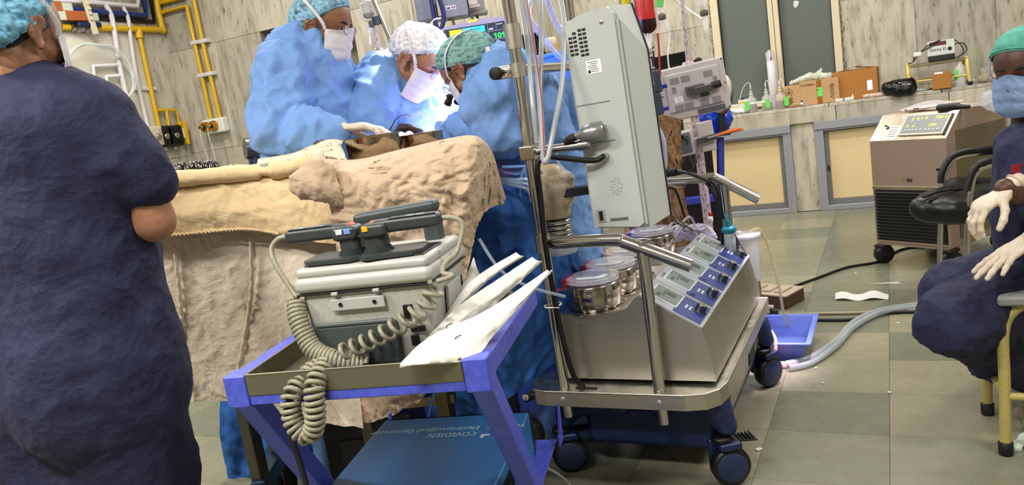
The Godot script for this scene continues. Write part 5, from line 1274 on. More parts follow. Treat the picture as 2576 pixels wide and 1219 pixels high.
# ---------- heart-lung machine
func caster(t: Node3D, at: Vector3, axis: Vector3, brake: Vector3, mt_fork: Material):
	# twin wheel on a swivel fork: rubber tyre, blue hub
	var r := 0.064; var a := axis.normalized(); var b := yup(a)
	var m := MB.new(); var rb := plain("tyre_black", Color(0.018, 0.018, 0.02), 0.45)
	m.lathe([Vector2(.0, -.026), Vector2(.05, -.026), Vector2(.06, -.022), Vector2(r, -.014), Vector2(r, .014), Vector2(.06, .022), Vector2(.05, .026), Vector2(0, .026)], 36, XF(at + Vector3(0, r, 0), b))
	var w := part(t, "wheel", m, rb)
	m = MB.new()
	for s in [-1.0, 1.0]: m.lathe([Vector2(0, .031 * s), Vector2(.044, .030 * s), Vector2(.05, .026 * s)], 32, XF(at + Vector3(0, r, 0), b))
	part(w, "hub", m, plain("hub_blue", Color(0.11, 0.17, 0.31), 0.4))
	m = MB.new(); var side := a.cross(Vector3.UP).normalized()
	m.box(at + Vector3(0, .105, 0) - a * .035 + side * .02, Vector3(.026, .09, .075), .01, frame(a, Vector3.UP))
	m.box(at + Vector3(0, .138, 0) - side * .0, Vector3(.075, .03, .075), .012, frame(a, Vector3.UP)); part(t, "fork", m, mt_fork)
	m = MB.new(); m.cyl(at + Vector3(0, .15, 0) + side * .02, .034, .02, .005); part(t, "swivel", m, rb)
	if brake != Vector3.ZERO:
		m = MB.new(); var bb := frame(brake, Vector3.UP)
		m.box(at + Vector3(0, .148, 0) + brake * .055, Vector3(.075, .006, .05), .002, bb * Basis(Vector3.BACK, -.12))
		for k in 5: m.box(at + Vector3(0, .154, 0) + brake * (.035 + k * .012), Vector3(.004, .006, .05), .001, bb)
		part(t, "brake_pedal", m, rb)
func pump_things():
	var br := steel("pump_steel", Color(0.77, 0.75, 0.71), 0.42); var chrome := steel("chrome", Color(0.78, 0.77, 0.75), 0.16); chrome.roughness_texture = null
	var blue := plain("machine_blue", Color(0.075, 0.135, 0.3), 0.4); var pnl := plain("panel_blue", Color(0.13, 0.2, 0.47), 0.38); var lgt := plain("panel_light", Color(0.6, 0.62, 0.65), 0.4)
	var t := thing("heart_lung_machine", "steel heart-lung machine console on blue casters, with five roller pumps and blue control panels", "pump machine")
	var zf := -2.3; var pit := 0.188; var zr := zf - 5 * pit; var zm := (zf + zr) / 2
	# base
	var m := MB.new(); m.box(Vector3(-.79, .2, zm), Vector3(.46, .2, .86), .03); m.box(Vector3(-.80, .27, zm), Vector3(.52, .09, .88), .03); part(t, "base", m, blue)
	m = MB.new(); m.prism([Vector2(-.55, .31), Vector2(-.535, .3), Vector2(-.54, .2), Vector2(-.565, .13), Vector2(-.6, .1), Vector2(-.61, .11), Vector2(-.575, .15), Vector2(-.555, .2)], .66, XF(Vector3(0, 0, zm - .04))); var sk := part(t, "side_skirt", m, br)
	m = MB.new(); m.box(Vector3(-.538, .235, -2.93), Vector3(.008, .08, .13), .003, Basis(Vector3.BACK, -.06)); part(sk, "skirt_slot", m, plain("machine_navy", Color(0.03, 0.05, 0.12), 0.5))
	for q in [[-1.085, -2.335, -1.0], [-.53, -2.335, 1.0], [-1.085, -3.17, -1.0], [-.52, -3.16, 1.0]]:
		m = MB.new(); var s: float = q[2]
		m.blob([[Vector3(q[0] - s * .2, .265, q[1]), Vector3(q[0] - s * .03, .262, q[1]), .05, .048], [Vector3(q[0] - s * .03, .262, q[1]), Vector3(q[0], .2, q[1]), .047, .036]], .011, .03); part(t, "caster_arm", m, blue)
	caster(t, Vector3(-1.085, 0, -2.335), -forward + Vector3(-.1, 0, 0), Vector3(.8, 0, -.6), blue)
	caster(t, Vector3(-.53, 0, -2.335), -forward + Vector3(.05, 0, 0), Vector3(.8, 0, -.5), blue)
	caster(t, Vector3(-.52, 0, -3.16), Vector3(.8, 0, .55), Vector3.ZERO, blue)
	caster(t, Vector3(-1.085, 0, -3.17), Vector3(.9, 0, .3), Vector3.ZERO, blue)
	# deck
	var outl := []
	for q in [[-1.17, -2.30], [-1.13, -2.225], [-1.09, -2.215], [-.62, -2.215], [-.56, -2.232], [-.525, -2.27], [-.512, -2.33], [-.512, -3.27], [-1.12, -3.27], [-1.17, -3.2]]: outl.append(Vector2(q[0], -q[1]))
	m = MB.new(); m.prism(outl, .006, XF(Vector3(0, .345, 0), Basis(Vector3.RIGHT, -PI / 2)))
	for k in outl.size():
		var a: Vector2 = outl[k]; var b: Vector2 = outl[(k + 1) % outl.size()]
		var mid := (a + b) / 2; m.box(Vector3(mid.x, .3225, -mid.y), Vector3(a.distance_to(b) + .002, .05, .004), 0.0, frame(Vector3(b.x - a.x, 0, -(b.y - a.y)), Vector3.UP))
	for k in outl.size() - 2: m.rod(Vector3(outl[k].x, .347, -outl[k].y), Vector3(outl[k + 1].x, .347, -outl[k + 1].y), .004, -1, 8)
	var deck := part(t, "deck", m, br)
	for x in [-1.032, -.705]:
		m = MB.new(); m.cyl(Vector3(x + .003, .322, -2.215), .009, .006, .002, Basis(Vector3.RIGHT, PI / 2)); part(deck, "bolt", m, plain("bolt_grey", Color(0.6, 0.64, 0.68), 0.3, 0.5))
	m = MB.new(); m.rod(Vector3(-1.165, .31, -2.27), Vector3(-1.19, .305, -2.25), .016); part(deck, "end_cap", m, plain("rubber", Color.BLACK))
	m = MB.new(); m.box(Vector3(-.955, .3495, -2.25), Vector3(.075, .002, .018), .0009); part(deck, "cable_slot", m, plain("rubber", Color.BLACK))
	m = MB.new(); m.rod(Vector3(-1.18, .312, -2.24), Vector3(-1.18, .33, -3.2), .012); part(deck, "side_rod", m, chrome)
	# modules
	var prof := [Vector2(-1.05, .362), Vector2(-1.05, .57), Vector2(-1.043, .583), Vector2(-1.03, .588), Vector2(-.85, .59), Vector2(-.8, .605), Vector2(-.77, .637), Vector2(-.755, .645)]
	for k in 7:
		var a := k / 6.0; prof.append(Vector2(-.567, .535) + Vector2(.03 * sin(a * 1.35), -.173 * a))
	prof.append(Vector2(-.56, .362))
	var dirp := (Vector2(-.567, .535) - Vector2(-.755, .645)).normalized()
	var pb := frame(Vector3(dirp.x, dirp.y, 0), Vector3(-dirp.y, dirp.x, 0))
	var disp := plain("display_glass", Color(0.47, 0.52, 0.5), 0.1); var rimw := plain("rim_white", Color(0.82, 0.84, 0.86), 0.4); var knobm := steel("knob_steel", Color(0.75, 0.73, 0.7), 0.25)
	for i in 5:
		var zc := zf - pit * (i + .5)
		m = MB.new(); m.prism(prof, pit - .0015, XF(Vector3(0, 0, zc))); var mod := part(t, "pump_module", m, br)
		var at := func(u: float, hh: float, z: float) -> Vector3: return Vector3(-.755 + dirp.x * u - dirp.y * hh, .645 + dirp.y * u + dirp.x * hh, z)
		m = MB.new(); m.box(at.call(.11, .003, zc), Vector3(.222, .008, pit - .002), .002, pb); part(mod, "control_panel", m, lgt)
		m = MB.new(); m.box(at.call(.165, .0074, zc + .004), Vector3(.09, .002, pit - .022), .0008, pb); m.box(at.call(.128, .0074, zc + pit * .36), Vector3(.03, .002, pit * .16), .0008, pb); part(mod, "keypad", m, pnl)
		m = MB.new(); m.box(at.call(.07, .0085, zc - .004), Vector3(.098, .004, pit * .62), .001, pb); part(mod, "display_rim", m, rimw)
		m = MB.new(); m.box(at.call(.07, .0105, zc - .004), Vector3(.09, .002, pit * .57), .0008, pb); part(mod, "display", m, disp)
		m = MB.new(); m.box(at.call(.082, .0116, zc - .02), Vector3(.03, .0008, .03), 0.0, pb); m.box(at.call(.046, .0116, zc + .02), Vector3(.014, .0008, .03), 0.0, pb); m.box(at.call(.06, .0116, zc - .01), Vector3(.006, .0008, .05), 0.0, pb); part(mod, "readout", m, plain("readout", Color(0.3, 0.35, 0.36), 0.2))
		words(mod, "lettering", "S5 150", .011, XF(at.call(.012, .0076, zc + .02), Basis(Vector3(0, 0, -1), Vector3(-dirp.x, -dirp.y, 0), Vector3(-dirp.y, dirp.x, 0))), plain("ink_grey", Color(0.25, 0.26, 0.28), 0.7))
		for a in 2:
			for b in 2:
				m = MB.new(); m.box(at.call(.142 + a * .014, .009, zc + .012 - b * .018), Vector3(.008, .002, .011), .0009, pb); part(mod, "key", m, rimw)
		m = MB.new(); m.lathe([Vector2(0, .026), Vector2(.0155, .026), Vector2(.0175, .023), Vector2(.0185, .006), Vector2(.022, .002), Vector2(.024, 0)], 24, XF(at.call(.185, .0075, zc - .012), pb)); var kn := part(mod, "knob", m, plain("knob_dark", Color(0.1, 0.13, 0.22), 0.35))
		m = MB.new(); m.lathe([Vector2(0, .0275), Vector2(.0145, .0275), Vector2(.0155, .025)], 24, XF(at.call(.185, .0075, zc - .012), pb)); part(kn, "knob_cap", m, knobm)
		# roller head
		var hc := Vector3(-.935, .588, zc + .008); var hr := .091
		if i == 3: continue
		var pol := []
		for k in 40:
			var a := TAU * k / 40.0; pol.append(Vector2(maxf(cos(a) * hr, -hr * .86), sin(a) * hr))
		m = MB.new(); m.lathe([Vector2(0, .0), Vector2(.082, 0), Vector2(.086, .008), Vector2(hr, .014), Vector2(hr, .085), Vector2(hr - .004, .09), Vector2(hr - .012, .09), Vector2(hr - .014, .05), Vector2(.02, .05), Vector2(.018, .1), Vector2(0, .1)], 48, XF(hc)); m.lathe([Vector2(.105, -.002), Vector2(.1, .004), Vector2(.084, .004)], 40, XF(hc))
		var head := part(mod, "pump_head", m, steel("head_steel", Color(0.66, 0.63, 0.6), 0.2))
		m = MB.new(); m.box(hc + Vector3(-.002, .075, 0), Vector3(.11, .03, .022), .004, Basis(Vector3.UP, .5 + i)); m.cyl(hc + Vector3(.05, .05, .02), .014, .04); m.cyl(hc + Vector3(-.05, .05, -.03), .014, .04); part(head, "rotor", m, chrome)
		m = MB.new(); m.prism(pol, .014, XF(hc + Vector3(0, .103, 0), Basis(Vector3.RIGHT, -PI / 2))); part(head, "cover", m, glassy("cover_clear", Color(0.92, 0.92, 0.97), 0.3))
		m = MB.new(); m.tube([hc + Vector3(.06, .115, .02), hc + Vector3(.03, .115, .06), hc + Vector3(-.03, .115, .064)], .004, 6); m.box(hc + Vector3(.045, .114, .045), Vector3(.03, .006, .014), .002, Basis(Vector3.UP, .7)); part(head, "catch", m, rimw)
		var tint: Color = [Color(0.75, 0.05, 0.06), Color(0.75, 0.05, 0.06), Color(0.7, 0.08, 0.1), Color.WHITE, Color(0.1, 0.25, 0.75)][i]
		m = MB.new(); m.box(hc + Vector3(-.085, .092, -.005), Vector3(.034, .034, .09), .008); part(head, "guide_block", m, glassy("guide_%d" % i, tint, 0.55))
		m = MB.new(); m.tube(smooth([hc + Vector3(-.13, .08, -.03), hc + Vector3(-.08, .075, -.045), hc + Vector3(0, .07, -.065), hc + Vector3(.06, .07, -.02), hc + Vector3(.06, .07, .03), hc + Vector3(0, .07, .064), hc + Vector3(-.08, .075, .04), hc + Vector3(-.14, .07, .05)], 5), .006, 8); part(head, "tubing", m, glassy("blood_tube", Color(0.75, 0.35, 0.4), 0.4))
	# posts, rails and the handles
	for q in [[-1.032, -2.245, .25, 1.75, "pole"], [-.705, -2.245, .24, .832, "post"], [-1.032, -2.76, .35, 1.8, "pole"], [-.64, -3.25, .35, .855, "post"], [PZ(1580, 100, -3.25).x, -3.25, .35, 1.72, "pole"]]:
		m = MB.new(); m.rod(Vector3(q[0], q[2], q[1]), Vector3(q[0], q[3], q[1]), .0195, -1, 24); part(t, q[4], m, chrome)
	for q in [[[-1.02, .848, -2.245], [-.795, .844, -2.245], [-.75, .831, -2.245], [-.562, .75, -2.245]], [[-.9, .885, -3.25], [-.7, .878, -3.25], [-.655, .865, -3.25], [-.505, .77, -3.25]]]:
		var pts := []
		for a in q: pts.append(Vector3(a[0], a[1], a[2]))
		m = MB.new(); m.tube(smooth(pts, 8), .0215, 20); part(t, "handlebar", m, chrome)
	m = MB.new(); m.lathe([Vector2(.0195, -.03), Vector2(.026, -.03), Vector2(.026, .03), Vector2(.0195, .03)], 24, XF(Vector3(-1.032, .848, -2.245))); m.rod(Vector3(-1.032, .848, -2.245), Vector3(-1.0, .848, -2.245), .017); part(t, "pole_clamp", m, br)
	m = MB.new(); m.rod(Vector3(-1.032, 1.402, -2.25), Vector3(-1.032, 1.402, -2.76), .016); part(t, "top_rail", m, chrome)
	for z in [-2.245, -2.76]:
		m = MB.new(); m.lathe([Vector2(.0195, -.022), Vector2(.027, -.022), Vector2(.027, .022), Vector2(.0195, .022)], 24, XF(Vector3(-1.032, 1.4, z))); part(t, "rail_clamp", m, br)
	m = MB.new(); m.box(Vector3(-1.066, 1.4, -2.235), Vector3(.07, .04, .026), .01); var arm := part(t, "clamp_arm", m, br)
	m = MB.new(); m.cyl(Vector3(-1.094, 1.4, -2.235), .02, .034, .003, Basis(Vector3.RIGHT, PI / 2)); part(arm, "clamp_knob", m, plain("rubber", Color.BLACK))
	m = MB.new(); m.cyl(Vector3(-1.06, 1.4, -2.22), .012, .004, .001, Basis(Vector3.RIGHT, PI / 2)); part(arm, "clamp_screw", m, chrome)
	m = MB.new(); m.lathe([Vector2(.0195, -.04), Vector2(.028, -.04), Vector2(.028, .035), Vector2(.0195, .035)], 8, XF(Vector3(-1.032, 1.505, -2.245))); part(t, "coupling", m, br)
	# screen housing seen from behind, its cone joint and rod
	settle(t)
	t = thing("display_housing", "long pale grey display housing seen from behind, hung on the pump machine's mast", "display")
	var hb := Basis(Vector3.BACK, deg_to_rad(1.4)) ; var ho := Vector3(-.795, 1.2, -2.33)
	var hp := mottled("housing_grey", Color(0.72, 0.74, 0.73), Color(0.75, 0.77, 0.76), 0.45, 0.0, Vector3.ONE * 9, 0.2)
	var W := func(x: float, y: float, z: float) -> Vector3: return ho + hb * Vector3(x, y, z)
	m = MB.new()
	var pr := [Vector2(-.085, -.322), Vector2(.06, -.335), Vector2(.075, -.325), Vector2(.075, .32), Vector2(.055, .343), Vector2(0.0, .34), Vector2(-.05, .33), Vector2(-.085, .31)]
	m.prism(pr, .03, XF(W.call(0, 0, -.0), hb))
	# wedge body behind the rear plate, wider towards the screen
	var q1 := [[-.1, -.33], [.085, -.345], [.085, .3], [.07, .345], [-.1, .325]]; var q2 := [[-.1, -.31], [.13, -.325], [.13, .2], [.1, .345], [-.1, .33]]
	for k in 5:
		var a: Array = q1[k]; var b: Array = q1[(k + 1) % 5]; var c: Array = q2[(k + 1) % 5]; var d: Array = q2[k]
		m.quad(W.call(a[0], a[1], -.012), W.call(b[0], b[1], -.012), W.call(c[0], c[1], -.1), W.call(d[0], d[1], -.1))
	for lay in [[q1, -.012], [q2, -.1]]:
		var p: Array = lay[0]
		m.quad(W.call(p[0][0], p[0][1], lay[1]), W.call(p[1][0], p[1][1], lay[1]), W.call(p[2][0], p[2][1], lay[1]), W.call(p[3][0], p[3][1], lay[1])); m.quad(W.call(p[0][0], p[0][1], lay[1]), W.call(p[3][0], p[3][1], lay[1]), W.call(p[4][0], p[4][1], lay[1]), W.call(p[0][0], p[0][1], lay[1]) + Vector3(0, .0001, 0))
	m.rod(W.call(.079, -.33, .0), W.call(.079, .3, .0), .0055, -1, 8)
	part(t, "shell", m, hp)
	m = MB.new(); m.prism([Vector2(-.1, -.31), Vector2(.134, -.325), Vector2(.134, .2), Vector2(.104, .348), Vector2(-.1, .332)], .006, XF(W.call(0, 0, -.104), hb)); part(t, "screen_frame", m, plain("screen_edge", Color(0.05, 0.08, 0.16), 0.3))
	var vent := plain("vent_dark", Color(0.03, 0.03, 0.035), 0.7)
	for gx in 4:
		for gy in 7:
			if (gx == 0 and gy in [0, 6]) or (gx == 1 and gy in [6]): continue
			m = MB.new(); m.box(W.call(-.072 + gx * .0145 + (.004 if gx > 1 else 0.0), .284 - gy * .0125 + (.006 * (gx / 2)), .0152), Vector3(.0115, .0072, .002), 0.0, hb); part(t, "vent_slot", m, vent)
	for k in 26:
		var a := k * 2.4; var r := .004 + .0034 * sqrt(k)
		m = MB.new(); m.box(W.call(.005 + r * cos(a), -.2 + r * sin(a) * 1.4, .0152), Vector3(.002, .002, .001), 0.0, hb); part(t, "speaker_hole", m, vent)
	for k in 11:
		m = MB.new(); m.box(W.call(-.03 + k * .0055, -.305, .0152), Vector3(.003, .01, .001), 0.0, hb); part(t, "vent_slot", m, vent)
	m = MB.new(); m.cyl(W.call(.035, .3, .013), .007, .003, .0005, hb * Basis(Vector3.RIGHT, PI / 2)); part(t, "hole", m, steel())
	m = MB.new(); m.box(W.call(-.06, -.288, .0165), Vector3(.026, .042, .006), .002, hb); var pl := part(t, "switch_plate", m, plain("panel_light", Color.WHITE))
	m = MB.new(); m.box(W.call(-.059, -.288, .0195), Vector3(.012, .03, .002), 0.0, hb); part(pl, "switch", m, vent)
	for y in [.065, -.055]:
		m = MB.new(); m.box(W.call(-.03, y, .0155), Vector3(.11, .003, .003), .001, hb); part(t, "groove", m, plain("housing_shade", Color(0.5, 0.52, 0.5), 0.5))
	m = MB.new(); m.box(W.call(-.01, .175, .0152), Vector3(.048, .04, .0008), 0.0, hb); var lb := part(t, "type_label", m, plain("label_grey", Color(0.68, 0.69, 0.68), 0.5))
	for k in 6:
		m = MB.new(); m.box(W.call(-.012 + .004 * sin(k * 2.0), .19 - k * .0058, .0158), Vector3(.036 - .012 * absf(sin(k * 1.3)), .0016, .0006), 0.0, hb); part(lb, "print_line", m, vent)
	m = MB.new(); m.box(W.call(-.026, .162, .0158), Vector3(.007, .01, .0006), 0.0, hb); part(lb, "print_block", m, vent)
	m = MB.new(); m.lathe([Vector2(0, .0), Vector2(.027, 0), Vector2(.03, .004), Vector2(.031, .036), Vector2(.025, .062), Vector2(.014, .078), Vector2(.01, .09), Vector2(0, .092)], 28, XF(W.call(.0, -.02, .04), yup(hb * Vector3(-1, -.05, .25)))); m.rod(W.call(-.02, -.02, .035), W.call(-.02, -.02, .0), .022); var jo := part(t, "cone_joint", m, plain("cast_alu", Color(0.56, 0.56, 0.57), 0.3, 0.55))
	m = MB.new(); m.tube(smooth([W.call(-.085, -.025, .06), W.call(-.105, -.03, .066), W.call(-.125, -.04, .07)], 4), [.01, .013, .014, .014, .013, .012, .011, .01, .006], 10); part(jo, "lever", m, plain("rubber", Color.BLACK))
	m = MB.new(); m.tube([Vector3(-1.032, 1.143, -2.245), Vector3(-.87, 1.143, -2.28)], .0145, 16); m.rod(Vector3(-.88, 1.143, -2.28), Vector3(-.85, 1.143, -2.285), .018); m.box(Vector3(-.85, 1.15, -2.285), Vector3(.024, .03, .03), .004); m.box(Vector3(-1.032, 1.143, -2.24), Vector3(.05, .046, .05), .006); part(t, "support_rod", m, chrome)
	m = MB.new(); m.rod(W.call(-.01, -.1, .012), W.call(-.016, -.1, .035), .009); part(t, "connector", m, chrome)
	settle(t)
	# cables and hoses on the mast
	var kb := plain("cord_black", Color(0.02, 0.02, 0.02), 0.45)
	m = MB.new(); m.tube(smooth([W.call(-.016, -.1, .035), W.call(-.05, -.108, .045), Vector3(-.93, 1.115, -2.24), Vector3(-.97, 1.125, -2.215), Vector3(-.995, 1.1, -2.205), Vector3(-1.002, 1.0, -2.21), Vector3(-1.007, .85, -2.205), Vector3(-1.004, .62, -2.215), Vector3(-.995, .5, -2.215), Vector3(-.985, .4, -2.23), Vector3(-.965, .353, -2.25)], 8), .009, 10); solo("cable", "thick black cable from the display housing down the front mast into the deck slot", "cable", m, kb)
	m = MB.new(); m.tube(smooth([Vector3(-.7, .95, -2.9), Vector3(-.68, .89, -3.1), Vector3(-.7, .87, -3.21), Vector3(-.66, .83, -3.21), Vector3(-.66, .6, -3.2), Vector3(-.66, .5, -3.18)], 8), .007, 8); solo("cable", "thin black cable tied along the rear handlebar", "cable", m, kb)
	var ht := glassy("hose_milky", Color(0.7, 0.72, 0.74), 0.62, 0.2)
	var hoses := [[[[1305, -20, 2.7], [1328, 120, 2.5], [1340, 260, 2.42], [1352, 360, 2.4]], "milky clear hose hanging leftmost beside the front mast"], [[[1318, -20, 2.7], [1340, 110, 2.52], [1358, 260, 2.42], [1366, 370, 2.36], [1366, 400, 2.34], [1378, 404, 2.33]], "milky hose with a red line, hanging beside the front mast"],
		[[[1405, -20, 2.6], [1420, 60, 2.5], [1415, 200, 2.42], [1396, 310, 2.36], [1378, 395, 2.33], [1366, 408, 2.33]], "milky hose curving down from the housing's corner to the rod"], [[[1360, -20, 2.75], [1362, 120, 2.55], [1358, 260, 2.46], [1362, 380, 2.38]], "milky hose between the red-lined one and the curving one"]]
	for q in hoses:
		m = MB.new(); m.tube(smooth(path(q[0]), 8), .0085, 12); solo("hose", q[1], "hose", m, ht, "hoses on the front mast")
	m = MB.new(); m.tube(smooth(path([[1322, -20, 2.68], [1344, 110, 2.5], [1362, 260, 2.4], [1369, 390, 2.32]]), 8), .0016, 6); solo("hose_stripe", "red stripe along the milky hose beside the front mast", "stripe", m, plain("stripe_red", Color(0.7, 0.08, 0.08), 0.4))
	for q in [[[[1345, -20, 3.4], [1330, 40, 3.3], [1380, 110, 3.2], [1450, 190, 3.0]], "wide clear bypass tube crossing behind the mast, upper one"], [[[1370, -20, 3.3], [1400, 60, 3.2], [1450, 130, 3.05]], "wide clear bypass tube crossing behind the mast, lower one"]]:
		m = MB.new(); m.tube(smooth(path(q[0]), 8), .013, 12); solo("tubing", q[1], "tube", m, glassy("tube_blue", Color(0.55, 0.62, 0.8), 0.4))
	m = MB.new()
	var zt := P(1384, 766, 2.42); var ring := []
	for k in 16: ring.append(Vector3(-1.027 + .026 * cos(TAU * k / 16), .64 + .001 * sin(k * 2.0), -2.24 + .033 * sin(TAU * k / 16)))
	m.tube(ring, .003, 6, false, 1.0, true); m.rod(Vector3(-1.01, .64, -2.208), Vector3(-.985, .645, -2.19), .002); solo("cable_tie", "white cable tie round the front mast and its black cable", "tie", m, plain("lamp_white", Color.WHITE))
	# oxygenator with its steel coil, wrapped in gauze
	t = thing("oxygenator", "cream oxygenator canister with a steel coil and gauze wrap, clamped to the mast", "oxygenator")
	var oc := P(1400, 572, 2.64); var cr := plain("canister_cream", Color(0.78, 0.72, 0.58), 0.4)
	m = MB.new(); m.cyl(oc + Vector3(0, -.09, 0), .065, .05, .006, Basis(), 28); part(t, "bottom_cap", m, glassy("cap_clear", Color(0.9, 0.9, 0.92), 0.5))
	m = MB.new(); m.cyl(oc + Vector3(0, -.05, 0), .04, .08, .004, Basis(), 24)
	part(t, "core", m, br)
	for k in 5:
		var rg := []
		for a in 28: rg.append(oc + Vector3(.047 * cos(TAU * a / 28), -.045 + k * .0165, .047 * sin(TAU * a / 28)))
		m = MB.new(); m.tube(rg, .0082, 8, false, 1.0, true); part(t, "coil_turn", m, chrome)
	m = MB.new(); m.cyl(oc + Vector3(0, .035, 0), .055, .075, .006, Basis(), 28); part(t, "canister", m, cr)
	m = MB.new(); m.blob([[oc + Vector3(-.02, .13, 0), oc + Vector3(.02, .13, 0), .055, .06], [oc + Vector3(0, .115, 0), oc + Vector3(0, .15, 0), .06, .058], [oc + Vector3(.05, .15, 0), oc + Vector3(.06, .165, 0), .02, .016]], .007, .03, func(p: Vector3, n: Vector3) -> float: return .008 * rumple(p, 12.0)); part(t, "gauze", m, cloth("gauze_wrap", Color(0.83, 0.76, 0.66), 0.8, 8.0))
	m = MB.new(); m.lathe([Vector2(0, .22), Vector2(.03, .218), Vector2(.05, .2), Vector2(.055, .17)], 24, XF(oc)); m.rod(oc + Vector3(-.01, .21, 0), oc + Vector3(-.015, .26, 0), .016); m.box(oc + Vector3(0, .262, 0), Vector3(.04, .02, .03), .006); part(t, "head", m, cr)
	m = MB.new(); m.rod(oc + Vector3(-.05, .262, .02), oc + Vector3(-.015, .262, .01), .011); var sc := part(t, "stopcock", m, plain("stopcock_navy", Color(0.07, 0.06, 0.3), 0.35))
	m = MB.new()
	for a in 3: m.rod(oc + Vector3(-.02, .2, .055), oc + Vector3(-.02 + .018 * cos(a * 2.1 + .4), .2 + .018 * sin(a * 2.1 + .4), .058), .004)
	part(t, "stopcock", m, plain("stopcock_blue", Color(0.1, 0.15, 0.6), 0.35))
	m = MB.new(); m.tube(smooth([oc + Vector3(-.01, .27, 0), oc + Vector3(.02, .285, .02), oc + Vector3(.045, .27, .02), oc + Vector3(.05, .22, .02), oc + Vector3(.085, .18, .02)], 6), .005, 8); part(t, "line", m, glassy("tube_clear", Color.WHITE, 0.3))
	m = MB.new(); m.box(oc + Vector3(.09, .12, 0), Vector3(.1, .03, .05), .004, Basis(Vector3.UP, .4)); part(t, "bracket", m, plain("bracket_grey", Color(0.16, 0.18, 0.23), 0.4))
	settle(t)

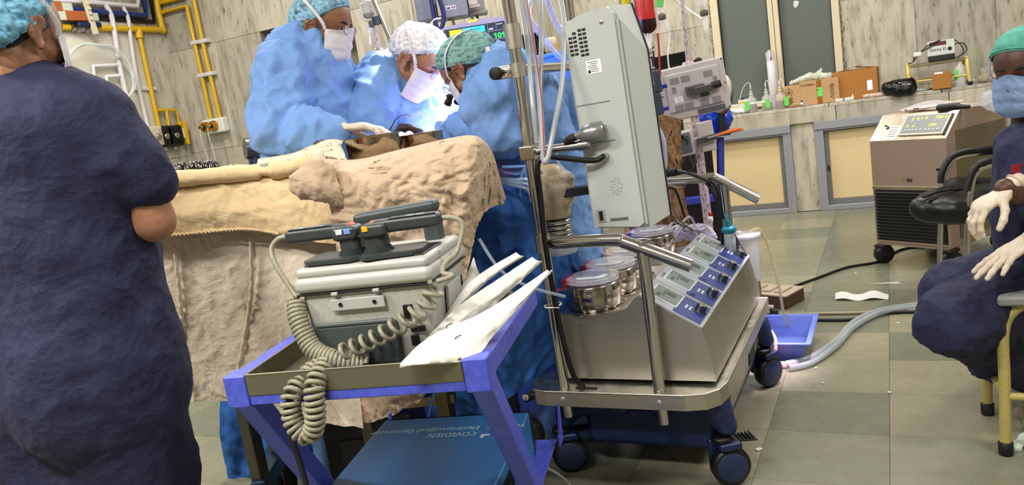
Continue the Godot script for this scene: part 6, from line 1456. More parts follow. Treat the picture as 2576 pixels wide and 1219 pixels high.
# ---------- drip pole with monitors, bags, rear equipment
func facing(yaw_deg: float, roll := 0.0) -> Basis: return Basis(Vector3.UP, deg_to_rad(yaw_deg)) * Basis(Vector3.BACK, deg_to_rad(roll))
func mast_things():
	var off := mottled("casing_white", Color(0.72, 0.69, 0.68), Color(0.76, 0.73, 0.72), 0.45, 0.0, Vector3.ONE * 9, 0.1); var dark := plain("vent_dark", Color.BLACK); var rub := plain("rubber", Color.BLACK); var gry := steel("clamp_grey", Color(0.45, 0.44, 0.45), 0.4)
	var rust := plain("rusty_paint", Color.WHITE, 0.6)
	rust.albedo_texture = tex("rusty", 0.022, [[0.0, Color(0.25, 0.12, 0.06)], [0.3, Color(0.42, 0.26, 0.16)], [0.38, Color(0.76, 0.69, 0.72)], [1.0, Color(0.82, 0.77, 0.8)]], 4); rust.uv1_triplanar = true; rust.uv1_scale = Vector3(7, 3.5, 7)
	var D := 4.0
	var t := thing("drip_pole", "rust-flecked white drip pole with black clamp knobs, standing behind the pump machine", "pole")
	var base := P(1790, 600, D); var bx := base.x; var bz := base.z
	var pt := func(y: float) -> Vector3: return Vector3(bx - .0, y, bz)
	var joint := P(1732, 170, D)
	var m := MB.new(); m.rod(Vector3(bx, .08, bz), Vector3(joint.x, joint.y, joint.z), .0225, -1, 18); part(t, "lower_tube", m, rust)
	m = MB.new(); m.rod(joint, P(1712, -40, D), .0105, -1, 14); part(t, "upper_tube", m, rust)
	m = MB.new(); m.cyl(joint + Vector3(0, -.03, 0), .03, .06, .006); m.cyl(joint + Vector3(0, -.09, 0), .027, .05, .004); var col := part(t, "collar", m, rust)
	m = MB.new(); m.rod(joint, P(1752, 157, D), .006); part(col, "bolt", m, plain("bolt_rust", Color(0.3, 0.2, 0.14), 0.5, 0.6))
	m = MB.new(); m.lathe([Vector2(0, -.014), Vector2(.02, -.014), Vector2(.024, -.008), Vector2(.024, .008), Vector2(.02, .014), Vector2(0, .014)], 8, XF(P(1757, 156, D), yup(Vector3(.9, .1, .2)))); m.rod(P(1746, 158, D), P(1756, 156, D), .014); part(col, "knob", m, rub)
	for a in 5:
		m = MB.new(); var d := Vector3(cos(a * TAU / 5), 0, sin(a * TAU / 5)); m.tube([Vector3(bx, .12, bz), Vector3(bx, .09, bz) + d * .1, Vector3(bx, .07, bz) + d * .28], [.02, .016, .012], 10); part(t, "foot", m, rust)
		m = MB.new(); m.cyl(Vector3(bx, .0, bz) + d * .28, .022, .06, .006); part(t, "caster", m, rub)
	settle(t)
	# monitor from behind
	t = thing("monitor", "off-white monitor seen from behind with louvred vents, clamped to the rusty drip pole", "monitor")
	var b := facing(24, 4.5); var o := P(1744, 226, 3.98)
	var L := func(x: float, y: float, z: float) -> Vector3: return o + b * Vector3(x, y, z)
	m = MB.new(); m.box(o, Vector3(.345, .265, .03), .012, b); m.box(L.call(0, .005, .02), Vector3(.27, .19, .02), .006, b); part(t, "shell", m, off)
	for q in [[-.09, .065], [-.035, .065], [.08, .065], [.11, .03], [-.1, .02], [-.09, -.07], [-.04, -.07], [.04, -.07], [.1, -.07]]:
		for k in 6:
			m = MB.new(); m.box(L.call(q[0], q[1] - k * .0055 + .012, .0304), Vector3(.045 if absf(q[1]) > .05 else .022, .0026, .001), 0.0, b); part(t, "louvre", m, plain("louvre_grey", Color(0.35, 0.34, 0.34), 0.6))
	for q in [[-.16, .12], [.16, .12], [-.16, -.12], [.16, -.12], [-.16, 0], [.16, 0]]:
		m = MB.new(); m.cyl(L.call(q[0], q[1], .014), .004, .002, 0.0, b * Basis(Vector3.RIGHT, PI / 2), 10); part(t, "screw", m, dark)
	m = MB.new(); m.box(L.call(.07, -.113, .017), Vector3(.14, .026, .006), .002, b); part(t, "port_strip", m, plain("strip_grey", Color(0.33, 0.32, 0.34), 0.5))
	m = MB.new(); m.box(L.call(-.085, -.03, .0305), Vector3(.04, .028, .0006), 0.0, b); var lb := part(t, "type_label", m, plain("label_grey", Color.WHITE))
	for k in 4:
		m = MB.new(); m.box(L.call(-.085, -.021 - k * .006, .031), Vector3(.03 - .008 * (k % 2), .0016, .0005), 0.0, b); part(lb, "print_line", m, dark)
	m = MB.new(); m.box(L.call(.0, .0, .045), Vector3(.09, .05, .05), .006, b); m.box(L.call(.04, -.005, .06), Vector3(.1, .036, .03), .005, b); var cl := part(t, "clamp", m, gry)
	m = MB.new(); m.rod(L.call(.08, .0, .06), L.call(.125, .004, .062), .018); m.rod(L.call(.02, -.032, .06), L.call(.06, -.03, .06), .01); part(cl, "clamp_knob", m, rub)
	settle(t)
	# small pressure monitor lower on the pole
	t = thing("pressure_monitor", "small off-white patient monitor box with red, black and green sockets, on the rusty drip pole", "monitor")
	o = P(1714, 362, 3.94); b = facing(24, 5)
	m = MB.new(); m.box(o, Vector3(.112, .125, .08), .008, b); part(t, "case", m, off)
	m = MB.new(); m.box(L.call(0, .0, .0), Vector3(.001, .001, .001), 0.0, b)
	var L2 := func(x: float, y: float, z: float) -> Vector3: return o + b * Vector3(x, y, z)
	m = MB.new(); m.box(L2.call(.0, .002, .041), Vector3(.084, .1, .004), .002, b); part(t, "face", m, plain("face_grey", Color(0.36, 0.38, 0.42), 0.5))
	for q in [[-.026, .032, .013, Color(0.35, 0.06, 0.1)], [.0, .034, .011, Color(0.06, 0.06, 0.07)], [.026, .034, .01, Color(0.42, 0.43, 0.45)]]:
		m = MB.new(); m.lathe([Vector2(.003, .004), Vector2(.004, .01), Vector2(q[2], .01), Vector2(q[2] + .002, 0)], 18, XF(L2.call(q[0], q[1], .042), b * Basis(Vector3.RIGHT, PI / 2))); part(t, "socket", m, plain("socket_%.2f_%.2f" % [q[3].r, q[3].g], q[3], 0.4))
	m = MB.new(); m.box(L2.call(.026, .014, .05), Vector3(.01, .028, .01), .003, b); part(t, "plug", m, plain("plug_green", Color(0.05, 0.4, 0.25), 0.4))
	for k in 5:
		m = MB.new(); m.box(L2.call(-.025, .008 - k * .011, .0434), Vector3(.022, .003, .0006), 0.0, b); part(t, "print_line", m, plain("label_grey", Color.WHITE))
	m = MB.new(); m.box(L2.call(.13, .01, .0), Vector3(.075, .15, .05), .006, b); m.box(L2.call(.08, .0, .01), Vector3(.05, .03, .03), .003, b); part(t, "rear_unit", m, off)
	m = MB.new(); m.rod(L2.call(.12, .0, .05), L2.call(.165, .002, .05), .016); m.box(L2.call(.1, .0, .045), Vector3(.06, .03, .03), .004, b); part(t, "clamp", m, gry)
	m = MB.new(); m.box(L2.call(-.02, -.075, .01), Vector3(.036, .03, .03), .005, b); m.rod(L2.call(.025, -.06, .02), L2.call(.03, -.13, .02), .007); m.rod(L2.call(.05, -.06, .02), L2.call(.052, -.11, .02), .006); part(t, "lead_boot", m, gry)
	settle(t)
	# leads hanging from it
	var kb := plain("cord_black", Color.BLACK)
	var defs := [[[[1706, 330, 3.85], [1708, 380, 3.82], [1722, 430, 3.82], [1722, 540, 3.85]], .0035, kb, "black lead hanging down in front of the small pressure monitor"], [[[1732, 398, 3.85], [1744, 430, 3.85], [1754, 470, 3.85]], .004, kb, "black lead under the small pressure monitor, beside the rusty pole"], [[[1752, 405, 3.85], [1740, 430, 3.84], [1738, 440, 3.84]], .0035, kb, "short black lead looping below the right boot of the pressure monitor"],
		[[[1714, 378, 3.8], [1700, 410, 3.8], [1695, 440, 3.8]], .004, plain("lead_cream", Color(0.75, 0.7, 0.64), 0.4), "cream lead with red tip hanging before the pressure monitor"], [[[1640, 376, 3.4], [1650, 410, 3.4], [1655, 450, 3.45]], .004, kb, "first black lead under the white transducer"], [[[1652, 376, 3.4], [1660, 400, 3.4], [1668, 440, 3.45]], .004, kb, "second black lead under the white transducer"],
		[[[1655, 440, 3.4], [1675, 470, 3.35], [1700, 480, 3.3], [1722, 545, 3.35]], .0055, kb, "black lead curving left of the rear handlebar"], [[[1672, 490, 3.4], [1688, 540, 3.4], [1698, 580, 3.4]], .005, plain("lead_maroon", Color(0.16, 0.03, 0.04), 0.4), "dark maroon line hanging against the brown cloth"]]
	for q in defs:
		m = MB.new(); m.tube(smooth(path(q[0]), 6), q[1], 8); solo("lead", q[3], "lead", m, q[2])
	# blood bag and its set
	t = thing("blood_bag", "half-full blood bag hanging upside down above the rear of the pump machine", "bag")
	var bd := 3.8
	m = MB.new()
	var lft := path([[1592, -40, bd], [1598, 30, bd], [1606, 66, bd], [1622, 90, bd]]); var rgt := path([[1640, -45, bd], [1645, 20, bd], [1652, 66, bd], [1638, 84, bd]])
	for s in [1.0, -1.0]: m.sheet(14, 22, func(u, v): return along(lft, v).lerp(along(rgt, v), u) - forward * (s * .026 * sqrt(maxf(0.0, sin(PI * u))) * sin(PI * clampf(v * .9 + .1, 0.0, 1.0))))
	part(t, "pouch", m, plain("blood_dark", Color(0.15, 0.02, 0.035), 0.25))
	m = MB.new()
	m.sheet(10, 6, func(u, v): return along(lft, v * .52).lerp(along(rgt, v * .5), u * .94 + .03) - forward * (.029 * sqrt(maxf(0.0, sin(PI * (u * .94 + .03)))) * sin(PI * (v * .5 * .9 + .1)) + .0015), .001)
	part(t, "label", m, plain("label_red", Color(0.7, 0.1, 0.06), 0.35))
	m = MB.new(); m.sheet(10, 12, func(u, v): return along(path([[1588, -40, bd], [1594, 40, bd], [1608, 84, bd], [1622, 94, bd]]), v).lerp(along(path([[1650, -45, bd], [1652, 20, bd], [1658, 66, bd], [1642, 92, bd]]), v), u), .002); part(t, "bag_edge", m, glassy("bag_clear", Color(0.9, 0.75, 0.72), 0.35))
	for x in [1620, 1628, 1635]:
		m = MB.new(); m.rod(P(x, 84, bd), P(x + 2, 108, bd), .007); part(t, "port", m, glassy("port_clear", Color(0.9, 0.85, 0.82), 0.5))
	settle(t)
	t = thing("drip_chamber", "clear drip chamber with dark blood line under the blood bag", "drip chamber")
	m = MB.new(); m.cyl(P(1634, 134, bd), .014, .05, .004); part(t, "chamber", m, glassy("port_clear", Color.WHITE, 0.5)); m = MB.new(); m.rod(P(1642, 168, bd), P(1648, 190, bd), .008); part(t, "chamber", m, glassy("port_clear", Color.WHITE, 0.5))
	m = MB.new(); m.cyl(P(1634, 136, bd), .01, .028, .003); m.cyl(P(1638, 147, bd), .012, .008, .001); m.cyl(P(1645, 176, bd), .011, .008, .001); m.tube(smooth(path([[1626, 122, bd], [1634, 128, bd], [1646, 116, bd]]), 5), .003, 6); part(t, "blood", m, plain("blood_dark", Color.BLACK))
	m = MB.new(); m.tube(smooth(path([[1643, 128, bd], [1645, 160, bd], [1632, 185, bd], [1612, 196, bd - .2]]), 6), .0045, 8); part(t, "line", m, plain("blood_line", Color(0.22, 0.03, 0.06), 0.3)); settle(t)
	m = MB.new(); m.tube(smooth(path([[1654, 84, bd], [1657, 120, bd], [1660, 190, bd], [1652, 230, bd], [1651, 290, bd], [1640, 345, bd - .2]]), 6), .0055, 8); solo("line", "red blood line falling beside the dark screen to the white transducer", "line", m, plain("line_red", Color(0.6, 0.13, 0.1), 0.3))
	# yellow fluid bag and clear sets
	t = thing("fluid_bag", "yellow fluid bag behind the top of the display housing", "bag")
	m = MB.new(); for s in [1.0, -1.0]: m.sheet(8, 12, func(u, v): return along(path([[1560, -30, 3.2], [1566, 30, 3.2], [1580, 76, 3.2]]), v).lerp(along(path([[1580, -30, 3.2], [1585, 30, 3.2], [1588, 76, 3.2]]), v), u) - forward * (s * .015 * sin(PI * u)))
	part(t, "pouch", m, plain("fluid_yellow", Color(0.8, 0.7, 0.05), 0.2)); m = MB.new(); m.rod(P(1584, 72, 3.2), P(1591, 80, 3.2), .007, .003); part(t, "port", m, glassy("port_clear", Color.WHITE, 0.5)); settle(t)
	for q in [[1662, 30, 1666, 50, 1678, 74, "clear drip set with a green label beside the blood bag", true], [1768, 16, 1772, 40, 1776, 82, "clear drip set hanging in front of the window frame", false], [934, 56, 936, 70, 940, 112, "", false]]:
		if q[6] == "": continue
		t = thing("drip_chamber", q[6], "drip chamber")
		m = MB.new(); m.cyl(P(q[0], q[1], 4.0), .026, .09, .014); part(t, "bottle_neck", m, glassy("bottle_clear", Color(0.9, 0.92, 0.92), 0.25, 0.03))
		m = MB.new(); m.cyl(P(q[2], q[3], 4.0), .02, .03, .003); part(t, "cap", m, plain("cap_grey", Color(0.35, 0.33, 0.3), 0.4))
		m = MB.new(); m.rod(P(q[2] + 2, q[3], 4.0), P(q[4], q[5] - 6, 4.0), .014, .012); m.rod(P(q[4], q[5] - 6, 4.0), P(q[4] + 1, q[5], 4.0), .008); part(t, "chamber", m, glassy("port_clear", Color.WHITE, 0.5))
		if q[7]: m = MB.new(); m.box(P(1657, 5, 3.96), Vector3(.05, .05, .006), .003, facing(27, -12)); part(t, "label", m, plain("tag_green", Color(0.42, 0.82, 0.35), 0.5))
		settle(t)
	m = MB.new(); m.tube(smooth(path([[1680, 74, 4.0], [1684, 100, 4.0], [1680, 140, 4.0], [1684, 176, 4.0]]), 6), .004, 8); solo("tubing", "thin clear tube dropping from the drip set to the dark screen", "tube", m, glassy("port_clear", Color.WHITE, 0.5))
	m = MB.new(); m.tube(smooth(path([[1670, -20, 4.6], [1720, 16, 4.6], [1767, 48, 4.4]]), 6), .005, 8); solo("tubing", "white tube slanting across the wall to the drip set by the window", "tube", m, plain("lamp_white", Color.WHITE))
func rear_equipment():
	var off := plain("casing_cream", Color(0.77, 0.75, 0.69), 0.45); var dark := plain("vent_dark", Color.BLACK); var rub := plain("rubber", Color.BLACK); var chrome := steel("chrome")
	# infusion pumps
	var slate := plain("pump_slate", Color(0.2, 0.21, 0.27), 0.45)
	var t: Node3D; var m: MB
	for q in [[1630, 210, "upper dark slate infusion pump beside the display housing"], [1634, 266, "lower dark slate infusion pump beside the display housing"]]:
		t = thing("infusion_pump", q[2], "infusion pump", Vector3.ZERO, 0.0, "stacked infusion pumps")
		var o := P(q[0] - 4, q[1], 3.5); var b := facing(24, 4)
		m = MB.new(); m.box(o, Vector3(.12, .098, .09), .008, b); part(t, "case", m, slate)
		m = MB.new(); m.box(o + b * Vector3(.0, .012, .046), Vector3(.055, .05, .003), .001, b); part(t, "face_plate", m, plain("panel_light", Color.WHITE))
		m = MB.new(); m.lathe([Vector2(.008, .002), Vector2(.009, .006), Vector2(.013, .006), Vector2(.014, 0)], 18, XF(o + b * Vector3(.012, .014, .047), b * Basis(Vector3.RIGHT, PI / 2))); m.box(o + b * Vector3(-.014, .026, .048), Vector3(.016, .003, .001), 0.0, b); part(t, "dial", m, dark)
		m = MB.new(); m.lathe([Vector2(0, .006), Vector2(.024, .006), Vector2(.028, 0)], 24, XF(o + b * Vector3(-.012, -.018, .046), b * Basis(Vector3.RIGHT, PI / 2))); part(t, "disc", m, plain("disc_grey", Color(0.55, 0.58, 0.66), 0.3))
		m = MB.new(); m.rod(o + b * Vector3(.06, -.03, .01), o + b * Vector3(.085, -.028, .01), .009); part(t, "luer", m, plain("luer_blue", Color(0.08, 0.15, 0.65), 0.35))
		settle(t)
	t = thing("infusion_stand", "steel stand carrying the two slate infusion pumps, behind the display housing", "stand")
	var st := P(1608, 240, 3.6); m = MB.new(); m.rod(Vector3(st.x, .05, st.z), Vector3(st.x, 1.75, st.z), .014); part(t, "pole", m, chrome); m = MB.new(); m.cyl(Vector3(st.x, 0, st.z), .2, .05, .01); part(t, "base", m, rub); settle(t)
	t = thing("transducer", "white transducer plate with a violet stopcock beside the display housing", "transducer")
	m = MB.new(); m.box(P(1646, 355, 3.4), Vector3(.058, .078, .02), .004, facing(27, 3)); part(t, "plate", m, off)
	m = MB.new(); m.box(P(1648, 349, 3.37), Vector3(.028, .026, .014), .004, facing(27, 3)); m.rod(P(1643, 342, 3.37), P(1652, 358, 3.37), .006); part(t, "stopcock", m, plain("stopcock_violet", Color(0.25, 0.2, 0.45), 0.35)); settle(t)
	m = MB.new(); m.tube(smooth(path([[1618, 270, 3.35], [1648, 310, 3.35], [1668, 345, 3.35], [1674, 390, 3.35], [1672, 425, 3.35], [1650, 436, 3.3]]), 7), .008, 10); solo("tubing", "clear tube curving from the infusion pumps down to the black connector", "tube", m, glassy("tube_grey", Color(0.8, 0.84, 0.92), 0.55, 0.2))
	t = thing("connector", "black cable connector block with a barcode tag beside the display housing", "connector")
	m = MB.new(); m.box(P(1655, 440, 3.3), Vector3(.07, .07, .05), .01, facing(27)); m.rod(P(1668, 438, 3.3), P(1700, 432, 3.28), .018); part(t, "block", m, rub)
	m = MB.new(); m.box(P(1706, 455, 3.34), Vector3(.065, .05, .004), .001, facing(27, -12)); var tg := part(t, "tag", m, plain("paper", Color.WHITE))
	for k in 8:
		m = MB.new(); m.box(P(1697 + k * 3.6, 460 + k * .6, 3.336), Vector3(.0028 if k % 3 else .0045, .02, .001), 0.0, facing(27, -12)); part(tg, "bar", m, dark)
	settle(t)
	m = MB.new(); m.tube(smooth(path([[1700, 432, 3.28], [1740, 440, 3.3], [1775, 455, 3.25], [1800, 490, 3.2], [1830, 560, 3.18], [1860, 625, 3.15]]), 8), .0115, 12); solo("cable", "ribbed black cable from the connector block over to the rear pump panel", "cable", m, plain("cord_black", Color.BLACK))
	m = MB.new(); m.rod(P(1858, 620, 3.15), P(1870, 645, 3.12), .014, .017); solo("cable_boot", "black strain-relief boot where the thick cable enters the rear pump panel", "boot", m, rub)
	# brown wrapped equipment and its cloth
	m = MB.new(); curtain(m, [path([[1570, 300, 3.75], [1640, 285, 3.7], [1712, 300, 3.75]]), path([[1590, 450, 3.7], [1650, 440, 3.62], [1716, 440, 3.7]]), path([[1560, 640, 3.7], [1640, 650, 3.6], [1745, 640, 3.68]])], 40, 40, .03, 6.5, .012, 3.0); solo("drape", "brown crumpled cloth hung behind the display housing, among the tubes", "drape", m, drapery("drape_brown", Color(0.52, 0.38, 0.22), 1.2, 3.0))
	t = thing("screen", "black monitor screen on the counter side behind the drip pole", "screen")
	m = MB.new(); m.box(P(1690, 175, 5.2), Vector3(.24, .2, .03), .008, facing(20, 3)); part(t, "panel", m, plain("screen_black", Color(0.02, 0.022, 0.025), 0.25))
	m = MB.new(); m.box(P(1690, 168, 5.18), Vector3(.2, .015, .01), .003, facing(20, 3)); part(t, "bezel", m, plain("bezel_black", Color(0.06, 0.065, 0.07), 0.3)); var so := P(1690, 200, 5.22); m = MB.new(); m.box(Vector3(so.x, so.y / 2, so.z), Vector3(.08, so.y, .06), .01); part(t, "stand", m, rub); settle(t)
	t = thing("printer", "cream printer behind the monitors with a dark maroon cabinet below", "printer")
	m = MB.new(); m.box(P(1655, 258, 4.9), Vector3(.2, .1, .2), .02, facing(20)); m.box(P(1655, 235, 4.9), Vector3(.16, .03, .15), .01, facing(20)); part(t, "case", m, off); m = MB.new(); m.box(P(1662, 232, 4.82), Vector3(.12, .004, .004), 0.0, facing(20)); part(t, "slot", m, dark)
	var cp := P(1690, 305, 5.0); m = MB.new(); m.box(Vector3(cp.x, .44, cp.z), Vector3(.42, .87, .3), .01, facing(20)); part(t, "cabinet", m, plain("maroon", Color(0.1, 0.035, 0.05), 0.35)); settle(t)
	t = thing("fan_heater", "cream oval housing behind the louvred monitor's right edge", "housing")
	m = MB.new(); m.ell(P(1815, 236, 4.9), Vector3(.06, .12, .08), facing(20, -14), 20); part(t, "shell", m, off); m = MB.new(); m.ell(P(1822, 246, 4.92), Vector3(.055, .11, .07), facing(20, -14), 18); part(t, "rim", m, plain("rim_grey", Color(0.3, 0.31, 0.32), 0.5)); var lo := P(1814, 270, 4.92); m = MB.new(); m.rod(P(1816, 335, 4.92), lo, .02); part(t, "post", m, rub); settle(t)
	# violet stand with blue bag and orange paper
	t = thing("side_stand", "violet-blue metal stand with a small top tray, in front of the left cabinet", "stand")
	var vb := plain("stand_violet", Color(0.2, 0.24, 0.62), 0.4); var v0 := P(1812, 345, 4.9)
	m = MB.new(); m.rod(v0, Vector3(v0.x - .06, .02, v0.z + .1), .024); part(t, "post", m, vb); m = MB.new(); m.box(v0 + Vector3(-.12, .02, 0), Vector3(.34, .02, .2), .004, facing(20)); part(t, "tray", m, vb); m = MB.new(); m.box(P(1740, 500, 4.9), Vector3(.36, .05, .2), .01, facing(22)); part(t, "shelf", m, vb); m = MB.new(); m.rod(P(1680, 480, 4.95), Vector3(v0.x - .38, .02, v0.z + .05), .02); part(t, "post", m, vb); settle(t)
	m = MB.new(); m.box(P(1818, 336, 4.88), Vector3(.24, .008, .12), .003, facing(30, 4)); m.box(P(1822, 333, 4.86), Vector3(.2, .006, .1), .002, facing(40, 6)); solo("folder", "orange folder lying on the violet stand's tray", "folder", m, plain("folder_orange", Color(0.75, 0.38, 0.1), 0.6))
	m = MB.new(); m.blob([[P(1765, 300, 5.0), P(1820, 294, 5.0), .06, .055], [P(1790, 310, 5.0), P(1815, 312, 5.0), .05, .05]], .014, .03, func(p: Vector3, n: Vector3) -> float: return .012 * rumple(p, 7.0)); solo("plastic_bag", "crumpled bright blue plastic bag on the violet stand under the monitor", "bag", m, plain("bag_blue", Color(0.06, 0.25, 0.75), 0.25))
	# filter, jar and clutter behind the pump panels
	t = thing("filter", "teal-capped clear filter strapped to the rear handlebar post", "filter")
	var fo := P(1836, 600, 3.12)
	m = MB.new(); m.cyl(fo + Vector3(0, -.06, 0), .023, .085, .004); part(t, "body", m, glassy("filter_clear", Color(0.7, 0.74, 0.74), 0.6, 0.2)); m = MB.new(); m.cyl(fo + Vector3(0, .025, 0), .03, .028, .008); m.rod(fo + Vector3(0, .05, 0), fo + Vector3(-.003, .075, 0), .012); part(t, "cap", m, plain("cap_teal", Color(0.02, 0.45, 0.52), 0.2)); m = MB.new(); m.rod(fo + Vector3(-.003, .07, 0), fo + Vector3(-.006, .105, 0), .009, .006); part(t, "nozzle", m, glassy("nozzle_teal", Color(0.2, 0.6, 0.7), 0.5)); settle(t)
	t = thing("suction_jar", "large clear suction jar behind the rear pump panel, with a tube to the floor tray", "jar")
	var jo := P(1876, 620, 3.5)
	m = MB.new(); m.lathe([Vector2(0, -.16), Vector2(.055, -.16), Vector2(.06, -.15), Vector2(.066, .04), Vector2(.064, .05), Vector2(.062, .05), Vector2(.057, -.148), Vector2(0, -.152)], 32, XF(jo)); part(t, "jar", m, glassy("jar_clear", Color(0.86, 0.88, 0.88), 0.3)); m = MB.new(); m.cyl(jo + Vector3(0, .045, 0), .072, .018, .004, Basis(), 32); m.cyl(jo + Vector3(-.02, .06, .02), .014, .02, .004); part(t, "lid", m, glassy("lid_clear", Color(0.88, 0.88, 0.9), 0.55, 0.15)); m = MB.new(); m.cyl(Vector3(jo.x, 0, jo.z), .05, jo.y - .16, .01); part(t, "stand", m, chrome); settle(t)
	m = MB.new(); m.tube(smooth(path([[1872, 598, 3.5], [1905, 575, 3.5], [1930, 610, 3.5], [1945, 660, 3.5], [1960, 720, 3.5], [1972, 790, 3.55], [1990, 836, 3.62]]), 8), .007, 10); solo("tubing", "clear tube with yellow fluid arching from the suction jar down into the blue floor tray", "tube", m, glassy("tube_amber", Color(0.86, 0.8, 0.6), 0.5))
	m = MB.new(); m.tube(smooth(path([[1915, 765, 3.4], [1924, 790, 3.45], [1935, 830, 3.5], [1946, 865, 3.5]]), 6), .005, 8); solo("tubing", "thin clear tube dropping behind the pump machine into the blue floor tray", "tube", m, glassy("tube_clear", Color.WHITE, 0.3))
	for k in 14:
		var a := k * 1.7; m = MB.new()
		m.tube(smooth(path([[1590 + 8 * k, 640 - 4 * k + 20 * sin(a), 3.35], [1640 + 7 * k + 12 * sin(a * 2), 600 - 3 * k + 16 * cos(a), 3.4], [1690 + 5 * k, 590 + 14 * sin(a + 1), 3.42], [1745 + 3 * k, 575 + 18 * cos(a * 1.3) + k, 3.45], [1790 + k, 600 + 10 * sin(a), 3.42]]), 6), .006, 8)
		solo("tubing", ["clear tube in the tangle behind the pump heads"][0], "tube", m, glassy("tube_tangle", Color(0.86, 0.85, 0.93), 0.4), "clear tubes tangled behind the pump heads")
	for q in [[1690, 548, .006, "silver clamp handle"], [1712, 556, .005, "second silver clamp handle"]]:
		m = MB.new(); m.tube(smooth(path([[q[0] - 26, q[1] - 44, 3.3], [q[0], q[1], 3.3], [q[0] + 30, q[1] + 22, 3.3]]), 5), q[2], 8, true, 0.6)
		var rg := []
		for k in 14: rg.append(P(q[0] + 38 + 10 * cos(TAU * k / 14), q[1] + 28 + 6 * sin(TAU * k / 14), 3.3))
		m.tube(rg, .003, 6, false, 1.0, true); solo("clamp", q[3] + " lying over the tangled tubes behind the rear pump panel", "clamp", m, steel("instrument_steel"))
	t = thing("dropper_bottle", "small white bottle with a red cap behind the rear handlebar", "bottle")
	m = MB.new(); m.cyl(P(1788, 560, 3.4), .012, .03, .004); part(t, "body", m, plain("lamp_white", Color.WHITE)); m = MB.new(); m.cyl(P(1788, 545, 3.4) , .008, .022, .003); part(t, "cap", m, plain("cap_red", Color(0.75, 0.1, 0.06), 0.35)); settle(t)
	# patient monitor on its arm
	t = thing("patient_monitor", "patient monitor with coloured vital-sign readings, behind the bending surgeon's head", "monitor")
	var o := P(1199, 122, 3.95); var b := Basis(Vector3.UP, deg_to_rad(24)) * Basis(Vector3.RIGHT, -.03) * Basis(Vector3.BACK, deg_to_rad(0))
	var L := func(x: float, y: float, z: float) -> Vector3: return o + b * Vector3(x, y, z)
	m = MB.new(); var out := []
	for q in [[-.165, -.13], [.165, -.13], [.17, -.12], [.17, .118], [.16, .13], [.02, .142], [-.15, .122], [-.166, .11]]: out.append(Vector2(q[0], q[1]))
	m.prism(out, .05, XF(L.call(0, 0, -.026), b)); part(t, "housing", m, plain("monitor_lilac", Color(0.62, 0.58, 0.62), 0.4))
	m = MB.new(); m.box(L.call(.005, .0, .001), Vector3(.305, .222, .004), .001, b); var sc := part(t, "screen", m, glow("screen_navy", Color(0.045, 0.045, 0.075), 0.6))
	m = MB.new(); m.prism([Vector2(-.02, 0), Vector2(.02, .003), Vector2(.03, .012), Vector2(0, .011), Vector2(-.024, .006)], .012, XF(L.call(.0, .128, .0), b)); part(t, "alarm_light", m, glow("alarm_amber", Color(1.0, 0.65, 0.12), 1.1))
	var add := func(x: float, y: float, w: float, h: float, mt: Material): 
		var mm := MB.new(); mm.box(L.call(x, y, .0036), Vector3(w, h, .0012), 0.0, b); part(sc, "screen_tile", mm, mt)
	add.call(-.09, .088, .062, .03, glow("tile_yellow", Color(0.95, 0.85, 0.05), 0.8)); add.call(.0, .09, .11, .03, glow("tile_cyan", Color(0.1, 0.6, 0.85), 0.8))
	var wh := glow("line_white", Color(0.55, 0.55, 0.6), 0.6)
	for y in [.072, .03, -.012, -.052]: add.call(.113, y, .09, .0012, wh)
	add.call(.069, .01, .0012, .2, wh); add.call(.112, .094, .0012, .03, wh); add.call(.13, .1, .03, .004, wh); add.call(.085, .082, .022, .008, wh)
	var gr := glow("text_green", Color(0.1, 0.95, 0.25), 0.9); var rd := glow("text_red", Color(0.95, 0.12, 0.15), 0.9); var cy := glow("text_cyan", Color(0.15, 0.65, 1.0), 0.9); var ye := glow("text_yellow", Color(0.95, 0.85, 0.1), 0.9); var dk := plain("ink_dark", Color(0.05, 0.05, 0.05), 0.8)
	for q in [["101", .122, .046, .026, gr], ["119/91", .105, -.034, .024, rd], ["(23)", .11, -.075, .022, cy], ["100", .12, -.108, .022, ye], ["-1.2", .138, .004, .013, gr], ["-0.8", .115, .006, .01, ye], ["0.1", .096, .006, .01, cy], ["-0.2", .08, .004, .009, gr], ["CVP", -.105, .094, .008, dk], ["PA", -.073, .094, .008, dk], ["zero", -.09, .08, .007, dk], ["Alarm", .02, .092, .008, dk]]: words(sc, "reading", q[0], q[3], XF(L.call(q[1], q[2], .0042), b), q[4], true)
	for q in [[.058, gr, 0], [.018, gr, 1], [-.03, rd, 2], [-.07, cy, 3], [.052, cy, 4]]:
		var pts := []
		for k in 60:
			var x := -.14 + k * .0034
			var y: float = q[0] + [.004 * absf(sin(k * .5)) + (.012 if k % 9 == 4 else 0.0), (.02 if k % 22 > 16 else 0.0), .012 * maxf(0.0, sin(k * .9)) , .004 * sin(k * 1.1), .003 * sin(k * .8)][q[2]]
			pts.append(L.call(x if q[2] != 4 else x * .5 - .07, y, .0036))
		m = MB.new(); m.tube(pts, .0009, 4); part(sc, "trace", m, q[1])
	m = MB.new(); m.rod(L.call(.0, -.06, -.08), P(1235, 160, 4.4), .02); part(t, "arm", m, plain("casing_cream", Color.WHITE)); settle(t)
	for q in [[1215, 120, 3.9, .0]]: pass
	# ceiling pendant boxes with blue hoses
	t = thing("ceiling_pendant", "grey ceiling pendant boxes above the patient monitor, with sockets and a white label", "pendant")
	b = Basis(Vector3.UP, deg_to_rad(30)); o = P(1062, 5, 4.2)
	var gy := mottled("pendant_grey", Color(0.45, 0.46, 0.44), Color(0.51, 0.52, 0.5), 0.4, 0.0, Vector3.ONE * 5, 0.05)
	m = MB.new(); m.box(P(1068, -10, 4.2), Vector3(.11, .26, .16), .006, b); part(t, "left_box", m, gy)
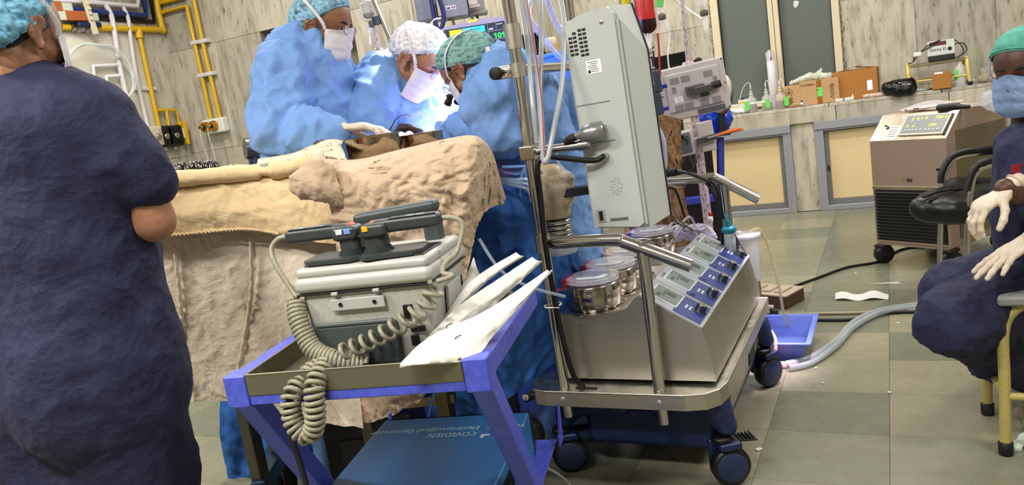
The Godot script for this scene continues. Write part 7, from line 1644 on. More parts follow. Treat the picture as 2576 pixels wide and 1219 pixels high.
	m = MB.new(); m.box(P(1138, -14, 4.15), Vector3(.13, .24, .16), .006, b); part(t, "middle_box", m, gy)
	m = MB.new(); m.box(P(1182, -8, 4.22), Vector3(.1, .16, .12), .006, Basis(Vector3.UP, deg_to_rad(55))); m.box(P(1160, 40, 4.22), Vector3(.28, .02, .1), .004, b); part(t, "right_box", m, plain("pendant_pale", Color(0.56, 0.55, 0.54), 0.45))
	m = MB.new(); m.box(P(1134, 19, 4.068), Vector3(.052, .02, .003), .001, b); var lbl := part(t, "label", m, plain("paper", Color.WHITE)); 
	for q in [[1127, 21, .012], [1131, 20, .006], [1138, 18.5, .008], [1143, 17.5, .006]]:
		m = MB.new(); m.box(P(q[0], q[1], 4.066), Vector3(q[2], .009, .001), 0.0, b); part(lbl, "print_mark", m, plain("text_maroon", Color(0.45, 0.1, 0.12), 0.6))
	m = MB.new(); m.box(P(1188, 2, 4.14), Vector3(.05, .05, .03), .006, b); m.box(P(1186, 17, 4.14), Vector3(.09, .012, .02), .003, b); part(t, "socket", m, plain("socket_cream", Color(0.78, 0.74, 0.64), 0.5))
	for q in [[1130, 50], [1150, 42], [1090, 52]]:
		m = MB.new(); m.rod(P(q[0], q[1] - 14, 4.15), P(q[0] + 2, q[1], 4.15), .012); part(t, "outlet", m, rub)
	m = MB.new(); m.rod(P(1090, 10, 4.1), P(1100, 52, 4.1), .011); m.rod(P(1138, 44, 4.15), P(1143, 70, 4.15), .009); part(t, "hose_fitting", m, chrome)
	var top := P(1120, -40, 4.2); m = MB.new(); m.box(Vector3(top.x, (top.y + 3.3) / 2, top.z), Vector3(.12, 3.3 - top.y, .12), .01); part(t, "column", m, gy); settle(t)
	for q in [[[[1081, -20, 4.05], [1088, 20, 4.05], [1096, 60, 4.05], [1108, 88, 4.05], [1116, 96, 4.0]], "left blue hose hanging from the pendant boxes"], [[[1099, -20, 4.05], [1112, 20, 4.05], [1116, 50, 4.05], [1108, 76, 4.05], [1098, 84, 4.05], [1090, 66, 4.07]], "looped blue hose hanging from the pendant boxes, right one"]]:
		m = MB.new(); m.tube(smooth(path(q[0]), 8), .011, 10); solo("hose", q[1], "hose", m, plain("hose_blue", Color(0.04, 0.08, 0.32), 0.35), "blue hoses on the pendant")
	m = MB.new(); m.tube(smooth(path([[1174, 0, 4.1], [1180, 25, 4.1], [1192, 54, 4.02]]), 6), .006, 8); solo("cord", "black cord from the pendant socket to the patient monitor", "cord", m, plain("cord_black", Color.BLACK))
	m = MB.new(); m.tube(smooth(path([[1197, 30, 4.25], [1202, 48, 4.2], [1204, 60, 4.1]]), 6), .006, 8); solo("cord", "dark blue cord right of the black cord on the pendant", "cord", m, plain("hose_blue", Color.BLACK))
	# dark round anaesthesia bag and hose between the heads
	t = thing("breathing_bag", "black breathing bag with a cream hose between the two right surgeons' heads", "bag")
	m = MB.new(); m.ell(P(1108, 175, 3.6), Vector3(.05, .065, .05), Basis(), 18); part(t, "bag", m, rub); m = MB.new(); m.tube(smooth(path([[1085, 184, 3.6], [1100, 192, 3.55], [1130, 190, 3.55], [1140, 170, 3.6]]), 6), .012, 10); part(t, "hose", m, plain("socket_cream", Color.WHITE)); m = MB.new(); var bs := P(1140, 170, 3.6); m.rod(Vector3(bs.x, .02, bs.z), bs, .012); part(t, "stand", m, chrome); settle(t)
	t = thing("wall_monitor", "small black monitor behind the front mast, above the blue screen drape", "monitor")
	m = MB.new(); m.box(P(1345, 122, 4.4), Vector3(.12, .17, .04), .006, facing(27)); part(t, "panel", m, plain("screen_black", Color.BLACK)); m = MB.new(); var wp := P(1345, 150, 4.42); m.rod(Vector3(wp.x, 0.02, wp.z), wp, .02); part(t, "stand", m, chrome); settle(t)
	t = thing("canister", "cream ribbed canister beside the milky hoses, above the blue screen drape", "canister")
	m = MB.new(); m.cyl(P(1388, 132, 4.1), .034, .075, .008); part(t, "body", m, plain("canister_cream", Color.WHITE)); m = MB.new(); m.box(P(1398, 122, 4.05), Vector3(.03, .05, .01), .002, facing(27)); part(t, "label", m, plain("label_ochre", Color(0.75, 0.6, 0.25), 0.5)); var cq := P(1388, 136, 4.1); m = MB.new(); m.rod(Vector3(cq.x, .02, cq.z), cq, .014); part(t, "stand", m, chrome); settle(t)
	# drip bottle, chrome lamp arm and rusty pole at the left
	t = thing("drip_bottle", "clear glass drip bottle with a white cradle, hanging left of the brightly lit head", "bottle")
	m = MB.new(); var db := P(925, 22, 4.0); m.lathe([Vector2(0, -.062), Vector2(.018, -.06), Vector2(.034, -.045), Vector2(.037, -.02), Vector2(.037, .09), Vector2(0, .1)], 26, XF(db)); part(t, "bottle", m, glassy("bottle_grey", Color(0.78, 0.77, 0.74), 0.4))
	m = MB.new(); m.lathe([Vector2(0, -.05), Vector2(.02, -.048), Vector2(.031, -.035), Vector2(.031, -.024), Vector2(0, -.024)], 20, XF(db)); part(t, "fluid", m, glassy("fluid_dark", Color(0.2, 0.22, 0.24), 0.7)); m = MB.new(); m.cyl(db + Vector3(.004, -.09, 0), .013, .028, .002); part(t, "cap", m, plain("cap_grey", Color.BLACK))
	m = MB.new(); m.tube(smooth(path([[906, 8, 3.95], [908, 26, 3.95], [914, 46, 3.95], [930, 50, 3.94], [943, 38, 3.95], [944, 14, 3.95], [925, 2, 3.93], [906, 12, 3.95]]), 6), .0035, 6); part(t, "cradle", m, plain("lamp_white", Color.WHITE)); m = MB.new(); m.rod(P(927, 62, 4.0), P(930, 84, 4.0), .011); m.rod(P(930, 82, 4.0), P(932, 112, 4.0), .006); part(t, "chamber", m, glassy("port_clear", Color.WHITE, 0.5)); settle(t)
	t = thing("examination_lamp", "chrome twin-tube lamp arm slanting down behind the brightly lit surgeon's head", "lamp")
	m = MB.new(); m.tube(path([[936, -10, 3.9], [965, 60, 3.9], [984, 106, 3.9]]), .012, 12); part(t, "tube", m, chrome); m = MB.new(); m.tube(path([[944, 0, 3.92], [972, 78, 3.92], [986, 104, 3.9]]), .008, 10); part(t, "tube", m, chrome); m = MB.new(); m.rod(P(983, 104, 3.9), P(996, 140, 3.9), .013, .006); part(t, "tip", m, rub); m = MB.new(); m.rod(P(944, 42, 3.9), P(950, 62, 3.9), .02); part(t, "joint", m, plain("bracket_grey", Color.WHITE)); m = MB.new(); var la := P(936, -10, 3.9); m.rod(la, Vector3(la.x, 3.3, la.z), .012); part(t, "drop_tube", m, chrome); settle(t)
	t = thing("drip_pole", "thin rusty drip pole with a cream clamp left of the brightly lit surgeon", "pole")
	m = MB.new(); var rp := P(953, 130, 4.05); m.rod(Vector3(rp.x, .02, rp.z), Vector3(rp.x, 1.95, rp.z), .0105); part(t, "tube", m, mats["rusty_paint"]); m = MB.new(); m.box(rp + Vector3(0, -.02, 0), Vector3(.06, .03, .04), .006); m.cyl(rp + Vector3(-.012, .0, 0), .012, .02, .004); m.cyl(rp + Vector3(.018, .0, 0), .01, .016, .004); part(t, "clamp", m, plain("socket_cream", Color.WHITE)); m = MB.new(); m.cyl(Vector3(rp.x, 0, rp.z), .18, .04, .01); part(t, "base", m, rub); settle(t)

# ---------- counter clutter
func counter_things():
	var top := 0.912; var dark := plain("vent_dark", Color.BLACK); var t: Node3D; var m: MB
	var tag_g := plain("tag_green", Color(0.42, 0.82, 0.35), 0.5); var card := mottled("cardboard", Color(0.68, 0.54, 0.38), Color(0.72, 0.58, 0.41), 0.8, 0.0, Vector3.ONE * 6, 0.03)
	var C := func(x: float, y: float, z := -7.25) -> Vector3: return Vector3(PZ(x, y, z).x, top, z)
	# three reagent bottles
	for q in [[1893, -7.2, "left glass bottle with a looped tube and green label beside the white carton", 0.012], [1931, -7.17, "middle glass bottle of straw liquid with a square green label", 0.0], [1966, -7.17, "right glass bottle of straw liquid, in front of the arrow-marked carton", -0.01]]:
		t = thing("glass_bottle", q[2], "bottle", C.call(q[0], 275, q[1]), 0.0, "glass bottles on the counter")
		m = MB.new(); m.lathe([Vector2(0, .002), Vector2(.038, .002), Vector2(.04, .008), Vector2(.04, .07), Vector2(0, .0701)], 24); part(t, "liquid", m, glassy("straw_liquid", Color(0.36, 0.27, 0.17), 0.8))
		m = MB.new(); m.lathe([Vector2(0, .0), Vector2(.041, .0), Vector2(.044, .006), Vector2(.044, .1), Vector2(.036, .122), Vector2(.018, .135), Vector2(.016, .155)], 26); part(t, "glass", m, glassy("bottle_clear", Color.WHITE, 0.25, 0.03))
		m = MB.new(); m.cyl(Vector3(0, .15, 0), .018, .016, .003); m.cyl(Vector3(0, .168, 0), .011, .02, .003); m.cyl(Vector3(0, .19, 0), .006, .05, .002); part(t, "stopper", m, plain("stopper_cream", Color(0.75, 0.76, 0.68), 0.4))
		m = MB.new(); m.tube(smooth([Vector3(.004, .24, 0), Vector3(.012, .26, 0), Vector3(.03, .23, .01), Vector3(.035, .17, .015)] if q[3] <= 0 else [Vector3(.004, .24, 0), Vector3(-.02, .262, 0), Vector3(-.07, .21, 0), Vector3(-.1, .12, .01)], 6), .0028, 6); part(t, "tube", m, glassy("port_clear", Color.WHITE, 0.5))
		m = MB.new(); m.box(Vector3(.012 + q[3] * -4.0, .062, .044), Vector3(.04, .075, .003), .0014, Basis(Vector3.UP, .25)); var l := part(t, "label", m, tag_g); m = MB.new(); m.box(Vector3(.004 + q[3] * -4.0, .078, .047), Vector3(.008, .01, .001), 0.0, Basis(Vector3.UP, .25)); part(l, "print_mark", m, dark)
	t = thing("carton", "white carton with a yellow stripe left of the glass bottles", "carton", C.call(1874, 282, -7.24))
	m = MB.new(); m.box(Vector3(0, .06, 0), Vector3(.09, .12, .08), .004); part(t, "box", m, plain("carton_white", Color(0.82, 0.8, 0.76), 0.6)); m = MB.new(); m.box(Vector3(0, .095, .0405), Vector3(.08, .012, .002)); part(t, "stripe", m, plain("stripe_yellow", Color(0.85, 0.7, 0.2), 0.5)); m = MB.new(); m.box(Vector3(-.01, .128, .0), Vector3(.03, .016, .03), .004); part(t, "clip", m, plain("clip_navy", Color(0.06, 0.06, 0.25), 0.5))
	m = MB.new(); m.blob([[C.call(1840, 290) + Vector3(0, .025, .05), C.call(1880, 285) + Vector3(0, .02, .06), .03, .02]], .006, .02, func(p: Vector3, n: Vector3) -> float: return .016 * rumple(p, 14.0)); solo("wrapper", "crumpled clear-white wrapper at the counter edge left of the bottles", "wrapper", m, plain("wrap_white", Color(0.75, 0.78, 0.77), 0.3))
	# white roll leaning on the window mullion
	t = thing("paper_roll", "tall white paper roll standing against the window mullion, scrolls sticking out of its top", "roll", Vector3(PZ(1950, 270, -7.5).x, top, -7.5))
	m = MB.new(); m.cyl(Vector3(0, .0, 0), .04, .42, .002, Basis(), 24); part(t, "tube", m, plain("roll_white", Color(0.82, 0.8, 0.84), 0.55))
	for k in 4:
		m = MB.new(); var a := k * 1.6; m.tube([Vector3(.012 * cos(a), .3, .012 * sin(a)), Vector3(.02 * cos(a) - .006, .5 + .015 * (k % 2), .02 * sin(a))], [.013, .017], 12); part(t, "scroll", m, plain("roll_white", Color.WHITE))
	m = MB.new(); m.box(Vector3(.006, .44, .032), Vector3(.009, .03, .003)); part(t, "print_mark", m, plain("text_maroon", Color(0.45, 0.1, 0.12)))
	# cartons
	t = thing("cardboard_box", "cardboard box printed with an arrow and glass symbol, right of the bottles", "box", C.call(1992, 255, -7.3), -2.0)
	m = MB.new(); m.box(Vector3(0, .09, 0), Vector3(.2, .18, .24), .003); part(t, "carton", m, card)
	var inkb := plain("ink_brown", Color(0.16, 0.1, 0.07), 0.8)
	m = MB.new()
	var ar := [Vector3(-.018, .09, .1215), Vector3(-.018, .125, .1215), Vector3(-.034, .125, .1215), Vector3(0, .165, .1215), Vector3(.034, .125, .1215), Vector3(.018, .125, .1215), Vector3(.018, .09, .1215)]
	m.tube(ar, .0018, 4); part(t, "printed_arrow", m, inkb); m = MB.new(); m.box(Vector3(0, .128, .1215), Vector3(.013, .018, .001)); m.box(Vector3(0, .115, .1215), Vector3(.003, .016, .001)); m.box(Vector3(0, .107, .1215), Vector3(.012, .002, .001)); part(t, "printed_glass", m, inkb)
	for k in 7: m = MB.new(); m.box(Vector3(.004 * sin(k * 2.0), .078 - k * .009, .1215), Vector3(.05 + .012 * cos(k * 3.0), .004, .001)); part(t, "print_line", m, plain("ink_soft", Color(0.36, 0.26, 0.17), 0.8))
	t = thing("cardboard_box", "cardboard box marked 12 X 500ml with a green label, middle of three boxes", "box", C.call(2066, 248, -7.29), -1.0)
	m = MB.new(); m.box(Vector3(0, .1, 0), Vector3(.31, .2, .24), .003); part(t, "carton", m, card); m = MB.new(); m.box(Vector3(.0, .1, .1206), Vector3(.04, .2, .0015)); part(t, "tape", m, plain("tape_brown", Color(0.56, 0.36, 0.12), 0.25))
	m = MB.new(); m.box(Vector3(.005, .1, .1222), Vector3(.042, .078, .0015), .0007); var lg := part(t, "label", m, tag_g); m = MB.new(); m.box(Vector3(-.008, .118, .1234), Vector3(.01, .008, .0008)); part(lg, "print_mark", m, dark); words(t, "lettering", "12 X 500ml", .016, XF(Vector3(-.09, .17, .1208)), inkb, true)
	m = MB.new(); for k in 30: m.box(Vector3(.1 + .012 * sin(k * 7.7), .155 - k * .0042, .1208), Vector3(.022 - .012 * absf(sin(k * 3.1)), .0024, .001))
	tag(part(t, "print_block", m, inkb), "", "", "", "stuff")
	t = thing("cardboard_box", "larger orange-brown cardboard box with open flaps, rightmost of three boxes", "box", C.call(2160, 235, -7.32), -3.0)
	m = MB.new(); m.box(Vector3(-.01, .12, 0), Vector3(.34, .24, .26), .003); part(t, "carton", m, mottled("cardboard_orange", Color(0.6, 0.4, 0.16), Color(0.65, 0.43, 0.18), 0.75, 0.0, Vector3.ONE * 6, 0.03)); m = MB.new(); m.box(Vector3(-.06, .255, .02), Vector3(.2, .003, .2), 0.0, Basis(Vector3.BACK, .2)); m.box(Vector3(.06, .25, -.04), Vector3(.14, .003, .2), 0.0, Basis(Vector3.BACK, -.15)); tag(part(t, "flap", m, plain("flap_brown", Color(0.4, 0.26, 0.13), 0.8)), "", "", "", "stuff"); m = MB.new(); m.box(Vector3(.1, .1, .131), Vector3(.04, .08, .002)); part(t, "label", m, plain("label_grey", Color.WHITE))
	m = MB.new(); m.blob([[C.call(1995, 240, -7.35) + Vector3(0, .2, 0), C.call(2040, 236, -7.35) + Vector3(0, .235, 0), .02, .03], [C.call(2040, 236, -7.35) + Vector3(0, .235, 0), C.call(2090, 236, -7.35) + Vector3(0, .215, 0), .03, .03], [C.call(2062, 236, -7.35) + Vector3(0, .235, 0), C.call(2072, 236, -7.35) + Vector3(0, .29, 0), .02, .006]], .007, .02, func(p: Vector3, n: Vector3) -> float: return .007 * rumple(p, 9.0)); solo("plastic_bag", "pale green-white plastic bag lying on top of the two left boxes", "bag", m, plain("bag_pale", Color(0.72, 0.75, 0.7), 0.3))
	for q in [[2112, 260, "small white carton in front of the orange-brown box, left one"], [2135, 256, "small white carton in front of the orange-brown box, right one"]]: m = MB.new(); m.box(C.call(q[0], q[1], -7.14) + Vector3(0, .013, 0), Vector3(.06, .026, .03), .002); solo("small_carton", q[2], "carton", m, plain("carton_white", Color.WHITE), "small white cartons")
	t = thing("vial", "small brown vial with a white label in front of the arrow-marked box", "vial", C.call(2018, 268, -7.14)); m = MB.new(); m.cyl(Vector3.ZERO, .012, .034, .003); part(t, "body", m, plain("label_white", Color(0.8, 0.78, 0.8), 0.5)); m = MB.new(); m.cyl(Vector3(0, .034, 0), .009, .014, .002); part(t, "cap", m, inkb)
	t = thing("vial", "small white dropper standing on the right small carton", "vial", C.call(2146, 254, -7.13)); m = MB.new(); m.cyl(Vector3.ZERO, .009, .03, .003); part(t, "body", m, plain("lamp_white", Color.WHITE)); m = MB.new(); m.cyl(Vector3(0, .03, 0), .005, .016, .002); part(t, "tip", m, plain("lamp_white", Color.WHITE))
	m = MB.new(); m.sheet(14, 6, func(u, v): return C.call(1990 + 45 * u, 272, -7.16 + .05 * v) + Vector3(0, .012 + .008 * sin(u * 5.0) + .01 * v * (1.0 - u), 0), .003); solo("paper_sheet", "white paper strip on the counter edge in front of the arrow-marked box", "paper", m, plain("paper", Color.WHITE))
	m = MB.new(); m.blob([[C.call(2175, 235, -7.13) + Vector3(0, .016, 0), C.call(2225, 232, -7.13) + Vector3(0, .014, 0), .016, .013]], .005, .01, func(p: Vector3, n: Vector3) -> float: return .005 * rumple(p, 18.0)); solo("tissue", "crumpled pinkish tissue on the counter between the boxes and the black bag", "tissue", m, plain("tissue_pink", Color(0.75, 0.66, 0.62), 0.7))
	m = MB.new(); m.blob([[C.call(2236, 225, -7.12) + Vector3(0, .055, 0), C.call(2285, 222, -7.12) + Vector3(0, .06, 0), .055, .06], [C.call(2260, 225, -7.1) + Vector3(0, .03, 0), C.call(2290, 222, -7.1) + Vector3(0, .02, 0), .05, .04]], .008, .03, func(p: Vector3, n: Vector3) -> float: return .006 * rumple(p, 9.0)); solo("plastic_bag", "crumpled shiny black plastic bag at the counter edge", "bag", m, plain("bag_black", Color(0.018, 0.018, 0.02), 0.22))
	# step stool standing on the counter with the device on it
	t = thing("step_stool", "cream tube-legged step stool standing on the counter, carrying a small metering device", "stool")
	var cr := plain("tube_cream", Color(0.8, 0.72, 0.42), 0.45); var zf := -7.12; var zb := -7.42
	var xa := PZ(2290, 200, zf).x; var xb := PZ(2440, 190, zf).x; var hh := .205
	for x: float in [xa, xb]:
		m = MB.new(); m.tube(smooth([Vector3(x, top + .02, zf), Vector3(x - .012, top + hh * .7, zf), Vector3(x - .012, top + hh, zf - .05), Vector3(x - .012, top + hh, zb + .05), Vector3(x - .012, top + hh * .7, zb), Vector3(x, top + .02, zb)], 5), .014, 12); part(t, "hoop", m, cr)
		for z: float in [zf, zb]: m = MB.new(); m.cyl(Vector3(x, top, z), .017, .03, .003); part(t, "rubber_foot", m, plain("rubber", Color.BLACK))
	m = MB.new(); m.box(Vector3((xa + xb) / 2 - .012, top + hh - .002, (zf + zb) / 2), Vector3(xb - xa, .022, .26), .004); part(t, "step", m, mottled("step_grey", Color(0.4, 0.37, 0.27), Color(0.5, 0.46, 0.32), 0.6))
	for z: float in [zf, zb]: m = MB.new(); m.rod(Vector3(xa, top + .08, z), Vector3(xb, top + .08, z), .007); part(t, "crossbar", m, cr)
	settle(t)
	t = thing("meter", "small white-faced meter with a red display and black cords, on the cream step stool", "meter", Vector3(PZ(2368, 140, -7.25).x, top + hh + .012, -7.25), -4.0)
	m = MB.new(); m.box(Vector3(0, .065, -.03), Vector3(.185, .13, .14), .004); m.box(Vector3(0, .022, .05), Vector3(.18, .042, .04), .004); part(t, "case", m, plain("meter_case", Color(0.1, 0.11, 0.1), 0.5)); m = MB.new(); m.box(Vector3(0, .1, .045), Vector3(.19, .115, .012), .002, Basis(Vector3.RIGHT, -.08)); part(t, "face", m, plain("meter_face", Color(0.76, 0.77, 0.75), 0.4))
	var mb := Basis(Vector3.RIGHT, -.08); m = MB.new(); m.box(Vector3(-.02, .135, .0485), Vector3(.115, .03, .004), 0.0, mb); part(t, "display", m, plain("meter_red", Color(0.32, 0.05, 0.08), 0.2)); m = MB.new(); m.cyl(Vector3(.062, .085, .05), .015, .008, .002, mb * Basis(Vector3.RIGHT, PI / 2)); part(t, "dial", m, dark); words(t, "lettering", "Sarns II", .022, XF(Vector3(-.02, .088, .0525), mb), plain("ink_grey", Color(0.25, 0.26, 0.28), 0.7), true); words(t, "lettering", "autocal", .007, XF(Vector3(.05, .062, .0535), mb), plain("ink_grey", Color.BLACK))
	for k in 4:
		m = MB.new(); var s := 1.0 if k % 2 == 0 else -1.0
		m.tube(smooth([Vector3(s * .09, .15 - .02 * k, .04), Vector3(s * (.13 + .012 * k), .11, .05), Vector3(s * (.155 + .01 * k), .05, .05), Vector3(s * .12, .012, .07), Vector3(s * .03, .006, .09)] if s > 0 else [Vector3(.0, .16, .055), Vector3(-.09, .14 - .01 * k, .06), Vector3(-.15 - .01 * k, .07, .06), Vector3(-.2, .02, .04), Vector3(-.24, .008, .05)], 6), .004, 7); part(t, "cord", m, plain("cord_black", Color.BLACK))
	m = MB.new(); m.box(PZ(2308, 137, -7.2), Vector3(.06, .035, .05), .008); solo("plug", "white plug block on the left end of the cream step stool", "plug", m, plain("lamp_white", Color.WHITE))
	t = thing("cardboard_box", "small orange-brown carton in front of the cream step stool", "box", C.call(2370, 216, -7.13), -4.0); m = MB.new(); m.box(Vector3(0, .065, 0), Vector3(.13, .13, .09), .003); part(t, "carton", m, mats["cardboard_orange"]); m = MB.new(); m.box(Vector3(-.02, .125, .046), Vector3(.06, .012, .001)); part(t, "label", m, plain("label_grey", Color.WHITE))
	t = thing("glass_bottle", "tall clear bottle with a mint-green cap and green label by the cream step stool", "bottle", C.call(2417, 205, -7.16)); m = MB.new(); m.lathe([Vector2(0, 0), Vector2(.04, 0), Vector2(.042, .006), Vector2(.042, .13), Vector2(.03, .155), Vector2(.016, .17), Vector2(.016, .195)], 24); part(t, "glass", m, glassy("bottle_clear", Color.WHITE, 0.25)); m = MB.new(); m.cyl(Vector3(0, .192, 0), .02, .022, .004); part(t, "cap", m, plain("cap_mint_green", Color(0.25, 0.65, 0.5), 0.4)); m = MB.new(); m.box(Vector3(-.03, .09, .03), Vector3(.034, .08, .003), .001, Basis(Vector3.UP, -.6)); part(t, "label", m, tag_g)
	m = MB.new(); m.blob([[C.call(2475, 195, -7.2) + Vector3(0, .03, 0), C.call(2560, 190, -7.2) + Vector3(0, .03, 0), .035, .03], [C.call(2475, 195, -7.25) + Vector3(0, .08, 0), C.call(2540, 190, -7.25) + Vector3(0, .075, 0), .03, .035]], .009, .015, func(p: Vector3, n: Vector3) -> float: return .014 * rumple(p, 11.0)); solo("cloth_bundle", "folded pale cloth bundle at the right end of the counter beside the step stool", "cloth", m, cloth("cloth_pale", Color(0.62, 0.58, 0.52), 0.6, 4.0))
	m = MB.new(); m.sheet(16, 6, func(u, v): return C.call(2300 + 90 * u, 212, -7.3 + .12 * v) + Vector3(0, .006 + .006 * sin(u * 9.0 + v * 3.0), 0), .002); solo("plastic_sheet", "thin clear plastic sheet lying under the cream step stool", "sheet", m, plain("wrap_white", Color.WHITE))

# ---------- right side: heater-cooler, chair, stool
func right_things():
	var dark := plain("vent_dark", Color.BLACK); var rub := plain("rubber", Color.BLACK); var t: Node3D; var m: MB
	var warm := plain("warm_steel", Color(0.64, 0.56, 0.49), 0.42, 0.4); var bri := steel("bright_steel", Color(0.74, 0.7, 0.63), 0.35)
	var yaw := -34.0; var o := Vector3(-.13, 0, -5.18)
	t = thing("heater_cooler", "steel heater-cooler unit on casters with a sloped control panel and black front grille", "heater unit", o, yaw)
	# x along the front, z towards the viewer
	var w := .47; var d := .62
	m = MB.new()
	var prof := [Vector2(0, .13), Vector2(0, .755), Vector2(.145, .895), Vector2(d, .895), Vector2(d, .13)]
	var pr := []
	for q in prof: pr.append(Vector2(q.x, q.y))
	m.prism(pr, w, XF(Vector3(w / 2, 0, 0), Basis(Vector3(0, 0, -1), Vector3.UP, Vector3.RIGHT))); part(t, "housing", m, warm)
	var nrm := Vector3(0, .145, .14).normalized(); var sb := Basis(Vector3.RIGHT, nrm.cross(Vector3.RIGHT) * -1.0, nrm); var up := Vector3(0, .14, -.145).normalized()
	sb = Basis(Vector3.RIGHT, up, nrm)
	var S := func(x: float, v: float, h: float) -> Vector3: return Vector3(x, .755, 0) + up * v + nrm * h
	m = MB.new(); m.box(S.call(w / 2, .101, .001), Vector3(w, .2, .004), .001, sb); part(t, "slope_plate", m, bri)
	m = MB.new(); m.box(S.call(.305, .105, .007), Vector3(.27, .15, .01), .004, sb); var cp := part(t, "control_panel", m, plain("panel_cream", Color(0.78, 0.74, 0.67), 0.4))
	m = MB.new(); m.box(S.call(.305, .107, .0125), Vector3(.25, .128, .003), .001, sb); part(cp, "panel_face", m, plain("panel_grey_light", Color(0.48, 0.49, 0.49), 0.35))
	m = MB.new(); m.box(S.call(.446, .1, .006), Vector3(.01, .15, .012), .002, sb); part(cp, "panel_edge", m, dark)
	var lcd := glow("lcd_lime", Color(0.62, 0.68, 0.22), 0.55)
	for q in [["6", -.08, .145], ["4.1", -.04, .146], ["8", .0, .147], ["280", .075, .148], ["o", .115, .148], ["5", -.095, .093], ["4", -.06, .093], ["280", .055, .095]]: words(cp, "reading", q[0], .02, XF(S.call(.305 + q[1], q[2], .0145), sb), lcd, true)
	for k in 9: m = MB.new(); m.cyl(S.call(.205 + k * .024 + (.004 if k > 4 else 0.0), .062, .013), .0085, .003, .001, sb * Basis(Vector3.RIGHT, PI / 2), 14); part(cp, "button", m, plain("panel_light", Color.WHITE))
	for q in [[.225, .128], [.265, .128], [.36, .124], [.385, .124]]: m = MB.new(); m.box(S.call(q[0], q[1], .0145), Vector3(.018, .008, .002), .0009, sb); part(cp, "button", m, plain("panel_light", Color.WHITE))
	m = MB.new(); m.box(S.call(.128, .06, .0035), Vector3(.075, .1, .0012), 0.0, sb); var tl := part(t, "type_label", m, plain("paper", Color.WHITE))
	for k in 5: m = MB.new(); m.box(S.call(.125, .095 - k * .016, .0045), Vector3(.05, .003, .0008), 0.0, sb); part(tl, "print_line", m, plain("ink_grey", Color.BLACK))
	m = MB.new()
	var sm := []
	for k in 20: var a := k / 19.0 * TAU * .9; sm.append(S.call(.07 + .016 * sin(a), .105 + .026 * (k / 19.0 - .5), .005))
	m.tube(sm, .0055, 6, true, .4); part(t, "emblem", m, plain("emblem_green", Color(0.05, 0.35, 0.2), 0.4))
	m = MB.new(); m.prism([Vector2(-.009, -.007), Vector2(.009, -.007), Vector2(0, .009)], .001, XF(Vector3(.2, .52, .001))); part(t, "warning_triangle", m, plain("warn_yellow", Color(0.6, 0.45, 0.1), 0.5)); m = MB.new(); m.box(Vector3(.24, .52, .0006), Vector3(.035, .02, .001), .0004); part(t, "rubbed_mark", m, plain("rubbed", Color(0.24, 0.2, 0.18), 0.6)); m = MB.new(); m.box(Vector3(.42, .585, .008), Vector3(.016, .014, .02), .003); part(t, "latch", m, dark)
	m = MB.new(); m.box(Vector3(w / 2, .474, .003), Vector3(w, .022, .008), .002); part(t, "front_band", m, bri)
	m = MB.new(); m.box(Vector3(w / 2 - .004, .305, .0015), Vector3(w - .03, .31, .003)); var gr := part(t, "grille", m, plain("grille_black", Color(0.012, 0.012, 0.014), 0.6))
	for k in 15: m = MB.new(); m.box(Vector3(w / 2 - .004, .165 + k * .02, .006), Vector3(w - .034, .008, .01), 0.0, Basis(Vector3.RIGHT, .6)); part(gr, "louvre", m, plain("louvre_black", Color(0.03, 0.03, 0.033), 0.45))
	m = MB.new(); m.box(Vector3(w + .002, .48, -.34), Vector3(.004, .62, .5), .001); part(t, "side_panel", m, plain("side_bronze", Color(0.44, 0.4, 0.3), 0.42, 0.35))
	m = MB.new(); m.box(Vector3(w / 2, .128, -.3), Vector3(w - .02, .02, d - .02), .002); part(t, "base_plate", m, warm)
	for q in [[.03, -.02], [w - .03, -.03], [.03, -d + .06], [w - .03, -d + .06]]:
		m = MB.new(); m.lathe([Vector2(0, -.03), Vector2(.045, -.03), Vector2(.056, -.022), Vector2(.058, 0), Vector2(.056, .022), Vector2(.045, .03), Vector2(0, .03)], 26, XF(Vector3(q[0], .058, q[1]), Basis(Vector3.UP, -.5) * Basis(Vector3.BACK, PI / 2))); part(t, "caster", m, plain("tyre_black", Color.BLACK)); m = MB.new(); m.box(Vector3(q[0], .11, q[1]), Vector3(.07, .02, .09), .006); part(t, "caster_fork", m, rub)
	# things on the heater-cooler
	var hb := Basis(Vector3.UP, deg_to_rad(yaw)); var H := func(x: float, z: float, y := .9) -> Vector3: return o + hb * Vector3(x, y, z)
	m = MB.new(); m.sheet(14, 8, func(u, v): return H.call(.08 + .5 * u, -.2 - .22 * v) + Vector3(0, .005 + .045 * sin(PI * v) * (.5 + .5 * sin(u * 6.0)) , 0)); solo("plastic_sheet", "crumpled clear plastic tray liner on top of the steel heater-cooler", "sheet", m, glassy("liner_clear", Color(0.88, 0.86, 0.9), 0.35, 0.1))
	for q in [[.2, -.24, .16, .1, Color(0.85, 0.83, 0.82), "white folded papers", .3], [.16, -.22, .1, .07, Color(0.4, 0.08, 0.12), "dark red leaflet", -.3], [.1, -.3, .16, .05, Color(0.8, 0.76, 0.78), "pale lilac paper strip", .1], [.3, -.36, .12, .07, Color(0.78, 0.66, 0.6), "pinkish paper", .5]]: m = MB.new(); m.box(H.call(q[0], q[1], .905 + q[0] * .06), Vector3(q[2], .006, q[3]), .002, hb * Basis(Vector3.UP, q[6]) * Basis(Vector3.BACK, .05)); solo("paper_sheet", q[5] + " lying on top of the steel heater-cooler", "paper", m, plain("paper_%.2f" % q[4].g, q[4], 0.6))
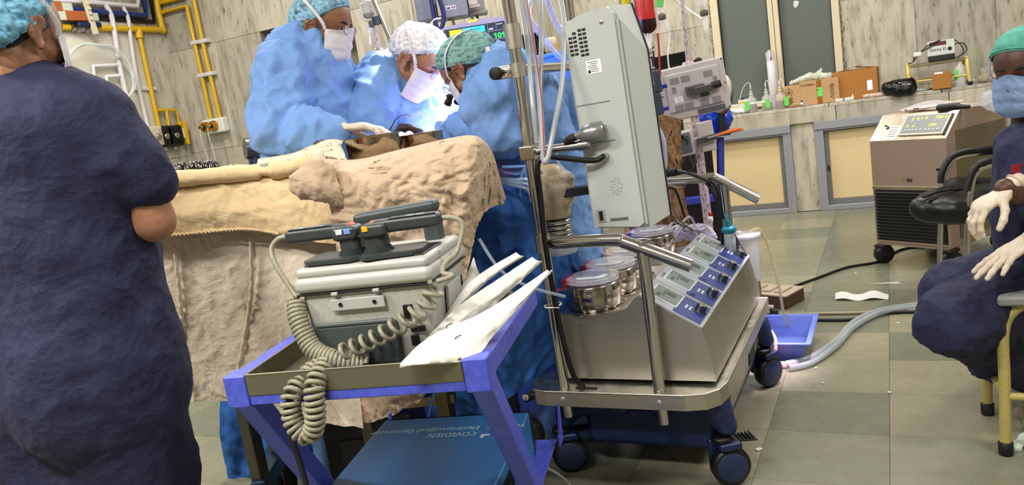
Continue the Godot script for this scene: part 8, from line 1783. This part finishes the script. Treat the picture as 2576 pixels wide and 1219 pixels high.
	m = MB.new(); m.blob([[H.call(.36, -.14, .915), H.call(.44, -.17, .915), .022, .02], [H.call(.44, -.17, .912), H.call(.52, -.14, .91), .014, .012]], .005, .012); solo("black_case", "black zip case lying at the right front of the heater-cooler's top", "case", m, plain("case_black", Color.BLACK))
	m = MB.new(); m.blob([[P(2500, 250, 3.6), P(2570, 262, 3.4), .05, .06], [P(2560, 250, 3.4), P(2600, 300, 3.2), .05, .06]], .01, .03, func(p: Vector3, n: Vector3) -> float: return .01 * rumple(p, 8.0)); solo("plastic_bag", "clear plastic bag between the heater-cooler top and the seated man's mask", "bag", m, glassy("bag_film", Color(0.85, 0.88, 0.92), 0.3))
	# armchair
	t = thing("armchair", "black padded armchair with chrome legs and padded arms, behind the seated man", "chair")
	var ch := steel("chrome"); var vin := plain("vinyl_black", Color(0.022, 0.022, 0.024), 0.38); var arm := plain("arm_black", Color(0.02, 0.02, 0.022), 0.5)
	m = MB.new(); m.blob([[P(2318, 522, 3.70), P(2480, 490, 3.80), .055, .06], [P(2400, 476, 4.00), P(2520, 470, 4.05), .06, .055], [P(2330, 508, 3.80), P(2420, 480, 3.98), .05, .055], [P(2390, 530, 3.65), P(2480, 520, 3.68), .055, .06], [P(2340, 532, 3.68), P(2430, 532, 3.64), .05, .055]], .011, .05); part(t, "seat", m, vin)
	for k in 3: m = MB.new(); m.tube(smooth(path([[2322 + k * 16, 496 + k * 9, 3.64], [2370 + k * 14, 480 + k * 9, 3.70], [2430 + k * 8, 474 + k * 10, 3.75]]), 5), .006, 6); part(t, "seat_seam", m, vin)
	for q in [[[[2360, 668, 3.93], [2366, 560, 3.93], [2372, 460, 3.93], [2382, 420, 3.93], [2410, 396, 3.93], [2470, 386, 3.96], [2575, 374, 4.10]], [[2367, 466, 3.92], [2370, 440, 3.92], [2388, 406, 3.92], [2420, 388, 3.92], [2480, 380, 3.94], [2548, 371, 4.06]]], [[[2425, 655, 3.60], [2434, 560, 3.60], [2444, 470, 3.60], [2456, 436, 3.60], [2490, 416, 3.60], [2600, 398, 3.75]], [[2431, 486, 3.59], [2438, 462, 3.59], [2452, 430, 3.59], [2486, 410, 3.59], [2560, 399, 3.70]]]]:
		var a := path(q[0]); a[0].y = .012
		m = MB.new(); m.tube(smooth(a, 6), .0135, 12); var fr := part(t, "chrome_frame", m, ch); m = MB.new(); var pd := smooth(path(q[1]), 6)
		for k in pd.size(): pd[k] += Vector3(0, .012, 0)
		m.tube(pd, .016, 12); part(t, "arm_pad", m, arm)
	for q in [[2500, 560, 4.15], [2560, 560, 3.85]]: m = MB.new(); var p := P(q[0], q[1], q[2]); m.rod(Vector3(p.x, .01, p.z), p, .0135); part(t, "rear_leg", m, ch)
	m = MB.new(); m.box(P(2620, 420, 4.00), Vector3(.06, .45, .42), .03, facing(25)); part(t, "backrest", m, vin); settle(t)
	# stool of the seated man
	t = thing("stool", "cream tubular stool carrying the seated man at the right edge", "stool")
	var cr := mottled("stool_cream", Color(0.66, 0.6, 0.35), Color(0.72, 0.66, 0.4), 0.45, 0.0, Vector3.ONE * 8, 0.05)
	var f1 := P(2531, 1143, 2.24); f1.y = 0.0; var rgt := Vector3(.36, 0, .02); var bk := Vector3(-.02, 0, -.3)
	for q in [Vector3.ZERO, bk]:
		var a: Vector3 = f1 + q + Vector3(0, .03, 0); m = MB.new()
		m.tube(smooth([a, a + Vector3(.004, .22, 0), a + Vector3(.006, .37, 0), a + Vector3(.035, .44, .0), a + Vector3(.1, .465, 0), a + rgt * .75 + Vector3(0, .465, 0), a + rgt + Vector3(-.02, .42, 0), a + rgt + Vector3(0, .3, 0), a + rgt], 6), .0165, 16); part(t, "hoop", m, cr)
		m = MB.new(); m.rod(a + Vector3(.004, .165, 0), a + rgt + Vector3(0, .165, 0), .012); part(t, "crossbar", m, cr)
		for x in [Vector3.ZERO, rgt]: m = MB.new(); m.cyl(a + x - Vector3(0, .03, 0), .021, .045, .004); part(t, "rubber_foot", m, rub)
	m = MB.new(); m.rod(f1 + Vector3(.0, .2, 0), f1 + bk + Vector3(0, .2, 0), .012); part(t, "crossbar", m, cr)
	m = MB.new(); m.box(f1 + rgt / 2 + bk / 2 + Vector3(.01, .508, 0), Vector3(.38, .03, .36), .01); part(t, "seat", m, plain("seat_pale", Color(0.5, 0.5, 0.5), 0.4)); settle(t)
	m = MB.new(); m.blob([[P(2572, 1042, 2.5), P(2600, 1052, 2.5), .03, .035]], .008, .02); solo("sandal", "pale sandal under the cream stool, at the right edge of the photo", "sandal", m, plain("sandal_pale", Color(0.45, 0.38, 0.34), 0.7))

# ---------- things lying on the floor
func floor_things():
	var t: Node3D; var m: MB
	var kb := plain("cord_black", Color.BLACK)
	var F := func(a: Array, h: float) -> Array:
		var o := []
		for q in a: o.append(PH(q[0], q[1], h))
		return o
	m = MB.new(); m.tube(smooth(F.call([[1990, 722], [2060, 697], [2130, 672], [2200, 660], [2222, 652], [2260, 630], [2300, 622], [2380, 620]], .008), 7), .008, 8); solo("cable", "black mains cable on the floor from the pedal block to the heater-cooler", "cable", m, kb)
	m = MB.new(); m.tube(smooth(F.call([[1900, 776], [1960, 790], [2060, 788], [2160, 786], [2260, 780], [2360, 780]], .008), 7), .008, 8); solo("cable", "cream cable on the floor behind the blue tray", "cable", m, plain("cable_cream_floor", Color(0.6, 0.56, 0.45), 0.5))
	m = MB.new(); m.tube(smooth(F.call([[2050, 804], [2140, 803], [2200, 790], [2280, 784], [2370, 786]], .008), 7), .009, 8); solo("cable", "black cable on the floor right of the blue tray", "cable", m, kb)
	for k in 2:
		m = MB.new(); m.tube(smooth(F.call([[1985, 925 - k * 12], [2040, 912 - k * 14], [2100, 872 - k * 14], [2150, 820 - k * 12], [2220, 785 - k * 6], [2330, 770 - k * 6], [2420, 765]], .016), 8), .014, 12); solo("hose", ["clear ribbed floor hose curving to the seated man, front one", "clear floor hose curving to the seated man, rear one"][k], "hose", m, glassy("floor_hose", Color(0.68, 0.72, 0.74), 0.6, 0.2), "clear hoses on the floor")
	m = MB.new(); m.rod(PH(2318, 787, .016), PH(2332, 786, .016), .013); solo("hose_tip", "red hose tip on the floor beside the seated man's knee", "tip", m, plain("tip_red", Color(0.65, 0.05, 0.1), 0.4))
	# blue tray
	var bl := plain("tray_blue", Color(0.42, 0.5, 0.84), 0.4)
	t = thing("floor_tray", "periwinkle blue plastic tray on the floor behind the pump machine's rear caster", "tray")
	var c0 := Vector3(-.585, 0, -3.6); m = MB.new(); var w := .2; var d := .2; var h := .1; var fl := .82
	var ring := func(s: float, y: float) -> Array: return [c0 + Vector3(-w * s, y, d * s), c0 + Vector3(w * s, y, d * s), c0 + Vector3(w * s, y, -d * s), c0 + Vector3(-w * s, y, -d * s)]
	var a: Array = ring.call(1.0, h); var b: Array = ring.call(fl, .004); var a2: Array = ring.call(.97, h); var b2: Array = ring.call(fl * .97, .008); var rim: Array = ring.call(1.06, h - .002)
	for k in 4:
		var n := (k + 1) % 4
		m.quad(b[k], b[n], a[n], a[k]); m.quad(b2[n], b2[k], a2[k], a2[n]); m.quad(a[k], a[n], a2[n], a2[k]); m.quad(rim[k], rim[n], a[n], a[k])
	m.quad(b2[0], b2[1], b2[2], b2[3]); m.quad(b[3], b[2], b[1], b[0]); part(t, "shell", m, bl)
	for k in 4: m = MB.new(); m.rod(rim[k], rim[(k + 1) % 4], .005, -1, 8); part(t, "rim", m, bl)
	for k in 3: m = MB.new(); m.box(c0 + Vector3(-.1 + k * .1, .055, -d * .9), Vector3(.05, .07, .008), .003, Basis(Vector3.RIGHT, -.35)); part(t, "rib", m, bl)
	settle(t)
	m = MB.new(); m.blob([[c0 + Vector3(.02, .012, .26), c0 + Vector3(.14, .012, .22), .02, .012], [c0 + Vector3(.0, .014, .2), c0 + Vector3(.04, .02, .24), .02, .02]], .006, .015, func(p: Vector3, n: Vector3) -> float: return .008 * rumple(p, 14.0)); solo("tubing_pack", "pinkish-white clear pack on the floor beside the blue tray and the rear caster", "pack", m, plain("pack_pink", Color(0.8, 0.66, 0.66), 0.3))
	m = MB.new(); m.tube(smooth([c0 + Vector3(-.02, .1, .02), c0 + Vector3(.03, .14, .12), c0 + Vector3(.07, .11, .2), c0 + Vector3(.06, .03, .24)], 7), .008, 10); solo("tubing", "peach-coloured tube bending over the blue tray's front rim", "tube", m, plain("tube_peach", Color(0.82, 0.66, 0.55), 0.3))
	# foot pedal block
	t = thing("pedal_block", "cream-topped wooden pedal block on the floor behind the pump machine", "pedal")
	var pc := (PH(1925, 770, .03) + PH(1990, 738, .03)) / 2 + Vector3(-.04, 0, -.06); pc.y = 0; var pb := Basis(Vector3.UP, deg_to_rad(-22))
	m = MB.new(); m.box(pc + Vector3(0, .034, 0), Vector3(.28, .068, .2), .006, pb); part(t, "block", m, mottled("pedal_wood", Color(0.26, 0.17, 0.11), Color(0.34, 0.23, 0.15), 0.7, 0.0, Vector3(3, 9, 3))); m = MB.new(); m.box(pc + Vector3(0, .071, 0), Vector3(.285, .01, .205), .003, pb); var tp := part(t, "top_plate", m, plain("pedal_cream", Color(0.68, 0.62, 0.54), 0.5))
	for k in 3: m = MB.new(); m.box(pc + pb * Vector3(-.08 + k * .075, .08, .0), Vector3(.05, .012, .12), .005, pb); part(tp, "tread", m, plain("pedal_cream", Color.WHITE))
	settle(t)
	# litter
	m = MB.new(); var lc := PH(2168, 748, .0)
	m.sheet(16, 8, func(u, v): return lc + Vector3((u - .5) * .26, .005 + .022 * sin(PI * v) * absf(sin(u * 5.0 + 1.0)) + .006 * sin(u * 11.0), (v - .5) * .12 * (1.0 - .5 * absf(u - .5))), .003); solo("paper_towel", "crumpled white paper towel lying on the open floor", "paper towel", m, plain("paper", Color.WHITE))
	m = MB.new(); m.prism([Vector2(-.1, -.01), Vector2(.06, .03), Vector2(.09, -.03), Vector2(.02, -.015)], .001, XF(PH(2226, 712, .002), Basis(Vector3.RIGHT, -PI / 2))); solo("film_scrap", "shiny clear film scrap on the floor below the heater-cooler's caster", "scrap", m, plain("film_scrap", Color(0.72, 0.72, 0.68), 0.15))
	for q in [[1909, 1129, .016, .022, "white square paper bit on the floor right of the front caster"], [2260, 812, .016, .01, "white paper bit on the floor below the hoses"], [2052, 925, .014, .008, "white capsule-like bit on the floor beside the hose end"], [2238, 986, .012, .016, "white chip on the tile joint, middle of the floor"], [2153, 687, .012, .012, "tiny white crumb on the floor behind the paper towel"], [2105, 678, .01, .014, "tiny white stub beside the black floor cable"], [2070, 963, .012, .006, "small pale flake on the floor tile near the hose end"]]: m = MB.new(); m.box(PH(q[0], q[1], .003), Vector3(q[2], .005, q[3]), .002, Basis(Vector3.UP, q[0] * .1)); solo("litter", q[4], "litter", m, plain("paper", Color.WHITE), "litter on the floor")
	m = MB.new(); m.blob([[PH(2556, 1128, .008), PH(2580, 1100, .008), .01, .016]], .004, .01, func(p: Vector3, n: Vector3) -> float: return .006 * rumple(p, 20.0)); solo("tissue", "torn white-green tissue on the floor beside the stool's rubber foot", "tissue", m, plain("tissue_green", Color(0.75, 0.82, 0.77), 0.7))
	t = thing("glove_pair", "crumpled cream glove on the floor between the trolley leg and pump caster", "glove")
	m = MB.new(); m.blob([[PH(1335, 1090, .02), PH(1360, 1098, .03), .03, .03], [PH(1345, 1120, .02), PH(1368, 1128, .02), .02, .025]], .006, .012, func(p: Vector3, n: Vector3) -> float: return .01 * rumple(p, 14.0)); part(t, "glove", m, plain("glove_cream", Color(0.72, 0.66, 0.5), 0.6)); settle(t)
	m = MB.new(); m.ell(PH(1470, 1092, .014), Vector3(.014, .014, .014)); solo("bottle_cap", "small grey cap on the floor behind the pump machine's left front caster", "cap", m, plain("cap_grey", Color.BLACK))
	# carton at the lower left corner behind the nurse
	t = thing("side_cabinet", "pale worn cabinet with a grey ledge at the lower left corner, behind the nurse", "cabinet")
	var sc := PH(10, 1150, .3); m = MB.new(); m.box(Vector3(sc.x - .1, .24, sc.z + .05), Vector3(.5, .48, .4), .01, facing(20)); part(t, "body", m, mottled("cabinet_brown", Color(0.38, 0.28, 0.2), Color(0.5, 0.4, 0.32), 0.6)); m = MB.new(); m.box(Vector3(sc.x - .06, .3, sc.z + .25), Vector3(.52, .05, .03), .004, facing(20)); part(t, "ledge", m, plain("ledge_grey", Color(0.6, 0.58, 0.58), 0.4)); settle(t)
